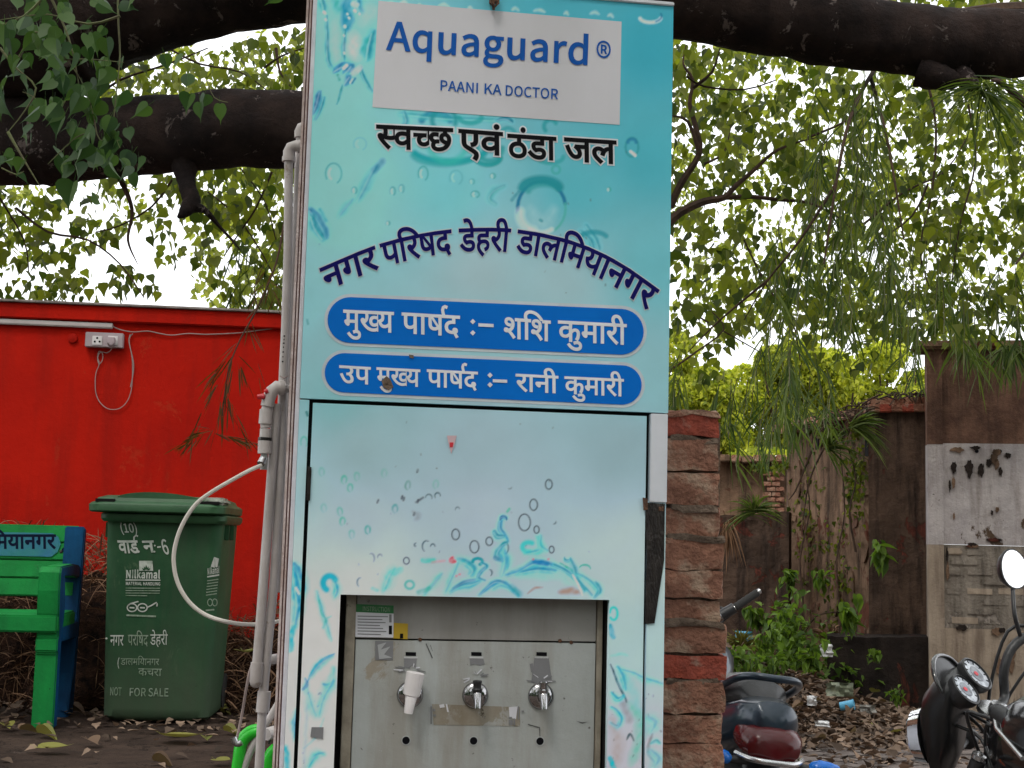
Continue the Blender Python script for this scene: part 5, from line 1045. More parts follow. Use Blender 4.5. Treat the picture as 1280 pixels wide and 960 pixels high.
# ================================================================ walls
def rough_wall(name, A, B, z0, zt, thick, m, parent=None, nx=40, nz=30, amp=.012, ragged=.02, xf=None, zt2=None):
    """front face from A to B (world xy), displaced; thickness goes to the left of A->B (away from the viewer)"""
    A, B = Vector((A[0], A[1], 0)), Vector((B[0], B[1], 0))
    zt2 = zt if zt2 is None else zt2
    t = (B - A).normalized(); n = Vector((t.y, -t.x, 0))
    vs, idx = [], {}
    for j in range(nz + 1):
        for i in range(nx + 1):
            u = i / nx; top = zt + (zt2 - zt) * u + ragged * fbm((u * 9, zt, 3), 1.0)
            p = A.lerp(B, u); z = z0 + (top - z0) * j / nz
            p = p + n * (amp * fbm((p.x, p.y, z), 3.0, 4)); p.z = z
            vs.append(p)
    fs = [(j * (nx + 1) + i, j * (nx + 1) + i + 1, (j + 1) * (nx + 1) + i + 1, (j + 1) * (nx + 1) + i) for j in range(nz) for i in range(nx)]
    b = len(vs)
    for i in range(nx + 1): p = vs[nz * (nx + 1) + i].copy(); vs.append(p - n * thick)
    for i in range(nx + 1): p = vs[i].copy(); vs.append(p - n * thick)
    for i in range(nx):
        fs.append((nz * (nx + 1) + i, nz * (nx + 1) + i + 1, b + i + 1, b + i))
        fs.append((b + i, b + i + 1, b + nx + 1 + i + 1, b + nx + 1 + i))
    L = [j * (nx + 1) for j in range(nz + 1)]; Rr = [j * (nx + 1) + nx for j in range(nz + 1)]
    fs.append(tuple(L[::-1]) if False else tuple([b + nx + 1, *L, b])[::-1]); fs.append(tuple([b + 2 * nx + 1, *Rr, b + nx]))
    mb = MB(); mb.add(vs, fs)
    return mb.build(name, m, parent, smooth=False)

# red wall behind the bin and the bench
YW = 7.7; SL = 0.10
def RW(px, py, d=0.0):
    n = Vector((-SL, 1, 0)).normalized(); return on_plane(px, py, Vector((-1.6, YW, 0)) - n * d, n)
A_, B_ = RW(-500, 600), RW(720, 600)
rw = thing('red_wall', 'long bright red painted wall behind the green bin', 'wall', (-1.6, YW, PZ), math.atan(SL))
zt = RW(180, 385).z
rough_wall('wall_face', (A_.x, A_.y), (B_.x, B_.y), PZ - .4, zt - .085, .22, M['red_wall'], rw, 60, 24, .004, 0)
t = (B_ - A_).normalized(); t.z = 0; n = Vector((t.y, -t.x, 0))
mid = (A_ + B_) / 2; L = (B_ - A_).length
mb = MB(); mb.box(Vector((mid.x, mid.y, zt - .047)) - n * .09, (L + .02, .25, .088), math.atan(SL)); mb.build('coping_band', M['red_wall'], rw, bevel=.006)
mb = MB(); mb.box(Vector((mid.x, mid.y, zt + .004)) - n * .09, (L + .03, .29, .014), math.atan(SL)); mb.build('coping_top', M['cement'], rw, bevel=.003)
# cable trunking, socket board, wires
cd = thing('cable_trunking', 'pale plastic cable trunking fixed along the top of the red wall', 'cable trunking', RW(70, 402))
mb = MB(); a, b = RW(-260, 392.5, .012), RW(141, 406.5, .012); c = (a + b) / 2; ang = math.atan2(b.y - a.y, b.x - a.x)
mb.box(c, ((b - a).length, .024, .030), M=Matrix.Rotation(math.atan(SL), 3, 'Z')); mb.build('channel', M['conduit'], cd, bevel=.002)
mb = MB(); mb.box(c - n * -.0135 + Vector((0, 0, -.0)), ((b - a).length - .002, .003, .016), M=Matrix.Rotation(math.atan(SL), 3, 'Z')); mb.build('cover', M['conduit'], cd)
sb = thing('socket_board', 'white electrical socket board with a plug on the red wall', 'socket board', RW(131, 426), math.atan(SL))
mb = MB(); RZ = Matrix.Rotation(math.atan(SL), 3, 'Z')
mb.box(RW(131, 425.5, .022), (.208, .044, .083), M=RZ); mb.build('board', M['socket'], sb, bevel=.004)
for cx in (121.5, 141): 
    mb = MB(); mb.box(RW(cx, 425.5, .046), (.055, .004, .052), M=RZ); sk = mb.build('socket', M['tap_white'], sb, bevel=.002)
    if cx < 130:
        for dx, dy in ((0, -3), (-3, 1.5), (3, 1.5)):
            mb = MB(); mb.lathe(RW(cx + dx, 425.5 + dy, .0482), n, [(0, .006), (.001, .006)], 10); mb.build('pin_hole', M['ink_black'], sk)
mb = MB(); mb.box(RW(139, 426, .060), (.045, .026, .040), M=RZ); mb.box(RW(139, 430, .070), (.02, .02, .02), M=RZ); mb.build('plug', M['socket'], sb, bevel=.005)
mb = MB(); mb.lathe(RW(91, 423, 0), n, [(0, .028), (.012, .026), (.016, .01)], 14); kb = mb.build('junction_knob', M['red_wall'], None, smooth=True); tag(kb, 'small round knob painted red, left of the socket board', 'junction knob')
def wire(name, pts, r, m, label, cat='cable', d=.012, grp=None):
    mb = MB(); mb.tube([RW(p[0], p[1], p[2] if len(p) > 2 else d) for p in smooth_pts([(q[0], q[1], q[2] if len(q) > 2 else d) for q in pts])], r, 5)
    o = mb.build(name, m, None, smooth=True); tag(o, label, cat); return o
wire('cable', [(140, 430, .07), (139, 437, .05), (134, 441), (128, 440), (124, 442), (122, 449), (124, 455), (128, 450), (128, 442), (124, 439), (122, 446), (124, 455), (120, 466), (119, 478), (120, 492), (125, 503), (135, 511), (148, 511), (158, 503), (164, 488), (165.5, 468), (165, 447), (161.5, 425), (166, 417)], .0026, M['cable'], 'thin cable hanging in a long loop below the socket board')
wire('cable', [(141, 408), (150, 412), (166, 415), (185, 414), (200, 417), (215, 419), (235, 417), (255, 418), (275, 417.5), (300, 416), (330, 412), (365, 408), (420, 404)], .0032, M['cable'], 'pale twisted wires strung along under the wall coping')
wire('cable', [(163, 418), (161, 426), (164, 440), (167, 455), (166, 470), (163, 484)], .003, M['cable'], 'second thin wire beside the hanging cable loop on the red wall')

# ---- old walls on the right
def PXY(px, py, Y):
    p = at(px, py, Y); return (p.x, p.y)
# the tall limewashed wall
EA, EB = PXY(1161, 700, 11.5), None
te = Vector((math.cos(R(-13)), math.sin(R(-13)), 0)); ne = Vector((te.y, -te.x, 0))
EP = Vector((EA[0], EA[1], 0)); EB = EP + te * 3.6
def EW(px, py, d=0.0): return on_plane(px, py, EP + ne * d, ne)
zE = EW(1220, 437).z
ew = thing('rendered_wall', 'tall stained wall with brown top and limewashed middle at far right', 'wall', EP, R(-13))
def band(name, y0, y1, m, off=0.0, x0=1161, amp=.008, nx=50, nz=20):
    z0, z1 = EW(1220, y0).z, EW(1220, y1).z
    a = EW(x0, 700, off); b = EB + ne * off
    return rough_wall(name, (a.x, a.y), (b.x, b.y), z0, z1, .3 + off, m, ew, nx, nz, amp, 0)
band('brown_render', 556, 437, M['brown_render']); band('limewash', 681, 554.5, M['white_render'], .006)
band('bare_masonry', 786, 681.5, M['block'], .001); z0 = EW(1220, 785).z
a = EW(1161, 700, 0); rough_wall('beige_render', (a.x, a.y), (EB.x, EB.y), -.1, z0, .3, M['beige_render'], ew, 50, 20, .008, 0)
rough_wall('corner_pier', *(lambda q, r: ((q.x, q.y), (r.x, r.y)))(EW(1160.5, 700, .028), EW(1180, 700, .028)), -.1, EW(1170, 681).z, .2, M['beige_render'], ew, 6, 30, .006, 0)
rough_wall('corner_pier', *(lambda q, r: ((q.x, q.y), (r.x, r.y)))(EW(1160.5, 700, .027), EW(1180, 700, .027)), EW(1170, 680.7).z, EW(1170, 556).z, .2, M['white_render'], ew, 6, 30, .006, 0)
rough_wall('corner_pier', *(lambda q, r: ((q.x, q.y), (r.x, r.y)))(EW(1160.5, 700, .026), EW(1180, 700, .026)), EW(1170, 555.6).z, zE, .2, M['brown_render'], ew, 6, 20, .006, 0)
mb = MB(); cc = EP + te * 1.75 - ne * .13; mb.box((cc.x, cc.y, zE + .035), (3.72, .42, .07), R(-13)); mb.build('cap_stone', M['old_wall'], ew, bevel=.02)
rb = random.Random(9)
ze0, ze1 = EW(1220, 782).z, EW(1220, 684).z
bh = (ze1 - ze0) / 8
for r_ in range(8):
    for c_ in range(-1, 9):
        x = .17 + c_ * .245 + (.12 if r_ % 2 else 0) 
        w = .225
        if x < .13: w -= (.13 - x); x = .13
        if w < .06 or x > 2.0: continue
        p = EP + te * (x + w / 2) + ne * (-.015 + rb.uniform(-.008, .003)); p.z = ze0 + (r_ + .5) * bh + rb.uniform(-.006, .006)
        if rb.random() < .08: continue
        mb = MB(); mb.box(p, (w * rb.uniform(.93, 1.02), .05, bh - rb.uniform(.006, .012)), R(-13) + rb.uniform(-.05, .05)); mb.build('brick', M['block'] if rb.random() < .75 else M['beige_render'], ew, bevel=.011)
for x, y in ((1221, 564), (1250, 564)):
    mb = MB(); mb.lathe(EW(x, y, .016), ne, [(0, .016), (.003, .015)], 10); mb.build('bolt_hole', M['ink_black'], ew)
for px_, py_, w_, h_ in ((1196, 572, 9, 14), (1208, 580, 12, 20), (1222, 590, 10, 15), (1236, 577, 12, 12), (1247, 586, 8, 13), (1189, 600, 5, 16), (1262, 566, 14, 8), (1215, 563, 22, 6), (1168, 578, 5, 9), (1170, 610, 3, 12), (1240, 640, 5, 7), (1228, 655, 3, 9), (1192, 640, 3, 8), (1208, 678, 20, 5), (1250, 677, 22, 5), (1186, 700, 5, 22), (1200, 790, 18, 7), (1255, 792, 16, 9), (1245, 830, 8, 26), (1268, 850, 12, 40)):
    for k_ in range(2):
        if rb.random() < .3: continue
        w_ *= .66; h_ *= .8
        ox, oy = px_ + rb.gauss(0, w_ * .8), py_ + rb.gauss(0, h_ * .6); nn_ = 22; ph = rb.uniform(0, 9)
        pts = [EW(ox + w_ * .62 * math.cos(a) * (1 + .55 * fbm((3 * math.cos(a), 3 * math.sin(a), ph), 1.3, 4)), oy + h_ * .62 * math.sin(a) * (1 + .6 * fbm((3 * math.cos(a), 3 * math.sin(a), ph + 5), 1.3, 4)), .022 + .0011 * k_) for a in np.linspace(0, 2 * PI, nn_ + 1)[:-1]]
        mb = MB(); mb.prism(pts, -ne * .02); mb.build('peeled_patch', M['shade_peel'] if k_ else M['old_wall'], ew)
# brick pier D, darker, next to it
def pier(name, label, cat, x0, x1, Y0, Y1, ytop, m, thick=.5, amp=.02, ragged=.03, z0=-.1, nx=24, nz=50, ytop2=None):
    A, B = PXY(x0, 700, Y0), PXY(x1, 700, Y1)
    o = thing(name, label, cat, (A[0], A[1], 0), math.atan2(B[1] - A[1], B[0] - A[0]))
    zt1 = at(x0, ytop, Y0).z; zt2 = at(x1, ytop2 or ytop, Y1).z
    rough_wall('wall_face', A, B, z0, zt1, thick, m, o, nx, nz, amp, ragged, zt2=zt2)
    return o, A, B, zt1, zt2
dO, A, B, z1, z2 = pier('wall_pier', 'dark masonry pier with red patches beside the limewashed wall', 'pier', 1086, 1172, 12.1, 11.9, 516, M['old_dark'], ytop2=512, thick=.5)
for i in range(6):
    u = (i + .5) / 6; p = Vector((A[0], A[1], 0)).lerp(Vector((B[0], B[1], 0)), u)
    mb = MB(); mb.box((p.x, p.y + .05, z1 + .03 + rb.uniform(-.008, .008)), (.105, .22, .07), rb.uniform(-.1, .1)); mb.build('brick', M['brick_red'] if i % 2 else M['brick'], dO, bevel=.008)
    mb = MB(); mb.box((p.x + .03, p.y + .12, z1 + .10 + rb.uniform(-.01, .01)), (.10, .2, .07), rb.uniform(-.15, .15)); mb.build('brick', M['brick'], dO, bevel=.008)
cO, A, B, z1, z2 = pier('old_wall', 'crumbling brown rendered wall with peeling strips and crooked coping', 'wall', 984, 1092, 14.2, 12.3, 543, M['old_wall'], ytop2=520, amp=.014, nx=50, nz=60)
PA_, PB_ = Vector((A[0], A[1], 0)), Vector((B[0], B[1], 0)); ang = math.atan2(B[1] - A[1], B[0] - A[0]); tc = (PB_ - PA_).normalized(); nc = Vector((tc.y, -tc.x, 0)); LC = (PB_ - PA_).length
for i in range(10):
    u = (i + .5) / 10; p = PA_.lerp(PB_, u) + nc * .03; zz = z1 + (z2 - z1) * u
    mb = MB(); mb.box((p.x, p.y, zz + .035 + rb.uniform(-.015, .02)), (LC / 10 - .012, .30, .075), ang + rb.uniform(-.05, .05)); mb.build('coping_brick', M['brick'] if i % 3 else M['old_wall'], cO, bevel=.012)
def CW(px, py, d): return on_plane(px, py, PA_ + nc * d, nc)
for x0, x1, y0, y1 in ((1019, 1023, 548, 562), (1081, 1087, 540, 570)):
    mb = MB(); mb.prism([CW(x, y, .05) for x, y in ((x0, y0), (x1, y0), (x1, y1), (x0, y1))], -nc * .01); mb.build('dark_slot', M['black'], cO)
for i in range(16):                     # plaster flakes still hanging on the bricks
    x, y = rb.uniform(990, 1084), rb.uniform(585, 850); w, h = rb.uniform(3, 8), rb.uniform(6, 26)
    pts = [(x + w * math.cos(a) * rb.uniform(.6, 1.2), y + h * math.sin(a) * rb.uniform(.6, 1.2)) for a in np.linspace(0, 2 * PI, 9)[:-1]]
    mb = MB(); mb.prism([CW(a, b, .018 + rb.uniform(0, .008)) for a, b in pts], -nc * .02); mb.build('plaster_flake', M['old_wall'] if i % 5 else M['brown_render'], cO)
aO, A, B, z1, z2 = pier('back_wall', 'low brick back wall with worn coping seen behind the brick pillar', 'wall', 620, 983, 15.8, 15.0, 574, M['old_wall'], ytop2=572, thick=.3, nx=40, nz=40)
PA_, PB_ = Vector((A[0], A[1], 0)), Vector((B[0], B[1], 0)); ang = math.atan2(B[1] - A[1], B[0] - A[0]); LC = (PB_ - PA_).length
for i in range(27):
    u = (i + .5) / 27; p = PA_.lerp(PB_, u)
    mb = MB(); mb.box((p.x, p.y - .02, z1 + .03 + rb.uniform(-.01, .01)), (LC / 27 - .01, .34, .08), ang + rb.uniform(-.03, .03)); mb.build('coping_brick', M['old_wall'] if i % 2 else M['brick'], aO, bevel=.012)
for r_ in range(8):                     # bricks showing where the render has gone
    for c_ in range(3):
        x = 955 + c_ * 11 + (5 if r_ % 2 else 0); y = 592 + r_ * 6.5
        if x > 975: continue
        p = at(x + 4, y, 14.97); mb = MB(); mb.box(p, (.088, .05, .048), ang); mb.build('brick', M['brick'], aO, bevel=.006)
bO, A, B, z1, z2 = pier('low_wall', 'low dark wall with a red patch in front of the back wall', 'wall', 800, 986, 13.8, 13.4, 648, M['old_dark'], ytop2=640, thick=.35, nx=40, nz=30, amp=.03)
pO, A, B, z1, z2 = pier('masonry_plinth', 'dark square masonry plinth at the foot of the dark pier', 'plinth', 1034, 1166, 11.75, 11.55, 796, M['shade_peel'], ytop2=797, thick=.6, amp=.02, ragged=.015, nx=24, nz=20)

# rubble and dry twigs on top of the old wall
mb = MB()
for i in range(150):
    x, y = rb.uniform(1000, 1158), 0
    y = 540 - (x - 985) * .33 + rb.gauss(0, 5); y = max(y, 493)
    p = at(x, y, rb.uniform(11.9, 12.5)); d = Vector((rb.gauss(0, 1), rb.gauss(0, .5), rb.gauss(-.05, .35))).normalized() * rb.uniform(.06, .22)
    q_ = p + d + Vector((0, 0, -.04)); mb.tube([p, (p + q_) / 2 + Vector((0, 0, rb.uniform(0, .04))), q_], rb.uniform(.003, .008), 4, cap=False)
o = mb.build('dry_twigs', M['twig'], None); tag(o, 'dry twigs heaped along the top of the crumbling wall', 'twigs', kind='stuff')

# ================================================================ the fig tree: limbs, twigs and leaves
tree = thing('fig_tree', 'large dark fig tree with heavy limbs reaching across above the machine', 'tree', (-5.6, 8.8, 0))
def limb(pts, name='limb', n=36, m='bark', amp=.10, sub=6):
    """pts: (px, py, Y, radius)"""
    sp = smooth_pts(pts, sub * 2)
    mb = MB(); C_ = [at(p[0], p[1], p[2]) for p in sp]; rr = [max(p[3], .003) for p in sp]
    mb.tube(C_, rr, n)
    vs = []
    for k, v in enumerate(mb.v):
        i = min(k // n, len(C_) - 1); v = Vector(v); d = v - C_[i]
        f = 1 + amp * fbm(v, 1.6 / max(rr[i], .05) * .25, 4) + .05 * fbm(Vector((v.x * .5, v.y, v.z)), 6, 4) - .03 * abs(fbm(Vector((v.x * .6, v.y + 5, v.z)), 13, 2))
        vs.append(C_[i] + d * f)
    mb.v = vs
    return mb.build(name, M[m], tree, smooth=True)
limb([(-330, 560, 8.9, .42), (-330, 300, 8.8, .40), (-260, 140, 8.6, .38), (-120, 60, 8.3, .42), (40, 32, 8.1, .46), (110, 14, 8.05, .39), (160, 8, 8.0, .33), (280, -14, 8.0, .275), (400, -26, 8.0, .26), (560, -28, 8.0, .25), (720, -14, 8.0, .235), (860, 2, 8.0, .235), (960, 20, 8.0, .235), (1060, 38, 8.0, .215), (1150, 52, 8.0, .215), (1225, 54, 8.0, .205), (1300, 55, 8.0, .20), (1420, 40, 8.1, .18), (1600, 0, 8.2, .13)], sub=8)
limb([(-240, 190, 8.6, .34), (-120, 178, 8.4, .29), (0, 174, 8.3, .305), (70, 174, 8.25, .275), (140, 172, 8.2, .245), (220, 166, 8.15, .235), (300, 161, 8.1, .235), (380, 162, 8.1, .235), (470, 170, 8.1, .23), (600, 190, 8.3, .20), (700, 190, 8.7, .16), (770, 160, 9.2, .12), (810, 120, 9.8, .07), (822, 90, 10.2, .02)], sub=8)
limb([(-330, 900, 8.9, .55), (-332, 720, 8.9, .48), (-330, 550, 8.9, .42)], name='trunk')
limb([(1200, 92, 7.95, .06), (1212, 104, 7.85, .055), (1216, 112, 7.82, .02)], sub=4, n=10, name='knot')
limb([(1150, 88, 7.95, .10), (1185, 99, 7.9, .07), (1205, 100, 7.9, .02)], sub=4, n=10, name='knot')
# broken stub with twigs below the lower limb
limb([(228, 190, 8.1, .12), (231, 212, 8.08, .075), (234, 232, 8.05, .052), (239, 252, 8.0, .055), (230, 266, 7.95, .035), (222, 272, 7.95, .008)], 'broken_stub', 10, sub=4)
limb([(238, 258, 8.0, .045), (256, 263, 8.0, .022), (275, 284, 8.1, .012), (290, 300, 8.1, .008), (300, 312, 8.1, .004)], 'twig', 7, sub=3)
limb([(150, 222, 8.3, .02), (165, 262, 8.3, .012), (160, 300, 8.3, .008), (172, 330, 8.3, .003)], 'twig', 6, 'twig', sub=3)
def twig(pts, Y, r0, r1, m='twig'):
    sp = smooth_pts([(p[0], p[1], (p[2] if len(p) > 2 else Y)) for p in pts], 3)
    mb = MB(); n_ = len(sp); mb.tube([at(*p) for p in sp], [r0 + (r1 - r0) * i / (n_ - 1) for i in range(n_)], 6)
    return mb.build('twig', M[m], tree, smooth=True)
for pts, r0 in (([(830, 285), (850, 266), (880, 252), (905, 247), (920, 232), (940, 215), (965, 192), (990, 180), (1020, 172)], .032), ([(905, 247), (940, 246), (975, 250), (1010, 253), (1045, 270), (1062, 284)], .018), ([(838, 258), (852, 228), (874, 192), (870, 160), (862, 130), (866, 100), (854, 80), (858, 56)], .030), ([(874, 192), (860, 152), (836, 144)], .016),
                    ([(866, 110), (890, 90), (900, 60)], .014), ([(880, 205), (905, 190), (915, 150)], .010), ([(858, 95), (880, 108), (930, 112), (970, 100)], .008), ([(1160, 230), (1140, 270), (1100, 300), (1060, 330)], .008), ([(1080, 280), (1130, 240), (1180, 215), (1210, 170)], .010), ([(1160, 105), (1170, 160), (1165, 240), (1150, 310), (1162, 360)], .010),
                    ([(118, 125), (150, 100), (210, 80), (260, 60)], .010), ([(210, 60), (250, 80), (300, 90), (340, 118)], .008), ([(345, 60), (350, 90), (365, 110)], .012), ([(330, 85), (352, 70), (380, 60)], .008), ([(20, 260), (60, 290), (110, 300), (150, 330), (180, 372)], .010), ([(0, 248), (30, 300), (36, 340)], .008), ([(215, 225), (190, 258), (150, 282), (120, 290)], .008),
                    ([(340, 215), (320, 260), (300, 290), (280, 320)], .008), ([(260, 240), (300, 275), (340, 340), (350, 380)], .007), ([(300, 210), (330, 250), (345, 300)], .006), ([(850, 380), (880, 400), (915, 420), (950, 440)], .008), ([(842, 460), (870, 440), (905, 412), (890, 390)], .008), ([(930, 300), (960, 360), (990, 400), (1000, 450)], .007), ([(1210, 130), (1220, 200), (1200, 280), (1190, 350)], .008), ([(1010, 172), (1060, 150), (1090, 120)], .010)):
    twig(pts, rng.uniform(8.3, 9.2), r0, .004)

# leaf templates
def leaf_template(w=.5, tail=.34, fold=.18, droop=.15, petiole=.35, rib=True):
    """heart shaped leaf with a drip tip, hanging down -z, face along y; length about 1 without tail"""
    half = [(0, .0), (.16, .07), (.34, .02), (.46, -.14), (.5, -.32), (.44, -.52), (.30, -.72), (.15, -.88), (.05, -1.0), (.02, -1.0 - tail * .6), (0, -1.0 - tail)]
    V = []; F_ = []
    mid = [(0, z) for x, z in half]
    n_ = len(half)
    def P(x, z):
        return (x * w * 2, abs(x) * fold * 2 - droop * z * z * .5 * (1 if z < 0 else 0), z)
    for x, z in half: V.append(P(0, min(z, .0)))
    for sgn in (1, -1):
        b = len(V)
        for x, z in half: V.append(P(sgn * x, z))
        for i in range(n_ - 1):
            q_ = (i, b + i, b + i + 1, i + 1) if sgn < 0 else (i, i + 1, b + i + 1, b + i)
            if i == 0: q_ = (0, b + 1, 1) if sgn < 0 else (0, 1, b + 1)
            F_.append(q_)
    if petiole:
        b = len(V); V += [(-.012, 0, 0), (.012, 0, 0), (.010, .06, petiole), (-.010, .06, petiole)]; F_.append((b, b + 1, b + 2, b + 3))
    return np.array(V), F_
LT_V, LT_F = leaf_template()
LF_V, LF_F = leaf_template(petiole=0)
# lighter template for far leaves
def far_template():
    V = [(0, 0, 0), (-.42, .08, -.05), (-.48, .1, -.4), (-.2, .03, -.8), (0, -.08, -1.25), (.2, .03, -.8), (.48, .1, -.4), (.42, .08, -.05), (0, -.03, -.5)]
    F_ = [(0, 1, 2, 8), (8, 2, 3, 4), (8, 4, 5, 6), (8, 6, 7, 0)]
    return np.array(V), F_
FT_V, FT_F = far_template()
def rot_mats(yaw, tilt, roll):
    cy, sy, ct, st, cr, sr = np.cos(yaw), np.sin(yaw), np.cos(tilt), np.sin(tilt), np.cos(roll), np.sin(roll)
    Z = np.zeros_like(cy); O = np.ones_like(cy)
    Rz = np.stack([cy, -sy, Z, sy, cy, Z, Z, Z, O], -1).reshape(-1, 3, 3)
    Rx = np.stack([O, Z, Z, Z, ct, -st, Z, st, ct], -1).reshape(-1, 3, 3)
    Ry = np.stack([cr, Z, sr, Z, O, Z, -sr, Z, cr], -1).reshape(-1, 3, 3)
    return Rz @ Rx @ Ry
def scatter(name, m, V, F_, pos, Rm, size, parent=None, kind=None, origin=None):
    n_ = len(pos)
    W3 = np.einsum('nij,kj->nki', Rm, V) * size[:, None, None] + pos[:, None, :]
    allv = W3.reshape(-1, 3)
    if parent is not None:
        inv = np.array(world_of(parent).inverted()); allv = allv @ inv[:3, :3].T + inv[:3, 3]
    k = len(V); sizes = [len(f) for f in F_]; flatf = np.array([i for f in F_ for i in f])
    loops = (flatf[None, :] + (np.arange(n_) * k)[:, None]).ravel().astype(np.int32)
    st = np.cumsum([0] + sizes[:-1]); starts = (st[None, :] + (np.arange(n_) * len(flatf))[:, None]).ravel().astype(np.int32)
    me = bpy.data.meshes.new(name)
    me.vertices.add(len(allv)); me.vertices.foreach_set('co', allv.astype(np.float32).ravel())
    me.loops.add(len(loops)); me.loops.foreach_set('vertex_index', loops)
    me.polygons.add(len(starts)); me.polygons.foreach_set('loop_start', starts)
    me.update(calc_edges=True); me.validate()
    me.materials.append(m)
    o = bpy.data.objects.new(name, me); COL.objects.link(o); o.parent = parent
    if kind: o['kind'] = kind
    return o

def in_poly(x, y, poly):
    ins = False; j = len(poly) - 1
    for i in range(len(poly)):
        if (poly[i][1] > y) != (poly[j][1] > y) and x < (poly[j][0] - poly[i][0]) * (y - poly[i][1]) / (poly[j][1] - poly[i][1]) + poly[i][0]: ins = not ins
        j = i
    return ins
# near hanging leaves (photo pixels of the place where a leaf hangs, size in px)
rl = random.Random(21)
NEAR = []
def cluster(cx, cy, sx, sy, n_, s0, s1, Y):
    for _ in range(n_): NEAR.append((rl.gauss(cx, sx), rl.gauss(cy, sy), rl.uniform(s0, s1), Y + rl.uniform(-.25, .35)))
cluster(45, 25, 42, 22, 30, 22, 34, 4.4); cluster(100, 20, 26, 18, 8, 22, 34, 4.5); cluster(125, 62, 18, 16, 7, 18, 26, 4.5); cluster(95, 70, 22, 18, 10, 22, 34, 4.4); cluster(35, 85, 30, 16, 12, 20, 30, 4.4); cluster(60, 115, 30, 16, 16, 24, 34, 4.3)
cluster(115, 135, 22, 22, 18, 22, 32, 4.4); cluster(115, 185, 28, 16, 22, 24, 32, 4.4); cluster(150, 195, 16, 14, 9, 22, 30, 4.5); cluster(20, 165, 22, 24, 7, 18, 26, 4.6); cluster(10, 215, 14, 16, 4, 18, 24, 4.6)
NEAR += [(92, 228, 38, 4.3), (5, 118, 42, 4.1), (160, -18, 36, 4.4), (352, -8, 26, 4.4), (250, 128, 26, 4.5), (275, 130, 26, 4.6), (256, 118, 22, 4.6), (160, 160, 24, 4.4), (80, 145, 34, 4.3), (115, 245, 24, 4.6), (185, 132, 26, 4.7), (150, 122, 24, 4.5), (220, 70, 30, 4.9), (235, 92, 26, 5.0), (205, 68, 24, 5.0), (238, 118, 26, 4.8), (62, 55, 28, 4.3), (150, 5, 26, 4.4)]
near_tw = []
leafobj = 0
meN = None
def put_leaf(pos, M3, size, m, me):
    o = bpy.data.objects.new('leaf', me); COL.objects.link(o); o.parent = tree
    Mw = Matrix.Translation(pos) @ M3.to_4x4() @ Matrix.Diagonal((size, size, size, 1))
    o.matrix_basis = world_of(tree).inverted() @ Mw
mNs = []
for v in range(4):
    V, F_ = leaf_template(w=.42 + .04 * v, tail=.30 + .05 * (v % 3), fold=.05 + .13 * v, droop=-.25 + .25 * v, petiole=.5)
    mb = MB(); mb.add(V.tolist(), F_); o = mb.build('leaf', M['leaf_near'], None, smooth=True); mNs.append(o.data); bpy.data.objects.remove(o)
for (x, y, s, Y) in NEAR:
    if x < -90: continue
    p = at(x, y, Y); sz = s / FPX * Y * .80
    yaw = rl.uniform(-1.3, 1.3) + (PI if rl.random() < .3 else 0); tilt = rl.uniform(-.5, .75); roll = rl.gauss(0, .45)
    M3 = Matrix.Rotation(yaw, 3, 'Z') @ Matrix.Rotation(tilt, 3, 'X') @ Matrix.Rotation(roll, 3, 'Y')
    put_leaf(p, M3, sz, None, mNs[rl.randrange(4)]); leafobj += 1
# twigs that carry them
for pts, r0 in (([(55, -20), (70, 10), (85, 45), (95, 85), (102, 130)], .006), ([(60, -10), (30, 20), (-10, 35)], .006), ([(147, -20), (148, 30), (150, 70), (146, 110), (142, 160), (150, 185)], .004), ([(150, 20), (110, 30), (60, 18), (0, 25)], .005), ([(22, 75), (45, 40), (70, 60), (95, 90), (110, 120), (118, 150)], .004), ([(0, 60), (20, 85), (45, 110), (30, 140), (10, 165)], .005),
                ([(10, 165), (30, 200), (50, 233)], .006), ([(75, 75), (110, 74), (155, 78)], .003), ([(85, 118), (70, 140), (40, 120), (28, 115)], .003), ([(118, 150), (125, 175), (150, 175)], .003), ([(118, 165), (95, 172), (60, 205)], .003), ([(2, 210), (20, 218), (30, 214)], .003), ([(258, 100), (268, 122), (285, 128)], .002)):
    twig(pts, 4.45, r0, .0012, 'twig_green')
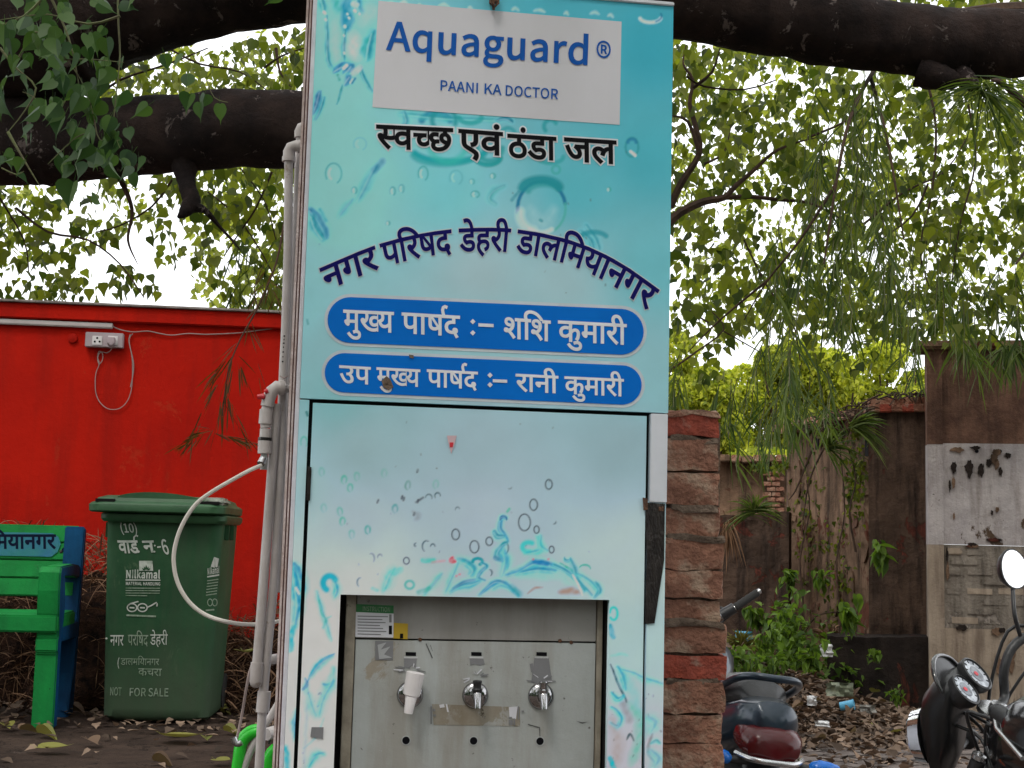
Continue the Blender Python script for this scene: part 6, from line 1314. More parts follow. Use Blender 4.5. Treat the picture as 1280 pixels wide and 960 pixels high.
# canopy behind the limbs
POLYS = [([(95, 118), (150, 70), (270, 60), (395, 25), (395, 118), (290, 110), (180, 122)], .95, 1.0, 0), ([(-60, 235), (370, 205), (372, 250), (355, 300), (250, 260), (200, 300), (60, 292), (-60, 300)], .50, 1.0, 1),
         ([(-60, 290), (110, 262), (150, 300), (60, 330), (-60, 345)], .55, 1, 1), ([(230, 205), (372, 205), (366, 396), (300, 392), (245, 330)], .72, 1.0, 1), ([(-60, 345), (60, 330), (170, 330), (210, 362), (120, 378), (-60, 382)], .62, 1.0, 1),
         ([(150, 250), (250, 240), (250, 330), (200, 330)], .18, 1, 1),
         ([(838, 45), (1000, 60), (1010, 250), (840, 250)], 1.05, 1.0, 0), ([(1000, 70), (1300, 90), (1300, 300), (1000, 300)], 1.0, .95, 0), ([(838, 250), (1000, 250), (1030, 380), (1010, 400), (840, 430)], .58, 1.05, 1), ([(1000, 290), (1300, 290), (1300, 440), (1180, 430), (1000, 400)], .85, .95, 0), ([(838, 420), (950, 400), (950, 460), (838, 500)], .25, 1, 1), ([(1010, 400), (1130, 400), (1080, 470), (1000, 470)], .45, 1, 1),
         ([(1030, -10), (1300, -10), (1300, 12), (1030, 0)], 1.3, 1, 0), ([(-200, -260), (1500, -260), (1500, -60), (-200, -60)], .22, 1.5, 2), ([(-350, 100), (-60, 100), (-60, 380), (-350, 380)], .4, 1, 2), ([(1300, 60), (1550, 60), (1550, 420), (1300, 420)], .9, 1, 2), ([(395, 40), (845, 60), (845, 430), (395, 400)], .8, 1, 2)]
pos, siz, pri = [], [], []
for poly, dens, ss, kind in POLYS:
    xs = [p[0] for p in poly]; ys = [p[1] for p in poly]
    A_box = (max(xs) - min(xs)) * (max(ys) - min(ys))
    ncl = int(A_box * dens / (165 if kind != 2 else 700)) + 1
    for _ in range(ncl):
        cx, cy = rl.uniform(min(xs), max(xs)), rl.uniform(min(ys), max(ys))
        Y0 = rl.uniform(8.6, 12.0); spread_ = rl.uniform(7, 15)
        for _k in range(rl.randint(3, 8)):
            x, y = cx + rl.gauss(0, spread_), cy + rl.gauss(0, spread_ * .8)
            if not in_poly(x, y, poly): continue
            Y = Y0 + rl.gauss(0, .3); s = rl.uniform(.042, .090) * ss
            p = at(x, y, Y); pos.append((p.x, p.y, p.z)); siz.append(s)
            pri.append(-(s / Y) if (0 < x < 1280 and 0 < y < 400 and kind != 2) else 1)
pos = np.array(pos); siz = np.array(siz); n_ = len(pos)
yaw = rng.uniform(0, 2 * PI, n_); tilt = rng.normal(.1, .5, n_); roll = rng.normal(0, .4, n_)
Rm = rot_mats(yaw, tilt, roll)
order = np.argsort(np.array(pri)); nobj = max(0, 296 - leafobj)
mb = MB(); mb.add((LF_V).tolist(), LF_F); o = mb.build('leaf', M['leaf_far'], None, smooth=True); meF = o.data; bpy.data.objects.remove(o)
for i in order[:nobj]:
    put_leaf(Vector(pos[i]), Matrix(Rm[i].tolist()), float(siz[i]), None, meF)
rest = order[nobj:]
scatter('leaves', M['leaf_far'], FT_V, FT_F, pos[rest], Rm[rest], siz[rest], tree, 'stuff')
# a paler, farther layer of the same crown, glimpsed between the nearer leaves
P = []
for poly, dens, kk in (([(838, 45), (1300, 80), (1300, 430), (1000, 420), (838, 440)], 1.0, 620), ([(100, 60), (395, 30), (395, 118), (100, 122)], 1.0, 60), ([(230, 205), (372, 205), (366, 396), (240, 380)], 1.0, 100), ([(-40, 235), (240, 215), (150, 300), (-40, 340)], .6, 60)):
    xs = [p[0] for p in poly]; ys = [p[1] for p in poly]
    for _ in range(kk):
        cx, cy, Y0 = rl.uniform(min(xs), max(xs)), rl.uniform(min(ys), max(ys)), rl.uniform(14, 18)
        for _k in range(8):
            x, y = cx + rl.gauss(0, 9), cy + rl.gauss(0, 7)
            if in_poly(x, y, poly): q_ = at(x, y, Y0); P.append((q_.x, q_.y, q_.z))
P = np.array(P); m_ = len(P)
M['leaf_pale'] = leaf_mat('far haze toned leaf', (0.34, 0.36, 0.07), (0.10, 0.13, 0.03), .5, .6, tcol=(1.4, 1.5, .6))  # paler tone puts the bright haze of far leaves into the colour
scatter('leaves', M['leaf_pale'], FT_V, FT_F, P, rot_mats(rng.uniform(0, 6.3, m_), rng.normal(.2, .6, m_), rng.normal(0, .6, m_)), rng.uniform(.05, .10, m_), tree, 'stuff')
print('canopy leaves', n_)

# ================================================================ weeping narrow-leaved tree on the right
weep = thing('weeping_tree', 'weeping tree with long narrow drooping leaves hanging over the right hand walls', 'tree', (4.3, 10.2, 0))
def wlimb(pts, r0, r1, Y=8.0, n=8, name='branch'):
    sp = smooth_pts([(p[0], p[1], p[2] if len(p) > 2 else Y) for p in pts], 4); mb = MB(); k = len(sp)
    mb.tube([at(*p) for p in sp], [r0 + (r1 - r0) * i / (k - 1) for i in range(k)], n); return mb.build(name, M['twig'], weep, smooth=True)
wlimb([(1420, 900, 10.2), (1425, 600, 10.2), (1420, 300, 9.8), (1380, 100, 9.2), (1300, 20, 8.6), (1200, 20, 8.4)], .16, .05, name='trunk')
wlimb([(1200, 20, 8.7), (1120, 60, 8.7), (1090, 92, 8.3), (1062, 150, 7.7), (1045, 230, 7.5), (1030, 330, 7.4)], .02, .005); wlimb([(1088, 96, 8.25), (1110, 180, 7.8), (1130, 300, 7.6)], .014, .004)
wlimb([(1420, 300, 9.8), (1330, 180, 8.4), (1260, 110, 7.6), (1240, 100, 7.4)], .04, .008); wlimb([(1380, 100, 9.2), (1330, 240, 8.4), (1270, 330, 8.0)], .03, .006)
wlimb([(1045, 230, 7.5), (1000, 300, 7.5), (960, 350, 7.6), (930, 400, 7.8)], .010, .003); wlimb([(960, 350, 7.6), (900, 400, 8.0), (860, 440, 8.2)], .008, .003)
BP, BQ = [], []     # blade strips: list of (start, direction, length, width)
def frond(px, py, Y, ln_px, lean, nb, bl, spread=.7, keep=True):
    """a hanging strand from (px,py), ln_px long, with drooping narrow leaves"""
    steps = max(5, int(ln_px / 12)); pts = []
    x, y = px, py
    for i in range(steps + 1):
        t = i / steps; pts.append((px + lean * math.sin(t * 1.6) * ln_px * .6 + rl.gauss(0, 1.0), py + ln_px * t, Y + .1 * math.sin(t * 3)))
    W3 = [at(*p) for p in pts]
    strands.tube(W3, .0028, 4, cap=False)
    for k in range(int(nb * .72)):
        t = rl.uniform(.05, 1.0) * (steps - .01); i = int(t); p = W3[i].lerp(W3[i + 1], t - i)
        a = rl.uniform(0, 2 * PI); el = rl.uniform(-1.35, -.25) * spread - (1 - spread) * 1.2
        d = Vector((math.cos(a) * math.cos(el), math.sin(a) * math.cos(el) * .6, math.sin(el)))
        blades.append((p, d, rl.uniform(.7, 1.2) * bl / FPX * Y, rl.uniform(.0036, .0075)))
strands = MB(); blades = []
def field(n_, x0, x1, y0, y1, l0, l1, lean, nb, bl, Y0, Y1, sp=.8):
    for _ in range(n_):
        frond(rl.uniform(x0, x1), rl.uniform(y0, y1), rl.uniform(Y0, Y1), rl.uniform(l0, l1), lean + rl.gauss(0, .1), nb, bl, sp)
field(13, 1020, 1110, 85, 200, 90, 200, -.15, 26, 46, 7.2, 8.2, .7)
field(12, 960, 1060, 210, 330, 70, 150, -.2, 20, 40, 7.4, 8.4)
field(12, 1040, 1150, 200, 330, 80, 160, .05, 20, 42, 7.4, 8.4)
field(9, 955, 1015, 395, 480, 60, 110, -.15, 22, 52, 6.8, 7.6, .65)
field(7, 985, 1045, 440, 510, 30, 60, .2, 10, 36, 7.4, 8.4, .7)
field(9, 1040, 1160, 340, 400, 40, 80, .0, 15, 36, 7.6, 8.6)
field(8, 835, 935, 430, 490, 40, 80, -.3, 18, 44, 7.4, 8.8, .9)
field(6, 905, 965, 470, 540, 40, 80, -.1, 10, 36, 8.0, 8.8, .7)
field(14, 1180, 1300, 300, 380, 60, 110, .05, 20, 40, 8.4, 9.4, .7)
field(5, 1195, 1300, 410, 440, 20, 50, .05, 10, 26, 9.0, 10.2, .6)
field(6, 1130, 1200, 260, 340, 60, 110, .05, 14, 36, 8.0, 9.0, .8)
field(5, 1340, 1500, 60, 300, 90, 160, 0, 20, 44, 8.2, 9.4, .8)
# fountain of long blades at the upper right
for _ in range(95):
    a = rl.uniform(PI * .95, PI * 2.05); p = at(1228 + rl.gauss(0, 9), 108 + rl.gauss(0, 7), 7.5)
    blades.append((p, Vector((math.cos(a) * .9, rl.uniform(-.4, .4), -abs(math.sin(a)) * .7 + .15)), rl.uniform(.22, .48), rl.uniform(.004, .007)))
strands.build('strand', M['twig_green'], weep, kind='stuff')
def blade_mesh(name, m, parent, blades, sag=.35, kind='stuff', seg=4):
    V, F_ = [], []
    for p, d, ln_, w in blades:
        d = Vector(d).normalized(); side = d.cross(Vector((0, 0, 1))); side = side.normalized() if side.length > .05 else Vector((1, 0, 0))
        side = (Matrix.Rotation(rl.uniform(-1.2, 1.2), 3, d) @ side); b = len(V)
        for i in range(seg + 1):
            t = i / seg; c = Vector(p) + d * ln_ * t + Vector((0, 0, -1)) * (sag * ln_ * t * t)
            ww = w * (math.sin(PI * min(t * .86 + .12, 1)) ** .7 if t < 1 else 0.02)
            V += [c - side * ww, c + side * ww]
        for i in range(seg): F_.append((b + 2 * i, b + 2 * i + 1, b + 2 * i + 3, b + 2 * i + 2))
    mb = MB(); mb.add(V, F_); return mb.build(name, m, parent, kind=kind)
blade_mesh('leaves', M['blade'], weep, blades)

# ---- a thin brown twig with dead leaves hanging in front of the red wall
br2 = []
dt = MB()
def dtube(pts, Y, r0, r1):
    sp = smooth_pts([(p[0], p[1], Y) for p in pts], 3); k = len(sp); dt.tube([at(*p) for p in sp], [r0 + (r1 - r0) * i / (k - 1) for i in range(k)], 5)
dtube([(355, 280), (345, 330), (322, 385), (300, 425), (285, 465), (278, 520)], 6.9, .006, .003); dtube([(322, 385), (318, 360), (330, 330)], 6.9, .004, .002)
M['dead_twig'] = mat('dead hanging twig', (0.075, 0.034, 0.018), (0.045, 0.022, 0.012), 14, .9, .1)
M['dead_blade'] = leaf_mat('olive dead foliage', (0.085, 0.050, 0.012), (0.06, 0.022, 0.008), .3, .7)
hang = thing('hanging_twig', 'thin drooping twig with withered narrow leaves in front of the red wall', 'twig', at(300, 425, 6.9))
dt.build('stem', M['dead_twig'], hang, smooth=True)
bl = []
def dfrond(x0, y0, x1, y1, n_, ln_px):
    for k in range(n_):
        t = rl.random(); p = at(x0 + (x1 - x0) * t + rl.gauss(0, 3), y0 + (y1 - y0) * t, 6.9 + rl.gauss(0, .05))
        dx = (x1 - x0) + rl.gauss(0, 14); dy = (y1 - y0) + rl.gauss(0, 8); bl.append((p, Vector((dx, rl.gauss(0, 8), -dy)).normalized(), ln_px / FPX * 6.9 * rl.uniform(.7, 1.2), rl.uniform(.0026, .0052)))
dfrond(300, 425, 268, 470, 14, 34); dfrond(290, 450, 276, 525, 18, 36); dfrond(292, 445, 306, 480, 10, 30); dfrond(280, 490, 305, 545, 14, 30); dfrond(270, 480, 240, 545, 12, 34); dfrond(265, 535, 230, 556, 26, 22); dfrond(265, 540, 320, 556, 22, 26); dfrond(310, 400, 326, 440, 7, 24); dfrond(315, 440, 332, 540, 7, 28)
dfrond(345, 330, 320, 380, 12, 26); dfrond(335, 350, 350, 390, 10, 24)
blade_mesh('leaves', M['dead_blade'], hang, bl, .1)
g2 = []
for _ in range(14):
    frx = rl.uniform(300, 366); 
bl = []
for _ in range(150):
    x, y = rl.uniform(285, 366), rl.uniform(300, 392); p = at(x, y, 8.4); bl.append((p, Vector((rl.gauss(0, .5), 0, -1)), rl.uniform(.08, .16), rl.uniform(.005, .009)))
blade_mesh('leaves', M['blade'], tree, bl, .1)

# ================================================================ bright bushes beyond the walls
def bush(label, cx, cy, rx, ry, Y, n_, s, seed):
    rb_ = random.Random(seed); c = at(cx, cy, Y); k = Y / FPX
    o = thing('bush', label, 'bush', (c.x, Y, 0), 0, 'bushes beyond the old walls')
    mb = MB()
    for _ in range(5):
        a = rb_.uniform(-.5, .5); mb.tube([(c.x + a * .3, Y, 0), (c.x + a * rx * k * .5, Y, c.z * .5), (c.x + a * rx * k * 1.4, Y + rb_.uniform(-.3, .3), c.z + ry * k * .4)], [.06, .04, .015], 6)
    mb.build('stem', M['twig'], o)
    P = []
    lob = [(rb_.gauss(0, .42), rb_.gauss(0, .35), rb_.gauss(0, .42), rb_.uniform(.22, .42)) for _ in range(16)]
    for _ in range(n_ * 3):
        l = rb_.choice(lob); v = Vector((rb_.gauss(0, 1), rb_.gauss(0, 1), rb_.gauss(0, 1))).normalized() * (l[3] * rb_.uniform(.75, 1.05))
        P.append((c.x + (l[0] + v.x) * rx * k, Y + (l[1] + v.y) * rx * k * .6, max(.1, c.z + (l[2] + v.z) * ry * k)))
    P = np.array(P); m_ = len(P)
    Rm_ = rot_mats(rng.uniform(0, 6.3, m_), rng.normal(.3, .6, m_), rng.normal(0, .6, m_))
    scatter('leaves', M['bush'], FT_V, FT_F, P, Rm_, rng.uniform(.5, 1.1, m_) * s * .6, o, 'stuff')
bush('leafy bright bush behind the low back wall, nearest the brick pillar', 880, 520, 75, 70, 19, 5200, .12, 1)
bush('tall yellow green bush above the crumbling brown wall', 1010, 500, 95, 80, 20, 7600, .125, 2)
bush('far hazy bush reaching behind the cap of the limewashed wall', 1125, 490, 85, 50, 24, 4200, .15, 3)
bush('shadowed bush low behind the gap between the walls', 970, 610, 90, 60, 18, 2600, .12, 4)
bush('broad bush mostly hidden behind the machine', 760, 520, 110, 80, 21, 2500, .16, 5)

# ================================================================ the green bin
BY = 6.30
def rrect(cx, cy, w, d, r, z, n=4, rz=0):
    out = []
    for (sx, sy, a0) in ((1, -1, -90), (1, 1, 0), (-1, 1, 90), (-1, -1, 180)):
        for i in range(n + 1):
            a = R(a0 + 90 * i / n); x, y = sx * (w / 2 - r) + r * math.cos(a), sy * (d / 2 - r) + r * math.sin(a)
            out.append(Vector((cx + x * math.cos(rz) - y * math.sin(rz), cy + x * math.sin(rz) + y * math.cos(rz), z)))
    return out
BRZ = R(3)
pF = at(188, 896, BY)                   # foot of the front face
bz0 = PZ + .005
bin_ = thing('wheelie_bin', 'green two wheeled rubbish bin with white stencilled lettering', 'bin', (pF.x, pF.y + .26, bz0), BRZ)
bc = Vector((pF.x + .002, pF.y + .24, 0))
Z1 = at(200, 650, BY).z
secs = []
for t in (0, .02, .06, .35, .7, .93, 1.0):
    w = .475 + .055 * t; d = .43 + .10 * t
    if t == 0: w -= .03; d -= .03
    secs.append(rrect(bc.x, bc.y + .01 * t, w, d, .05 + .02 * (t < .01), bz0 + .012 + (Z1 - bz0) * t, 5, BRZ))
mb = MB(); mb.loft(secs); mb.build('body', M['bin'], bin_, smooth=True)
RB = Matrix.Rotation(BRZ, 3, 'Z')
def bp(x, y, z): return bc + RB @ Vector((x, y, z)) 
mb = MB(); mb.loft([rrect(bc.x, bc.y, .555, .57, .06, Z1 - .012, 5, BRZ), rrect(bc.x, bc.y, .575, .59, .06, Z1 + .002, 5, BRZ), rrect(bc.x, bc.y, .575, .59, .06, Z1 + .022, 5, BRZ), rrect(bc.x, bc.y, .56, .575, .06, Z1 + .028, 5, BRZ)]); mb.build('rim', M['bin_lid'], bin_, smooth=True)
zc = Z1 + .030
lidm = MB()
lidm.loft([rrect(bc.x - .026, bc.y - .01, w, d, .07, zc + h, 5, BRZ) for w, d, h in ((.600, .63, 0), (.618, .65, .006), (.622, .655, .034), (.600, .64, .044), (.575, .60, .050), (.56, .585, .066), (.50, .50, .078), (.2, .2, .084))])
lid = lidm.build('lid', M['bin_lid'], bin_, smooth=True)
# raised grip hump in the lid front, dark slots beside it
mb = MB(); hp_ = []
for i in range(13):
    t = i / 12; x = -.235 + .44 * t; h = .062 * (math.sin(PI * t) ** .38) * (1 - .25 * t)
    hp_.append((x, h))
out = [bp(x, -.30, zc + .04 + h) for x, h in hp_] + [bp(.205, -.30, zc + .03), bp(-.235, -.30, zc + .03)]
mb.prism(out, RB @ Vector((0, .50, 0))); mb.build('grip_hump', M['bin_lid'], lid, bevel=.008)
for s in (-1, 1):
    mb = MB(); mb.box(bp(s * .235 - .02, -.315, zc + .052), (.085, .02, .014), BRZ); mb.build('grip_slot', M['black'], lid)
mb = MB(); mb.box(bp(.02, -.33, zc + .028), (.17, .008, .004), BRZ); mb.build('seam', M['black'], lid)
mb = MB(); mb.box(bp(.222, -.18, zc + .060), (.11, .26, .036), BRZ + .06); mb.build('pale_corner', mat('pale lid corner', (.42, .43, .38), (.12, .17, .11), 14, .6, .2), lid, bevel=.014)  # paler mottled block on the right of the lid
for s in (-1, 1):
    for y in (-.15, .0): mb = MB(); mb.box(bp(s * .274, y, Z1 - .05), (.02, .012, .07), BRZ); mb.build('rib', M['bin'], bin_, bevel=.002)
    mb = MB(); mb.lathe(bp(s * .20, .235, bz0 + .09 - bc.z), RB @ Vector((s, 0, 0)), [(0, .095), (.045, .095)], 20); wh = mb.build('wheel', M['rubber'], bin_, smooth=True)
mb = MB(); mb.tube([bp(-.2, .235, bz0 + .09), bp(.2, .235, bz0 + .09)], .01, 8); mb.build('axle', M['rust_black'], bin_)
mb = MB(); mb.tube([bp(-.22, .27, Z1), bp(-.22, .33, Z1 + .04), bp(.22, .33, Z1 + .04), bp(.22, .27, Z1)], .014, 8); mb.build('handle', M['bin'], bin_, smooth=True)
# lettering on the front: a plane that leans with the tapering body
ftop = bp(0, -(.43 + .10) / 2 + .01, 0) ; fbot = bp(0, -.43 / 2, 0); ftop.z = Z1; fbot.z = bz0
nB = (RB @ Vector((1, 0, 0))).cross((ftop - fbot).normalized()).normalized()
if nB.y < 0: nB = -nB
def BF(px, py, d=0.0): return on_plane(px, py, fbot - nB * (d + .0015), nB)
def bw(t, p0, p1, h, m='stencil', **k): return word(bin_, t, p0, p1, h, M[m], BF, depth=.0012, name='stencil_word', **k)
bw('(10)', (151, 665.5), (173, 665.5), 11, latin=True, bold=5, slant=-.25)
bw(['व', 'ा', 'ड'], (147, 676), (171, 676), 15, bold=14, slant=-.2)
def blob(px, py, r, m='stencil', d=.0012, sx=1):
    mb = MB(); mb.prism([BF(px + r * sx * math.cos(a), py + r * math.sin(a), d) for a in np.linspace(0, 2 * PI, 11)[:-1]], -nB * .0006); mb.build('stencil_dot', M[m], bin_)
def bline(pts, w, m='stencil', name='stencil_line', place=None, par=None):
    o = stroke_outline(pts, w); P_ = place or BF; mb = MB(); k = len(pts)
    V = [P_(x, y, .0012) for x, y in o]; mb.add(V, [(i, i + 1, 2 * k - 2 - i, 2 * k - 1 - i) for i in range(k - 1)]); return mb.build(name, M[m], par or bin_)
bline([(167.5, 675), (167.5, 671.5), (170, 669), (172.5, 670.5)], 1.0); blob(173, 689.5, 1.6); bw(['न'], (178, 676.5), (191, 676), 14, bold=14, slant=-.2); blob(193, 689.5, 1.2); blob(193.5, 682, 1.1)
bline([(196.5, 684), (201, 683.5)], 1.0); bw('6', (204.5, 692.5), (213, 692.5), 18, latin=True, bold=6, slant=-.3)
# maker's mark
mk = [(174, 701), (190.5, 701), (191.5, 713.5), (174, 713.5)]
mb = MB(); mb.prism([BF(x, y, .0012) for x, y in mk], -nB * .0006); mb.build('logo_block', M['stencil'], bin_)
for a in (-50, -25, 0, 25, 50):
    x, y = 182.8, 714.5; l = 7 if a else 8.5; dx, dy = math.sin(R(a)), -math.cos(R(a))
    mb = MB(); mb.prism([BF(x + dx * 2, y + dy * 2, .0024), BF(x + dx * l * .6 + dy * -1.2, y + dy * l * .6 + dx * 1.2, .0024), BF(x + dx * l, y + dy * l, .0024), BF(x + dx * l * .6 + dy * 1.2, y + dy * l * .6 - dx * 1.2, .0024)], -nB * .0006); mb.build('logo_petal', M['bin'], bin_)
bline([(179, 702.6), (179, 706.2)], .5, 'bin'); bline([(183, 702.4), (183, 704.6)], .5, 'bin'); bline([(187, 702.6), (187, 706.2)], .5, 'bin')
bw('Nilkamal', (157, 722.5), (200.5, 723), 9.5, latin=True, bold=12)
mb = MB(); mb.prism([BF(x, y, .0012) for x, y in ((157, 724.2), (200.5, 724.5), (200.5, 725.9), (157, 725.6))], -nB * .0006); mb.build('logo_rule', M['stencil'], bin_)
bw('MATERIAL HANDLING', (157, 731.3), (200.5, 731.8), 4, latin=True, bold=8)
for i, x1 in enumerate((200, 200, 199.5, 184)):
    y = 735 + i * 3.1
    bline([(157, y), ((157 + x1) / 2, y + .15), (x1, y + .3)], .55, 'stencil_worn')
for cx in (165, 178):
    bline([(cx + 6 * math.cos(a), 759.5 + 5 * math.sin(a)) for a in np.linspace(0, 2 * PI, 17)], .75); bline([(cx - 3, 759.5), (cx + 3, 759.8)], .9)
bline([(159.4, 757.5), (163, 754.5), (173, 751.8)], .8); bline([(184.2, 759), (189, 757), (195.5, 753), (196.6, 755), (196, 758)], .8); bline([(171, 758.6), (172, 758.6)], .8)
bline([(158, 769), (195, 770.5)], 1.1, 'stencil_worn')
bw(['न', 'ग', 'र'], (138, 794), (154.5, 794), 13, bold=2); bw(['प', 'र', 'ि', 'ष', 'द'], (160, 793.5), (185, 794), 13, 'stencil_worn', bold=2); bw(['ड', 'े', 'ह', 'र', 'ी'], (188, 793), (209.5, 793), 13, bold=0); blob(133, 798, 1.3)
bw('(', (146, 833), (149.5, 833), 10, latin=True, bold=3); bw(['ड', 'ा', 'ल', 'म', 'ि', 'य', 'ा', 'न', 'ग', 'र'], (151, 823), (199, 823.5), 8, 'stencil_worn', bold=0); bw(['क', 'च', 'र', 'ा'], (173, 835.5), (202, 836), 9, 'stencil_worn', bold=2)
bw('NOT', (137, 869), (152, 869.4), 10, 'stencil_worn', latin=True, bold=2); bw('FOR SALE', (161, 870), (211, 870.5), 10, 'stencil_worn', latin=True, bold=3)
# side print
sx = (.475 + .055 * .7) / 2
Ps = bp(sx + .001, 0, 0); nS = RB @ Vector((-1, 0, 0)); tpv = Vector(((.055 / 2) / (Z1 - bz0), 0, 1))
nS = (nS + Vector((0, 0, (.055 / 2) / (Z1 - bz0)))).normalized()
Ps = bp((.475) / 2 + .003, 0, 0); Ps.z = bz0
def BS(px, py, d=0.0): return on_plane(px, py, Ps - nS * (d + .001), nS)
bline([(270, 697), (266, 709)], 2.6, 'stencil', place=BS); bline([(272.5, 698), (270.5, 709)], 1.2, 'stencil', place=BS)
word(bin_, 'Nilkamal', (259, 718.5), (274, 716), 8, M['stencil'], BS, latin=True, bold=8, depth=.0012, name='stencil_word')
bline([(259, 721), (274, 718.6)], .9, place=BS)
for i in range(6): bline([(259 - .3 * i, 726 + i * 3.6), (273 - .4 * i, 724 + i * 3.6)], .6, 'stencil_worn', place=BS)
for cx in (262.5, 268.5): bline([(cx + 3 * math.cos(a), 753 + 4.4 * math.sin(a)) for a in np.linspace(0, 2 * PI, 13)], .6, 'stencil_worn', place=BS)
bline([(257, 763), (268, 762)], 1.0, 'stencil_worn', place=BS)

# ================================================================ the green and blue bench
YBE = 6.10
bf = at(53, 900, YBE); bf.z = PZ
bench = thing('bench', 'green painted concrete bench with blue side and painted lettering', 'bench', (bf.x - .75, bf.y, PZ), R(8))
BR = Matrix.Rotation(R(8), 3, 'Z')
O_ = Vector((bf.x, bf.y, PZ))            # foot of the right front leg
def B3(x, y, z): return O_ + BR @ Vector((x, y * .88, z))
LW = .095
def end_frame(x0, first):
    g = lambda y, z: B3(x0, y, z)
    front = [(0, 0), (.10, 0), (.085, .25), (.08, .36), (.10, .44), (.13, .52), (.10, .60), (.07, .655), (.02, .70), (-.04, .705), (-.055, .68), (-.055, .60), (-.035, .50), (-.01, .44), (-.01, .40), (-.022, .39), (-.022, .335), (-.004, .325)]
    mb = MB(); mb.prism([g(y, z) for y, z in front], BR @ Vector((LW, 0, 0))); mb.build('front_leg', [M['bench_green'], M['bench_blue']], bench, bevel=.006)
    back = [(.40, 0), (.58, 0), (.60, .30), (.63, .55), (.66, .87), (.60, .885), (.575, .60), (.55, .44), (.10, .44), (.10, .37), (.53, .36), (.50, .2)]
    mb = MB(); mb.prism([g(y, z) for y, z in back], BR @ Vector((LW * .98, 0, 0))); mb.build('back_leg', M['bench_blue'], bench, bevel=.006)
    arm = [(.05, .66), (.05, .705), (.36, .71), (.58, .70), (.58, .64), (.36, .655)]
    mb = MB(); mb.prism([B3(x0 + .01, y, z) for y, z in arm], BR @ Vector((LW - .02, 0, 0))); mb.build('armrest', [M['bench_green'], M['bench_blue']], bench, bevel=.006)
    web = [(.105, .44), (.545, .44), (.578, .64), (.36, .60), (.16, .53)]
for x0 in (-LW * .5, -1.62): end_frame(x0, True)
for o in bench.children:                 # outer side faces are painted blue
    side = BR.to_4x4() @ Vector((1, 0, 0, 0)); 
    Mi = BR
    for p in o.data.polygons:
        if abs(p.normal.x) > .8 and len(o.data.materials) > 1: p.material_index = 1
mb = MB(); mb.prism([B3(-.03, y, z) for y, z in ((.11, .45), (.545, .45), (.575, .63), (.13, .63))], BR @ Vector((.02, 0, 0))); 
for i in range(3):
    mb = MB(); y = .015 + i * .165; mb.box(B3(-.755, y + .03, .455), (1.60, .155, .075), M=BR); mb.build('seat_slat', M['bench_green'], bench, bevel=.008)
for i in range(4):
    z = .545 + i * .085; mb = MB(); mb.box(B3(-.785, .60 + .016 * i + .0, z + .043), (1.60, .05, .082), M=BR @ Matrix.Rotation(R(-9), 3, 'X')); mb.build('back_slat', M['bench_green'], bench, bevel=.005)
for bx in (-.03, -1.50):
    for i in range(4):
        z = .545 + i * .085 + .043; nb0 = (BR @ Matrix.Rotation(R(-9), 3, 'X')) @ Vector((0, 1, 0))
        if bx == -.03 and i == 3: continue
        mb = MB(); mb.lathe(B3(bx - .03, .60 + .016 * i, z) - nb0 * .024, -nb0, [(0, .009), (.003, .008), (.004, .003)], 10); mb.build('bolt', M['rust_black'], bench)
# lettering patch
nb_ = BR @ Vector((0, math.cos(R(9)), -math.sin(R(9)) * -0)); nb_ = (BR @ Matrix.Rotation(R(-9), 3, 'X')) @ Vector((0, 1, 0))
Pb = B3(-.75, .60 + .016 * 2.5 - .027 / .88, .545 + 2.5 * .085 + .043)
def BB(px, py, d=0.0): return on_plane(px, py, Pb - nb_ * (d + .002), nb_)
mb = MB(); pts = [(-60, 664), (66, 666.5), (73, 671), (76, 680), (72, 690), (64, 696), (20, 695), (-60, 693)]
mb.prism([BB(x, y, .001) for x, y in pts], -nb_ * .001); mb.build('blue_patch', mat('brushed blue patch', (.012, .13, .27), (.012, .19, .16), 7, .4, .1), bench)
def bbw(t, x0, x1, h=17): word(bench, t, (x0, 668.5), (x1, 668.5), h, M['ink_navy2'], BB, bold=14, slant=-.05, depth=.003, name='painted_word')
M['ink_navy2'] = flat('dark navy brush paint', (0.003, 0.008, 0.028), .7, 0, .08)
bbw(['म', 'ि', 'य', 'ा', 'न', 'ग', 'र'] if False else ['ि', 'म', 'य', 'ा', 'न', 'ग', 'र'], -12, 69)
mb = MB(); mb.lathe(BB(80, 687, .001), -nb_, [(0, .010), (.002, .010), (.0021, .006), (.0005, .005)], 12); mb.build('bolt', M['ink_navy2'], bench)

# ================================================================ dry brushwood heap along the red wall
rh = random.Random(33)
hm = MB()
for x0, w, h, y0 in ((-3.4, .8, .62, 7.1), (-2.55, .65, .86, 7.15), (-2.1, .5, .80, 7.1), (-1.5, .6, .45, 7.15), (-.9, .55, .62, 7.1), (-.3, .5, .45, 7.1), (-4.4, .9, .6, 7.1)):
    secs = []
    for t in np.linspace(0, 1, 7):
        r = math.cos(t * PI / 2) ** .6
        secs.append([Vector((x0 + w * r * math.cos(a), y0 + .38 * r * math.sin(a), PZ - .02 + h * .86 * t)) for a in np.linspace(0, 2 * PI, 15)[:-1]])
    hm.loft(secs)
vs = []
for v in hm.v:
    v = Vector(v); vs.append(v + Vector((1, 1, .6)) * (.07 * fbm(v, 5, 3)))
hm.v = vs
M['brush_core'] = mat('dark brush heap', (0.065, 0.032, 0.020), (0.012, 0.008, 0.007), 26, .95, 1.0, spec=.1)
core = hm.build('brushwood_heap', M['brush_core'], None); tag(core, 'dark tangled heap of dry brushwood behind the bin and bench', 'brushwood', kind='stuff')
sb_ = MB()
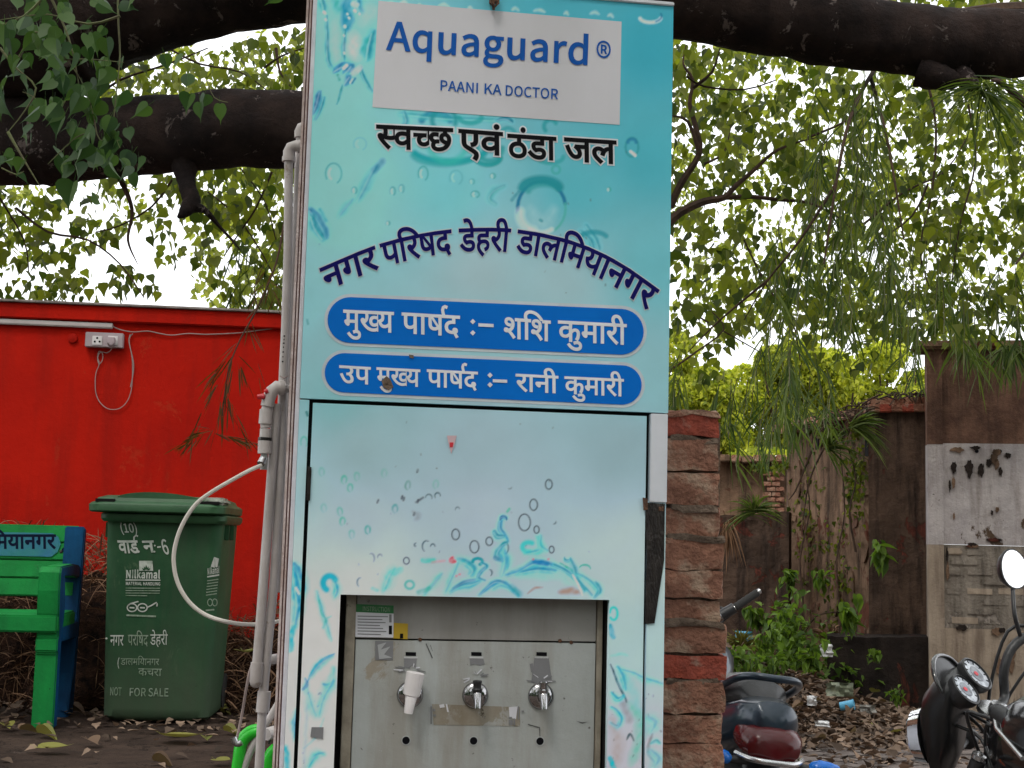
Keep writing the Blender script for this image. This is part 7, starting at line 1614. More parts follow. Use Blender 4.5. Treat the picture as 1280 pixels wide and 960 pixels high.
def heap_top(x):
    return max(h * max(0, 1 - ((x - x0) / w) ** 2) ** .5 for x0, w, h, y0 in ((-3.4, .8, .62, 0), (-2.55, .65, .86, 0), (-2.1, .5, .80, 0), (-1.5, .6, .45, 0), (-.9, .55, .62, 0), (-.3, .5, .45, 0), (-4.4, .9, .6, 0)))
bl = []
for _ in range(6500):
    x = rh.choice((rh.uniform(-4.6, .1), rh.uniform(-2.5, -1.7), rh.uniform(-1.5, -.4))); h = heap_top(x)
    if h < .05: continue
    z = PZ + h * rh.uniform(.05, 1.03); y = 6.78 + .3 * (z - PZ) / max(h, .1) + rh.gauss(0, .05)
    a = rh.uniform(0, 2 * PI); bl.append(((x, y, z), Vector((math.cos(a), rh.uniform(-.6, .2), math.sin(a) * .7)), rh.uniform(.06, .22), rh.uniform(.0012, .0042)))
o = blade_mesh('straw', M['straw'], None, bl, .4); tag(o, 'brown straw and stalks matted over the brushwood heap', 'straw', kind='stuff')

# ================================================================ bicycle behind the machine, only its front shows
bk = thing('bicycle', 'lime green bicycle parked behind the left edge of the machine', 'bicycle', (-.55, 4.75, PZ), 0)
BKY = 4.55
def bt(name, pts, r, m, Y=BKY, n=10, par=None): 
    mb = MB(); mb.tube([at(p[0], p[1], p[2] if len(p) > 2 else Y) for p in smooth_pts([(q[0], q[1], q[2] if len(q) > 2 else Y) for q in pts], 3)], r, n); return mb.build(name, M[m], par or bk, smooth=True)
bt('front_fork', [(330, 914), (316, 916), (304, 926), (299, 945), (294, 985), (288, 1030)], .020, 'lime'); bt('front_fork', [(349, 934), (340, 940), (333, 958), (326, 1000), (320, 1040)], .020, 'lime')
bt('mudguard', [(322, 910), (311, 913), (300, 925), (296, 950)], .014, 'lime')
bt('head_tube', [(352, 872), (338, 896), (320, 925), (305, 960), (296, 1000)], .012, 'pvc'); bt('head_tube', [(360, 905), (345, 930), (334, 962)], .010, 'pvc')
bt('handlebar', [(336, 826, 4.5), (352, 822, 4.55), (380, 818, 4.6), (420, 816, 4.7)], .017, 'silver'); bt('handlebar', [(333, 918, 4.45), (348, 914, 4.5), (375, 912, 4.6)], .020, 'pvc')
bt('brake_cable', [(345, 824), (325, 826, 4.42), (314, 834, 4.4), (308, 860, 4.4), (303, 890, 4.42), (298, 915, 4.42), (295, 927, 4.42)], .0045, 'cable')
bt('brake_arm', [(292, 922, 4.4), (296, 930, 4.4), (302, 928, 4.4)], .010, 'silver'); bt('brake_cable', [(350, 880), (345, 900), (340, 915), (336, 930)], .004, 'black_plastic')
bt('brake_cable', [(345, 895), (352, 925), (346, 950), (340, 975)], .004, 'black_plastic')
def wheel(par, c, r, axis, tr, name='wheel', spokes=18):
    c = Vector(c); axis = Vector(axis).normalized(); e = Vector((0, 0, 1)); g = axis.cross(e).normalized()
    ring = [c + (e * math.cos(a) + g * math.sin(a)) * r for a in np.linspace(0, 2 * PI, 33)]
    mb = MB(); mb.tube(ring, tr, 8, cap=False); w_ = mb.build('tyre', M['rubber'], par, smooth=True)
    mb = MB(); mb.tube([c + (p - c) * (1 - tr * 1.3 / r) for p in ring], tr * .45, 6, cap=False); mb.build('rim', M['silver'], w_, smooth=True)
    for i in range(spokes):
        a = 2 * PI * i / spokes; mb = MB(); mb.tube([c, c + (e * math.cos(a) + g * math.sin(a)) * (r - tr)], .0022 if tr < .03 else .010, 4); mb.build('spoke', M['silver'], w_)
    mb = MB(); mb.tube([c - axis * .05, c + axis * .05], .03, 10); mb.build('hub', M['silver'], w_, smooth=True)
wheel(bk, (-.40, 4.95, PZ + .30), .26, (.1, 1, 0), .02); wheel(bk, (.42, 5.05, PZ + .30), .26, (-.15, 1, 0), .02)
def bw_(name, a, b, r, m='lime'): mb = MB(); mb.tube([a, b], r, 10); mb.build(name, M[m], bk, smooth=True)
bw_('frame_tube', (-.66, 4.78, PZ + .62), (-.28, 4.86, PZ + .28), .018); bw_('frame_tube', (-.28, 4.86, PZ + .28), (-.12, 4.9, PZ + .70), .018); bw_('frame_tube', (-.64, 4.78, PZ + .58), (-.14, 4.9, PZ + .62), .016); bw_('chain_stay', (-.28, 4.86, PZ + .28), (.10, 4.95, PZ + .30), .012); bw_('seat_stay', (-.14, 4.9, PZ + .6), (.10, 4.95, PZ + .30), .010)
mb = MB(); mb.loft([[Vector((-.12 + x, 4.9 + w * math.cos(a), PZ + .74 + .025 * math.sin(a))) for a in np.linspace(0, 2 * PI, 13)[:-1]] for x, w in ((-.12, .02), (-.05, .04), (.04, .08), (.10, .09), (.13, .05))]); mb.build('saddle', M['black_plastic'], bk, smooth=True)

# ================================================================ fallen leaves and litter on the platform
mFL = []
for v in range(4):
    V, F_ = leaf_template(w=.42, tail=.25, fold=.10 + .12 * v, droop=-.4 + .35 * v, petiole=.3)
    mb = MB(); mb.add([(x, z + .5, y + .03) for x, y, z in V], F_); o = mb.build('leaf', M['yellow_leaf'], None, smooth=True); mFL.append(o.data); bpy.data.objects.remove(o)
def on_ground(px, py, z):
    d = ray(px, py); return EYE + d * ((z - CAM_H) / d.z)
def fallen(px, py, s, rz, me, label, tilt=.1, z=PZ + .016, m=None, grp='fallen leaves on the platform'):
    p = on_ground(px, py, z); o = bpy.data.objects.new('fallen_leaf', me); COL.objects.link(o); o.location = p; o.rotation_euler = (tilt, rh.uniform(-.1, .1), rz); o.scale = (s, s, s)
    tag(o, label, 'leaf', grp); return o
FL = [(226, 925, .16, 1.2, 'large yellow green fallen leaf lying right of the bin foot'), (8, 909, .09, .6, 'small olive leaf at the left edge before the bench leg'), (36, 913, .08, 2.2, 'pale brown leaf lying at the front bench leg'), (60, 918, .09, 1.6, 'small green leaf just right of the bench leg'), (65, 938, .12, 1.4, 'green fallen leaf on the bare slab in front of the bench'), (258, 924, .06, .3, 'tiny upright yellow leaf beside the largest fallen leaf'), (276, 889, .11, 1.3, 'dull yellow leaf behind the bin beside the brushwood'), (290, 915, .07, 1.5, 'pale yellow leaf near the green bicycle'), (278, 953, .08, .9, 'olive leaf at the bottom edge near the bicycle'), (115, 928, .09, .7, 'brown curled leaf between bench and bin'),
      (95, 888, .10, 1.4, 'wide brown leaf behind the bench leg'), (205, 953, .08, 1.7, 'brown leaf flat on the slab at the bottom edge'), (309, 818, .10, .5, 'yellow green leaf caught on the brushwood beside the pipes')]
M['brown_fallen'] = leaf_mat('fallen brown leaf', (.20, .13, .085), (.09, .055, .035), .1, .7)
brown = []
for me in mFL:
    c = me.copy(); c.materials[0] = M['brown_fallen']; brown.append(c)
for i, (x, y, s, rz, lab) in enumerate(FL):
    o = fallen(x, y, s, rz, (brown if 'brown' in lab else mFL)[i % 4], lab, z=(PZ + .016 if y > 830 else PZ + .45))
P, n_ = [], 0
for _ in range(1500):
    y = 5.0 + 2.0 * (rh.random() ** .6); x = rh.uniform(-4.5, .2); 
    if y < 6.0 and rh.random() < .75: continue
    P.append((x, y, PZ + .015 + rh.uniform(0, .02)))
P = np.array(P); n_ = len(P); Rm = rot_mats(rng.uniform(0, 6.3, n_), rng.normal(1.4, .35, n_), rng.normal(0, .5, n_))
o = scatter('dead_leaves', M['dry_leaf'], FT_V, FT_F, P, Rm, rng.uniform(.018, .05, n_), None, 'stuff'); tag(o, 'scattered dead brown leaves and crumbs on the platform', 'dead leaves', kind='stuff')

# ================================================================ the rough brick pillar
pil = thing('brick_pillar', 'rough unpointed brick pillar hard against the right side of the machine', 'pillar', (.49, 3.87, 0), 0)
rb = random.Random(17)
courses = [515, 547, 590, 633, 672, 712, 748, 779, 818, 851, 893, 930, 972, 1012]
Yp = 3.76
def rough_brick(name, c, size, m, amp, rz=0, cuts=5, seed=0.0):
    bm = bmesh.new(); bmesh.ops.create_cube(bm, size=1.0)
    bmesh.ops.subdivide_edges(bm, edges=bm.edges[:], cuts=cuts, use_grid_fill=True)
    rot = Matrix.Rotation(rz, 3, 'Z'); c = Vector(c)
    for v in bm.verts:
        q = Vector(v.co)
        # round the corners a little
        q = Vector((q.x, q.y, q.z)); l = max(abs(q.x), abs(q.y), abs(q.z))
        rr = Vector((q.x * size[0], q.y * size[1], q.z * size[2]))
        k = sum(1 for t in (abs(q.x), abs(q.y), abs(q.z)) if t > .49)
        rr *= (1 - .012 * (k - 1)) if k > 1 else 1
        d = Vector((fbm(rr + Vector((seed, 0, 0)), 16, 3), fbm(rr + Vector((0, seed, 5)), 16, 3), fbm(rr + Vector((9, 0, seed)), 14, 3)))
        v.co = c + rot @ (rr + d * amp)
    mb = MB(); vs = [v.co.copy() for v in bm.verts]; bm.verts.index_update(); fs = [tuple(v.index for v in f.verts) for f in bm.faces]; bm.free()
    mb.add(vs, fs); return mb.build(name, m, pil, smooth=True)
for i in range(len(courses) - 1):
    y0, y1 = courses[i], courses[i + 1]
    x = 899 + [0, 0, 0, 1, 6, 6, 1, 9, 10, 6, 5, 6, 7][i]
    z1 = at(870, y0, Yp).z; z0 = at(870, y1, Yp).z
    xr = at(x, (y0 + y1) / 2, Yp).x; w = .178 + rb.uniform(-.004, .004)
    red = i in (0, 8)
    rough_brick('brick', (xr - w / 2, Yp + .055 + rb.uniform(-.004, .006), (z0 + z1) / 2), (w, .115, (z1 - z0) - .007), M['brick_red' if red else 'brick'], .008 if not red else .005, rb.uniform(-.03, .03), 6, i * 3.7)
    rough_brick('brick', (xr - w / 2 - .004, Yp + .175, (z0 + z1) / 2), (w, .112, (z1 - z0) - .008), M['brick'], .010, rb.uniform(-.03, .03), 3, i * 5.1)
    if i in (0, 1, 3, 4, 7, 9): rough_brick('mortar_lump', (xr - w / 2 + rb.uniform(-.0, .02), Yp + .03, z1 - .004), (w * rb.uniform(.7, .95), .075, .018), M['mortar' if i != 0 else 'brick'], .012, 0, 5, i * 2.3)
zb = at(870, courses[-1], Yp).z; k = 0
while zb > .03:
    z0 = max(0, zb - .084); rough_brick('brick', (xr - w / 2, Yp + .055, (z0 + zb) / 2), (w, .115, zb - z0 - .008), M['brick'], .008, rb.uniform(-.03, .03), 3, k * 1.7); rough_brick('brick', (xr - w / 2, Yp + .175, (z0 + zb) / 2), (w, .112, zb - z0 - .008), M['brick'], .008, 0, 3, k * 2.7); zb = z0; k += 1
mb = MB(); mb.box((xr - .09, Yp + .115, at(870, 520, Yp).z / 2), (.145, .19, at(870, 520, Yp).z - .03)); mb.build('mortar_core', M['mortar'], pil)

M['cowl'] = flat('satin black cowl', (0.014, 0.014, 0.015), .3, 0, .35)
M['dial_inner'] = mat('dial centre', (.30, .33, .38), (.10, .11, .13), 80, .3, .02)
# ================================================================ motorcycles
def motorcycle(name, label, loc, yaw, lean, steer, cols, cluster=True, mirrors=True, group='parked motorcycles', bars=None, cowl=1.0, tank_up=0.0):
    """local frame: rear axle over the origin, front towards +y"""
    t = thing(name, label, 'motorcycle', loc, yaw, group)
    t.rotation_euler = Matrix.Rotation(yaw, 4, 'Z').to_euler()
    ML = Matrix.Translation(Vector(loc)) @ Matrix.Rotation(yaw, 4, 'Z') @ Matrix.Rotation(lean, 4, 'Y')
    g = lambda x, y, z: ML @ Vector((x, y, z))
    head = Vector((0, 1.02, .80)); ax = Vector((0, -.44, .90)).normalized()
    MS = ML @ Matrix.Translation(head) @ Matrix.Rotation(steer, 4, ax) @ Matrix.Translation(-head)
    h = lambda x, y, z: MS @ Vector((x, y, z))
    body, dark = M[cols[0]], M[cols[1]]
    def lo(nm, secs, m, f=g, par=None, n=18):
        """secs: (y, zc, half width, half height, power)"""
        S_ = []
        for s in secs:
            y, zc, w, hh = s[:4]; pw_ = s[4] if len(s) > 4 else 2.4; xo = s[5] if len(s) > 5 else 0
            S_.append([f(xo + w * math.copysign(abs(math.cos(a)) ** (2 / pw_), math.cos(a)), y, zc + hh * math.copysign(abs(math.sin(a)) ** (2 / pw_), math.sin(a))) for a in np.linspace(0, 2 * PI, n + 1)[:-1]])
        mb = MB(); mb.loft(S_); return mb.build(nm, m, par or t, smooth=True)
    def tb(nm, pts, r, m, f=g, par=None, n=10):
        mb = MB(); mb.tube([f(*p) for p in smooth_pts(pts, 4)], r, n) if not isinstance(r, list) else mb.tube([f(*p) for p in pts], r, n); return mb.build(nm, m, par or t, smooth=True)
    axv = (ML.to_3x3() @ Vector((1, 0, 0)))
    def whl(c, f, axis, r=.255, tr=.045):
        ring = [f(c[0], c[1] + r * math.sin(a), c[2] + r * math.cos(a)) for a in np.linspace(0, 2 * PI, 37)]
        mb = MB(); mb.tube(ring, tr, 10, cap=False); w_ = mb.build('wheel', M['rubber'], t, smooth=True)
        mb = MB(); mb.tube([f(c[0], c[1] + (r - .05) * math.sin(a), c[2] + (r - .05) * math.cos(a)) for a in np.linspace(0, 2 * PI, 37)], .02, 8, cap=False); mb.build('rim', M['silver'], w_, smooth=True)
        for i in range(6):
            a = 2 * PI * i / 6; mb = MB(); mb.tube([f(*c), f(c[0], c[1] + (r - .05) * math.sin(a), c[2] + (r - .05) * math.cos(a))], .014, 6); mb.build('spoke', M['black_plastic'], w_)
        mb = MB(); mb.tube([f(c[0] - .06, c[1], c[2]), f(c[0] + .06, c[1], c[2])], .055, 14); mb.build('hub', M['silver'], w_, smooth=True)
    whl((0, 0, .30), g, axv); whl((0, 1.30, .30), h, axv)
    lo('front_mudguard', [(1.02, .50, .02, .02), (1.08, .575, .055, .022), (1.20, .618, .065, .024), (1.34, .615, .062, .022), (1.46, .56, .05, .02), (1.52, .50, .02, .01)], body, h)
    for s in (-1, 1):
        tb('fork_leg', [(s * .085, 1.30, .30), (s * .085, 1.16, .58), (s * .085, 1.03, .84)], [.026, .024, .019], M['black_plastic'], h)
    mb = MB(); mb.box(head, (.23, .05, .03)); mb.v = [tuple(h(*v)) for v in mb.v]; mb.build('fork_clamp', M['black_plastic'], t, bevel=.006)
    # frame, engine, exhaust
    tb('frame_tube', [(0, 1.0, .74), (0, .80, .62), (0, .72, .35), (0, .4, .25), (0, .1, .32)], .022, M['black_plastic'])
    tb('frame_tube', [(0, .98, .80), (0, .6, .72), (0, .1, .70), (0, -.3, .76)], .02, M['black_plastic'])
    mb = MB(); mb.lathe(g(0, .52, .36), ML.to_3x3() @ Vector((1, 0, 0)), [(-.14, .06), (-.13, .10), (.13, .10), (.14, .06)], 18); mb.tube([g(0, .56, .40), g(0, .68, .60)], .075, 14); mb.build('engine', M['silver'], t, smooth=True)
    for i in range(5): mb = MB(); mb.lathe(g(0, .60 + .018 * i, .46 + .028 * i), ML.to_3x3() @ Vector((0, .5, .86)), [(0, .105), (.007, .105)], 18); mb.build('cooling_fin', M['black_plastic'], t)
    tb('exhaust', [(.05, .68, .50), (.10, .78, .36), (.13, .60, .22), (.15, .2, .26), (.16, -.22, .36)], .026, M['silver']); lo('silencer', [(-.40, .38, .035, .035, 2, .17), (-.36, .38, .05, .05, 2, .17), (.05, .30, .05, .05, 2, .165), (.12, .28, .03, .03, 2, .16)], M['black_plastic'])
    # tank, seat, side panels, tail
    lo('fuel_tank', [(y_, z_ + tank_up, w_, h_) for y_, z_, w_, h_ in ((.50, .79, .05, .06), (.56, .82, .10, .085), (.68, .85, .135, .105), (.82, .86, .145, .115), (.90, .84, .12, .10), (.95, .81, .06, .06))], body)
    mb = MB(); mb.lathe(g(0, .78, .965 + tank_up), ML.to_3x3() @ Vector((0, 0, 1)), [(0, .034), (.010, .034), (.014, .026), (.015, .012)], 18); mb.build('fuel_cap', M['silver'], t, smooth=True)
    lo('seat', [(-.36, .80, .05, .03), (-.30, .83, .085, .055), (-.05, .82, .105, .068), (.12, .775, .115, .055), (.3, .745, .115, .045), (.50, .76, .07, .04), (.56, .78, .03, .02)], M['black_plastic'])
    lo('tail_fairing', [(-.48, .765, .045, .03), (-.45, .77, .085, .062), (-.36, .75, .118, .088), (-.15, .70, .135, .10), (.10, .66, .135, .09), (.36, .62, .10, .07)], body)
    tb('grab_rail', [(-.115, -.02, .79), (-.118, -.28, .865), (-.085, -.40, .90), (0, -.435, .905), (.085, -.40, .90), (.118, -.28, .865), (.115, -.02, .79)], .013, M[cols[2]])
    for s in (-1, 1): lo('side_panel', [(.02, .58, .02, .05, 2.4, s * .12), (.12, .57, .03, .10, 2.4, s * .12), (.34, .56, .03, .11, 2.4, s * .11), (.46, .56, .015, .05, 2.4, s * .09)], body)
    lo('rear_mudguard', [(-.50, .42, .05, .012), (-.44, .55, .06, .02), (-.36, .64, .07, .025), (-.1, .66, .07, .025)], M['black_plastic'])
    # tail lamp, plate and indicators
    lo('tail_lamp', [(-.525, .685, .055, .030), (-.51, .69, .088, .050), (-.46, .70, .108, .060), (-.40, .71, .11, .058)], M['tail_red'])
    tb('lamp_trim', [(-.11, -.46, .655), (-.06, -.535, .648), (.06, -.535, .648), (.11, -.46, .655)], .010, M['silver'])
    mb = MB(); mb.box((0, -.535, .50), (.20, .008, .12)); mb.v = [tuple(g(*v)) for v in mb.v]; mb.build('number_plate', M['tap_white'], t, bevel=.003)
    for s in (-1, 1):
        tb('indicator_stalk', [(s * .07, -.47, .635), (s * .135, -.48, .635)], .013, M['black_plastic'])
        S_ = []
        for xx, rr in ((.128, .012), (.14, .026), (.165, .031), (.195, .024), (.225, .010), (.232, .003)):
            S_.append([g(s * xx, -.48 + rr * .9 * math.cos(a), .638 + (xx - .13) * .12 + rr * .8 * math.sin(a)) for a in np.linspace(0, 2 * PI, 13)[:-1]])
        mb = MB(); mb.loft(S_); mb.build('rear_indicator', M[cols[3]], t, smooth=True)
    # handlebar with grips, levers and mirrors
    BL, BR_ = bars or ([(-.05, .99, .955), (-.10, .985, .985), (-.22, .90, 1.085), (-.33, .86, 1.075)], [(.05, .99, .955), (.10, .985, .985), (.22, .90, 1.085), (.33, .86, 1.075)])
    tb('handlebar', BL[::-1] + BR_, .0125, M[cols[4]], h)
    mb = MB(); mb.lathe(h(0, 1.0, .93), MS.to_3x3() @ ax, [(0, .05), (.012, .05), (.013, .024), (.03, .022), (.034, .008)], 18); mb.build('steering_nut', M['silver'], t, smooth=True)
    for s in (-1, 1):
        E1, E0 = Vector((BR_ if s > 0 else BL)[-1]), Vector((BR_ if s > 0 else BL)[-2]); dg = (E1 - E0).normalized()
        gp = lambda k, dx=0, dy=0, dz=0: h(*(E0 + dg * k + Vector((dx, dy, dz))))
        S_ = [gp(.015 + .0105 * k) for k in range(13)]
        mb = MB(); mb.tube(S_, [.0185 if k % 2 else .0160 for k in range(13)], 12); mb.build('grip', M['rubber'], t, smooth=True)
        mb = MB(); mb.tube([gp(-.05, 0, .012, 0), gp(.012)], .024, 12); mb.build('switch_pod', M['black_plastic'], t, smooth=True)
        mb = MB(); mb.tube([gp(-.03, 0, .03, 0), gp(.02, 0, .05, -.005), gp(.14, 0, .05, -.015)], .006, 8); mb.build('lever', M['silver'], t, smooth=True)
        e_ = E0 + Vector((0, .03, 0)); tb('control_cable', [tuple(e_), tuple(e_ + Vector((-s * .05, .06, .0))), (s * .10, 1.04, .96), (s * .04, 1.04, .84)], .0045, M['black_plastic'], h)
        tb('control_cable', [tuple(e_ - Vector((0, .03, .02))), tuple(e_ + Vector((-s * .06, .0, -.07))), (s * .08, 1.0, .93), (s * .03, 1.03, .80)], .004, M['black_plastic'], h)
        if mirrors and s in mirrors:
            tb('mirror_stem', [(s * .125, .95, 1.09), (s * .110, .955, 1.16), (s * .155, .965, 1.215)], .0055, M['black_plastic'], h)
            cM = Vector((s * .170, .96, 1.262)); nM = Vector((-s * .50, -.85, .17)).normalized(); uM = nM.cross(Vector((0, 0, 1))).normalized(); vM = uM.cross(nM)
            def disc(k, dd): return [h(*(cM + nM * dd + uM * (.044 * k * math.cos(a)) + vM * (.052 * k * math.sin(a)) * (1.1 if math.sin(a) > 0 else .95))) for a in np.linspace(0, 2 * PI, 25)[:-1]]
            mb = MB(); mb.loft([disc(.35, -.034), disc(.8, -.024), disc(1.0, -.004), disc(1.0, .002)]); mo = mb.build('mirror', M['black_plastic'], t, smooth=True)
            mb = MB(); mb.loft([disc(.93, .0022), disc(.93, .0030)]); mb.build('mirror_glass', M['mirror'], mo)
    # headlamp cowl and dials
    S_ = []
    for y, zc, w, hh in ((1.075, .985, .085, .045), (1.09, .965, .100, .075), (1.105, .93, .100, .110), (1.13, .90, .098, .130), (1.165, .875, .080, .115), (1.185, .865, .04, .06)):
        S_.append([h(w * math.copysign(abs(math.cos(a)) ** .8, math.cos(a)), y, zc + hh * math.copysign(abs(math.sin(a)) ** .85, math.sin(a)) + .02 * (math.cos(a) ** 2)) for a in np.linspace(0, 2 * PI, 25)[:-1]])
    mb = MB(); mb.loft(S_, True); cw = mb.build('headlamp_cowl', M['cowl'], t, smooth=True)
    mb = MB(); mb.lathe(h(0, 1.18, .865), MS.to_3x3() @ Vector((0, 1, -.12)), [(0, .075), (.03, .068), (.045, .045), (.05, .01)], 22); mb.build('headlamp', M['mirror'], t, smooth=True)
    tb('windscreen_edge', [(-.088, 1.09, .99), (-.070, 1.12, 1.05), (0, 1.135, 1.075), (.070, 1.12, 1.05), (.088, 1.09, .99)], .006, M[cols[1]], h)
    mb = MB(); mb.loft([[h(w * math.cos(a), y + .0, z + hh * math.sin(a)) for a in np.linspace(0, 2 * PI, 15)[:-1]] for y, z, w, hh in ((1.09, .99, .086, .010), (1.12, 1.045, .070, .008), (1.135, 1.072, .04, .005))]); mb.build('visor', M['cowl'], t, smooth=True)
    dn = Vector((0, -.78, .62)).normalized()
    for dx, dz, r in ((-.052, .0, .040), (.045, .012, .044)):
        c = Vector((dx, 1.055, 1.005 + dz)); a0 = h(*c); nn = (MS.to_3x3() @ dn).normalized()
        mb = MB(); mb.lathe(a0, nn, [(-.035, r * .8), (-.01, r * 1.1), (.008, r * 1.12), (.010, r * 1.0), (.004, r * .96)], 24); dp = mb.build('instrument_pod', M['black_plastic'], t, smooth=True)
        mb = MB(); mb.lathe(a0 + nn * .0050, nn, [(0, r * .95), (.0006, r * .95)], 24); mb.build('dial', M['dial'], dp)
        mb = MB(); mb.lathe(a0 + nn * .0064, nn, [(0, r * .52), (.0006, r * .52)], 20); mb.build('dial_inner', M['dial_inner'], dp)
        e1 = nn.cross(Vector((0, 0, 1))).normalized(); e2 = e1.cross(nn)
        mb = MB(); mb.prism([a0 + nn * .0080 + e1 * (r * .20 * math.cos(q_) + .1 * r) + e2 * (r * .16 * math.sin(q_)) for q_ in np.linspace(0, 2 * PI, 9)[:-1]], nn * .0004); mb.build('dial_mark', M['dial_red'], dp)
        for k in range(9):
            q_ = R(-40 + 260 * k / 8); mb = MB(); u_ = e1 * math.cos(q_) + e2 * math.sin(q_); mb.tube([a0 + nn * .0066 + u_ * r * .74, a0 + nn * .0066 + u_ * r * .90], .0012, 4); mb.build('dial_tick', M['ink_black'], dp)
    for s in (-1, 1):
        mb = MB(); mb.tube([h(s * .11, 1.14, .80), h(s * .17, 1.14, .80)], .010, 8); mb.loft([[h(s * (xx), 1.14 + rr * math.cos(a), .80 + rr * math.sin(a)) for a in np.linspace(0, 2 * PI, 11)[:-1]] for xx, rr in ((.16, .01), (.17, .026), (.20, .026), (.225, .01))]); mb.build('front_indicator', M['black_plastic'], t, smooth=True)
    for k_, (dx_, dz_) in enumerate(((.02, 0), (-.015, .02), (.045, -.01), (-.04, -.02))):
        tb('wiring', [(dx_, 1.09, .93 + dz_), (dx_ * 1.6 + .02, 1.03, .88), (dx_ + .04 * (-1) ** k_, .99, .80), (dx_ * .5, .95, .70)], .0045, M['black_plastic'], h)
    for s in (-1, 1):
        mb = MB(); mb.lathe(h(s * .085, 1.03, .845), MS.to_3x3() @ ax, [(0, .018), (.010, .018), (.012, .009), (.016, .008)], 12); mb.build('fork_cap', M['silver'], t, smooth=True)
    mb = MB(); mb.box((-.115, 1.10, .77), (.012, .03, .05)); mb.v = [tuple(h(*v)) for v in mb.v]; mb.build('side_reflector', M['lens_orange'], t, bevel=.003)
    tb('side_stand', [(-.06, .45, .22), (-.22, .42, -.03)], .012, M['black_plastic']); tb('foot_peg', [(-.26, .38, .30), (.26, .38, .30)], .012, M['rubber'])
    return t, g, h
mA, gA, hA = motorcycle('motorcycle', 'blue grey motorcycle seen from behind beside the brick pillar with a red tail lamp', (.77, 5.02, 0.02), R(4), R(6), R(22), ('blue_grey', 'black_gloss', 'blue_grey', 'lens_blue', 'silver'), mirrors=(), bars=([(-.05, .99, .955), (-.10, .985, .985), (-.22, .90, 1.07), (-.33, .86, 1.075)], [(.05, .99, .955), (.10, .985, .985), (.20, .93, 1.05), (.33, .90, 1.125)]))
mB, gB, hB = motorcycle('motorcycle', 'glossy black motorcycle at far right with twin dials and a round mirror', (1.545, 2.57, 0.02), R(20), R(4), R(38), ('black_gloss', 'black_gloss', 'black_plastic', 'lens_orange', 'black_plastic'), mirrors=(1,), tank_up=.03, bars=([(-.05, .99, .955), (-.11, .95, .975), (-.16, .91, .962), (-.26, .82, .930)], [(.05, .99, .955), (.065, .985, 1.03), (.11, .96, 1.085), (.20, .90, 1.105), (.34, .84, 1.11)]))
print('bikeB dial', proj(hB(.045, 1.055, 1.017)), proj(hB(-.052, 1.055, 1.005)), 'grip', proj(hB(-.26, .82, .93)), proj(hB(.33, .86, 1.075)), 'mirror', proj(hB(.17, .96, 1.262)), 'head', proj(hB(0, 1.02, .8)))
print('bikeA lamp', proj(gA(0, -.5, .7)), 'grip', proj(hA(.36, .86, 1.08)), 'ind', proj(gA(.18, -.48, .64)))

rh0 = random.Random(52)
# ================================================================ weeds, tufts and litter on the right
def weed(label, px, py, Y, n_, hpx, size, seed, m='weed', group=None, spread=10, droop=0):
    rw_ = random.Random(seed); c = at(px, py, Y)
    o = thing('weed', label, 'plant', c, 0, group)
    for k in range(n_):
        a = rw_.uniform(-1, 1); top = at(px + a * spread, py - hpx * rw_.uniform(.5, 1) * (1 if not droop else -1), Y - .1)
        mb = MB(); mid = c.lerp(top, .5) + Vector((0, -.03, .02)); mb.tube([c, mid, top], [.004, .003, .0015], 4); mb.build('stem', M['twig_green'], o)
        for j in range(rw_.randint(5, 9)):
            t = rw_.uniform(.3, 1.05); p = c.lerp(top, t) + Vector((rw_.gauss(0, .02), -.02, rw_.gauss(0, .02)))
            M3 = Matrix.Rotation(rw_.uniform(0, 6.3), 3, 'Z') @ Matrix.Rotation(rw_.uniform(-.2, 1.6), 3, 'X')
            l = bpy.data.objects.new('leaf', meW); COL.objects.link(l); l.parent = o
            s = size / FPX * Y * rw_.uniform(.45, .9)
            l.matrix_basis = world_of(o).inverted() @ (Matrix.Translation(p) @ M3.to_4x4() @ Matrix.Diagonal((s, s, s, 1)))
    return o
Vw, Fw = leaf_template(w=.34, tail=.15, fold=.2, droop=.3, petiole=.15)
mb = MB(); mb.add(Vw.tolist(), Fw); o = mb.build('leaf', M['weed'], None, smooth=True); meW = o.data; bpy.data.objects.remove(o)
weed('leafy green sapling sprouting from a crack high in the old wall', 1100, 705, 11.6, 5, 30, 22, 1, spread=14)
weed('drooping green weed growing over the dark plinth', 1062, 790, 11.4, 5, 44, 22, 2, spread=14)
weed('small bright weed on the left edge of the crumbling wall', 985, 740, 12.8, 3, 32, 17, 3, spread=6)
weed('pale weed rooted halfway up the crumbling wall', 1026, 735, 12.6, 4, 26, 15, 4, spread=14)
weed('dark little weed at the foot of the plinth', 1092, 828, 11.3, 3, 18, 14, 5, spread=12)
weed('yellow green weed on the litter heap nearest the motorcycle grip', 955, 815, 11.6, 7, 34, 13, 6, spread=18)
weed('tall spindly weed standing behind the litter heap', 985, 805, 12.0, 6, 62, 15, 7, spread=22)
weed('low bright green weed patch beside the motorcycle seat', 930, 845, 11.2, 9, 26, 12, 8, spread=26)
weed('broad leaved weed before the plinth corner', 1010, 838, 11.2, 5, 40, 17, 9, spread=16)
weed('straggling weed in the shade left of the crumbling wall', 950, 790, 12.6, 9, 40, 16, 11, spread=34)
weed('low creeping weed below the dark low wall', 920, 835, 11.8, 10, 24, 13, 12, spread=22)
weed('thin weed at the foot of the dark plinth, right end', 1120, 878, 11.0, 4, 18, 12, 13, spread=14)
weed('low green weed on the right of the litter heap', 965, 842, 11.1, 6, 24, 12, 10, spread=16)
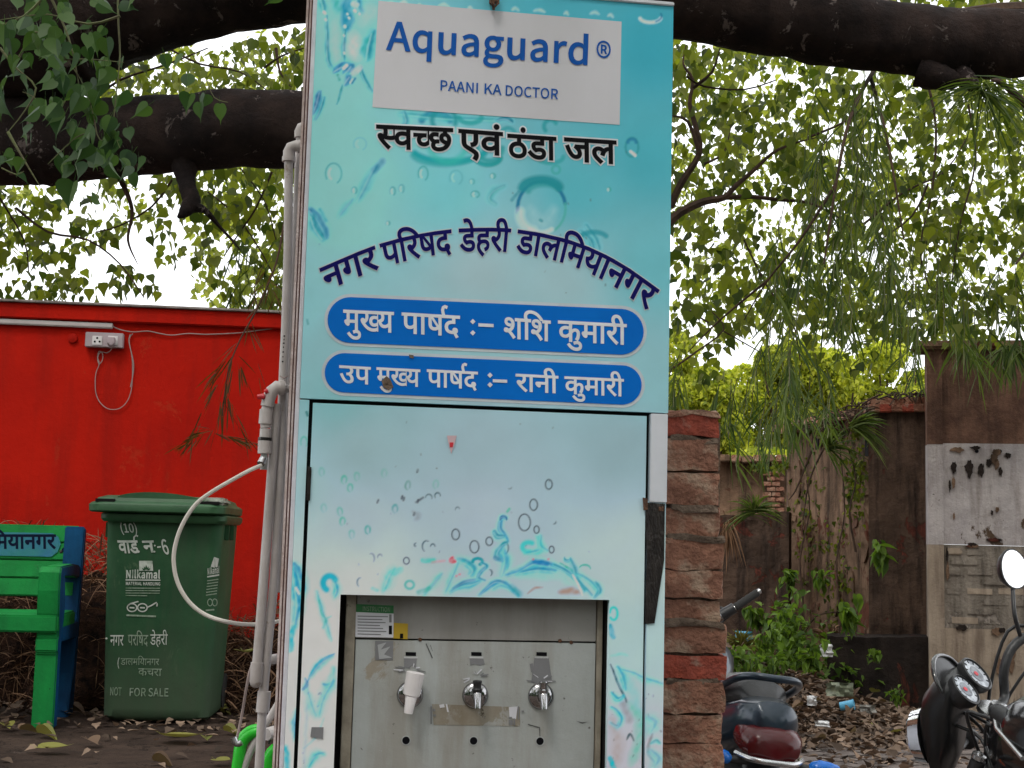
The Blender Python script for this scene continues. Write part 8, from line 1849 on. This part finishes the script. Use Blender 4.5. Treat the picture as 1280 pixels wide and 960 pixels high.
# hanging grass tufts
def tuft(label, px, py, Y, n_, ln, a0, a1, seed, m='blade', flatten=.5):
    rt = random.Random(seed); o = thing('grass_tuft', label, 'grass', at(px, py, Y)); bl = []
    for _ in range(n_):
        a = R(rt.uniform(a0, a1)); p = at(px + rt.gauss(0, 3), py + rt.gauss(0, 2), Y)
        bl.append((p, Vector((math.cos(a), -rt.uniform(0, flatten), math.sin(a))), ln / FPX * Y * rt.uniform(.5, 1.15), rt.uniform(.005, .009)))
    blade_mesh('blades', M[m], o, bl, .45); return o
tuft('spiky grass tuft sticking out of the low black wall', 942, 640, 12.4, 90, 40, -20, 200, 1)
tuft('grass tuft hanging from the gap in the crumbling wall', 1035, 560, 12.2, 70, 46, -60, 120, 2)
tuft('bright spiky tuft leaning right in front of the pier', 1066, 532, 11.6, 60, 46, -40, 70, 3)
tuft('long grass trailing down from the cap of the limewashed wall, left part', 1205, 434, 11.0, 50, 32, 200, 340, 4)
tuft('long grass trailing down from the cap of the limewashed wall at the picture edge', 1262, 434, 11.0, 110, 42, 190, 350, 5)
tuft('withered pale grass below the spiky tuft on the low wall', 910, 655, 12.6, 50, 44, 230, 300, 6, 'straw')
tuft('dry yellow grass lying on the heap beside the pillar', 925, 808, 12.3, 160, 40, -10, 190, 7, 'yellow_leaf')
tuft('faded grass at the foot of the crumbling wall', 1040, 800, 12.3, 60, 36, 30, 150, 8, 'straw')
# low greenery at the wall foot and moss on the ledges
P = []
for _ in range(1500):
    px_, py_ = rh0.choice(((rh0.gauss(925, 20), rh0.gauss(828, 12)), (rh0.gauss(965, 22), rh0.gauss(835, 12)), (rh0.gauss(1010, 20), rh0.gauss(815, 18)), (rh0.gauss(985, 14), rh0.gauss(790, 22)), (rh0.gauss(1060, 20), rh0.gauss(845, 10))))
    q_ = at(px_, py_, rh0.uniform(11.6, 12.6)); P.append((q_.x, q_.y, max(q_.z, .05)))
P = np.array(P); n_ = len(P)
o = scatter('ground_cover', M['weed'], FT_V, FT_F, P, rot_mats(rng.uniform(0, 6.3, n_), rng.normal(.9, .6, n_), rng.normal(0, .6, n_)), rng.uniform(.03, .075, n_), None, 'stuff'); tag(o, 'low green creeping weeds along the foot of the old walls', 'weeds', kind='stuff')
P = []
for _ in range(900):
    px_, py_ = rh0.choice(((rh0.uniform(988, 1088), rh0.gauss(538, 8)), (rh0.gauss(1010, 12), rh0.gauss(640, 50)), (rh0.gauss(1070, 8), rh0.gauss(600, 30)), (rh0.gauss(1045, 10), rh0.gauss(730, 40)), (rh0.uniform(905, 985), rh0.gauss(582, 5))))
    Y_ = 12.35 + (1088 - px_) * .0185 - .12; q_ = at(px_, py_, Y_); P.append((q_.x, q_.y, q_.z))
P = np.array(P); n_ = len(P)
o = scatter('wall_creeper', M['leaf_far'], FT_V, FT_F, P, rot_mats(rng.uniform(0, 6.3, n_), rng.normal(.3, .4, n_), rng.normal(0, .5, n_)), rng.uniform(.025, .06, n_), None, 'stuff'); tag(o, 'thin green creeper spreading over the crumbling brown wall', 'creeper', kind='stuff')
# dead climber stems on the wall
cl = thing('dead_climber', 'dead climbing stems clinging to the crumbling brown wall', 'climber', at(1000, 850, 12.6))
for pts in ([(990, 850), (1004, 760), (1000, 700), (1012, 640), (1008, 600)], [(1045, 850), (1050, 780), (1046, 700), (1056, 640), (1050, 560)], [(1070, 690), (1062, 640), (1070, 600), (1060, 560)], [(1100, 840), (1108, 790), (1104, 740), (1112, 700)], [(1000, 800), (1020, 770), (1050, 765)], [(1016, 560), (1004, 590), (995, 612), (986, 625)], [(1030, 560), (1012, 600), (1004, 650)]):
    mb = MB(); sp = smooth_pts([(a, b, 12.2) for a, b in pts], 3); mb.tube([at(*p) for p in sp], [.012 - .008 * i / len(sp) for i in range(len(sp))], 5); mb.build('stem', M['twig'], cl)

# swept heap of dead leaves, and leaf litter on the lane
P = []
rh = random.Random(77)
for _ in range(7500):
    x, y = rh.gauss(2.35, .62), rh.gauss(11.0, .7)
    if y > 12.2 or y < 8.4: continue
    P.append((x, y, .02 + heap_z(x, y) * rh.uniform(.9, 1.12) + rh.uniform(0, .03)))
for _ in range(1700):
    x, y = rh.uniform(1.2, 3.4), rh.uniform(5.5, 11)
    if rh.random() < abs(x - (1.2 + .14 * y)) * .9 + .25: continue
    P.append((x, y, .035 + rh.uniform(0, .02)))
P = np.array(P); n_ = len(P); Rm = rot_mats(rng.uniform(0, 6.3, n_), rng.normal(1.2, .6, n_), rng.normal(0, .7, n_))
o = scatter('dead_leaf_heap', M['dry_leaf'], FT_V * np.array([1, 2.2, 1]), FT_F, P, Rm, rng.uniform(.035, .085, n_), None, 'stuff'); tag(o, 'swept heap of dark dead leaves at the foot of the old walls', 'dead leaves', kind='stuff')
def lit(name, label, px, py, Y, build, cat='litter'):
    c = at(px, py, Y); o = build(name, c); tag(o, label, cat); return o
def cup(name, c):
    mb = MB(); mb.tube([c, c + Vector((.09, -.03, .02))], [.030, .036], 14); mb.tube([c + Vector((.09, -.03, .02)), c + Vector((.095, -.032, .021))], [.039, .039], 14); return mb.build(name, M['plastic_blue'], None, smooth=True, xf=Matrix.Translation(c))
def packet(sx_, sz_, m, seed):
    def f(name, c):
        mb = MB(); n__ = 6
        vs = [c + Vector((sx_ * (i / n__ - .5), .02 * fbm((i, j, seed), .6), sz_ * (j / n__ - .5))) + Vector((.012 * fbm((i, j, seed + 4), .8), .03 * fbm((j, i, seed + 2), .7), 0)) for j in range(n__ + 1) for i in range(n__ + 1)]
        b = len(vs); vs += [v + Vector((0, .012, 0)) for v in vs]
        fs = [(j * 7 + i, j * 7 + i + 1, (j + 1) * 7 + i + 1, (j + 1) * 7 + i) for j in range(6) for i in range(6)]; fs += [tuple(q + b for q in f_[::-1]) for f_ in fs]
        mb.add(vs, fs); return mb.build(name, m, None, smooth=True, xf=Matrix.Translation(c))
    return f
lit('paper_cup', 'blue paper cup lying on the dead leaf heap', 1050, 883, 10.2, cup, 'cup')
lit('wrapper', 'flattened pale snack wrapper on the dead leaf heap', 1050, 862, 10.4, packet(.20, .10, mat('pale wrapper', (.25, .27, .18), (.12, .14, .09), 30, .3, .1), 1), 'wrapper')
lit('plastic_scrap', 'white plastic scrap at the foot of the leaf heap', 1028, 905, 9.6, packet(.10, .04, M['plastic_white'], 2), 'plastic scrap')
lit('plastic_scrap', 'small white plastic scrap in the middle of the heap', 1015, 876, 10.3, packet(.07, .07, M['plastic_white'], 3), 'plastic scrap')
lit('plastic_bag', 'crumpled light blue plastic bag behind the motorcycle grip', 930, 796, 12.6, packet(.16, .10, M['plastic_blue'], 4), 'plastic bag')
lit('plastic_scrap', 'white scrap caught on the plinth corner', 1033, 813, 11.2, packet(.10, .10, M['plastic_white'], 5), 'plastic scrap')
lit('bottle', 'small clear looking crushed bottle at the heap foot', 1085, 888, 10.6, packet(.12, .08, mat('dusty plastic', (.40, .38, .34), (.2, .19, .17), 20, .3, .1), 6), 'bottle')
for i in range(26):
    x, y = rh.uniform(940, 1120), rh.uniform(850, 935)
    p = on_ground(x, y, .06 + (.15 if y < 890 else 0))
    o = bpy.data.objects.new('fallen_leaf', (brown if i % 4 else mFL)[i % 4]); COL.objects.link(o); o.location = p; o.rotation_euler = (rh.uniform(-.4, .6), rh.uniform(-.4, .4), rh.uniform(0, 6)); s = rh.uniform(.06, .11); o.scale = (s, s, s)
    tag(o, 'dry fallen leaf lying loose on the lane by the leaf heap', 'leaf', 'loose leaves round the heap')

# ================================================================ unseen fig leaves added overhead to block part of the sky light
P = []
for _ in range(1500):
    cx, cy = rh.uniform(-6.5, 6.5), rh.uniform(-5.0, 9.0); cz = max(1.35 + .43 * max(cy, 0) + .7, 3.6) + rh.uniform(0, 1.8)
    for _k in range(9):
        P.append((cx + rh.gauss(0, .28), cy + rh.gauss(0, .28), cz + rh.gauss(0, .12)))
P = np.array(P); n_ = len(P); Rm = rot_mats(rng.uniform(0, 6.3, n_), rng.normal(.5, .6, n_), rng.normal(0, .6, n_))
scatter('leaves', M['leaf_far'], FT_V, FT_F, P, Rm, rng.uniform(.10, .16, n_), tree, 'stuff')
# unseen trees added behind the viewer to darken reflections and ambient light
P = []
for _ in range(4200):
    x = rh.uniform(-26, 26); z = rh.uniform(0.2, 6.5 + 1.8 * math.sin(x * .7)); P.append((x, -11 + rh.gauss(0, 1.2), z))
P = np.array(P); n_ = len(P); Rm = rot_mats(rng.uniform(0, 6.3, n_), rng.normal(.4, .6, n_), rng.normal(0, .6, n_))
o = scatter('added_tree_line', M['leaf_near'], FT_V, FT_F, P, Rm, rng.uniform(.5, 1.0, n_), None, 'stuff'); tag(o, 'unseen dark green line of trees added behind the viewer to darken reflections', 'trees', kind='stuff')
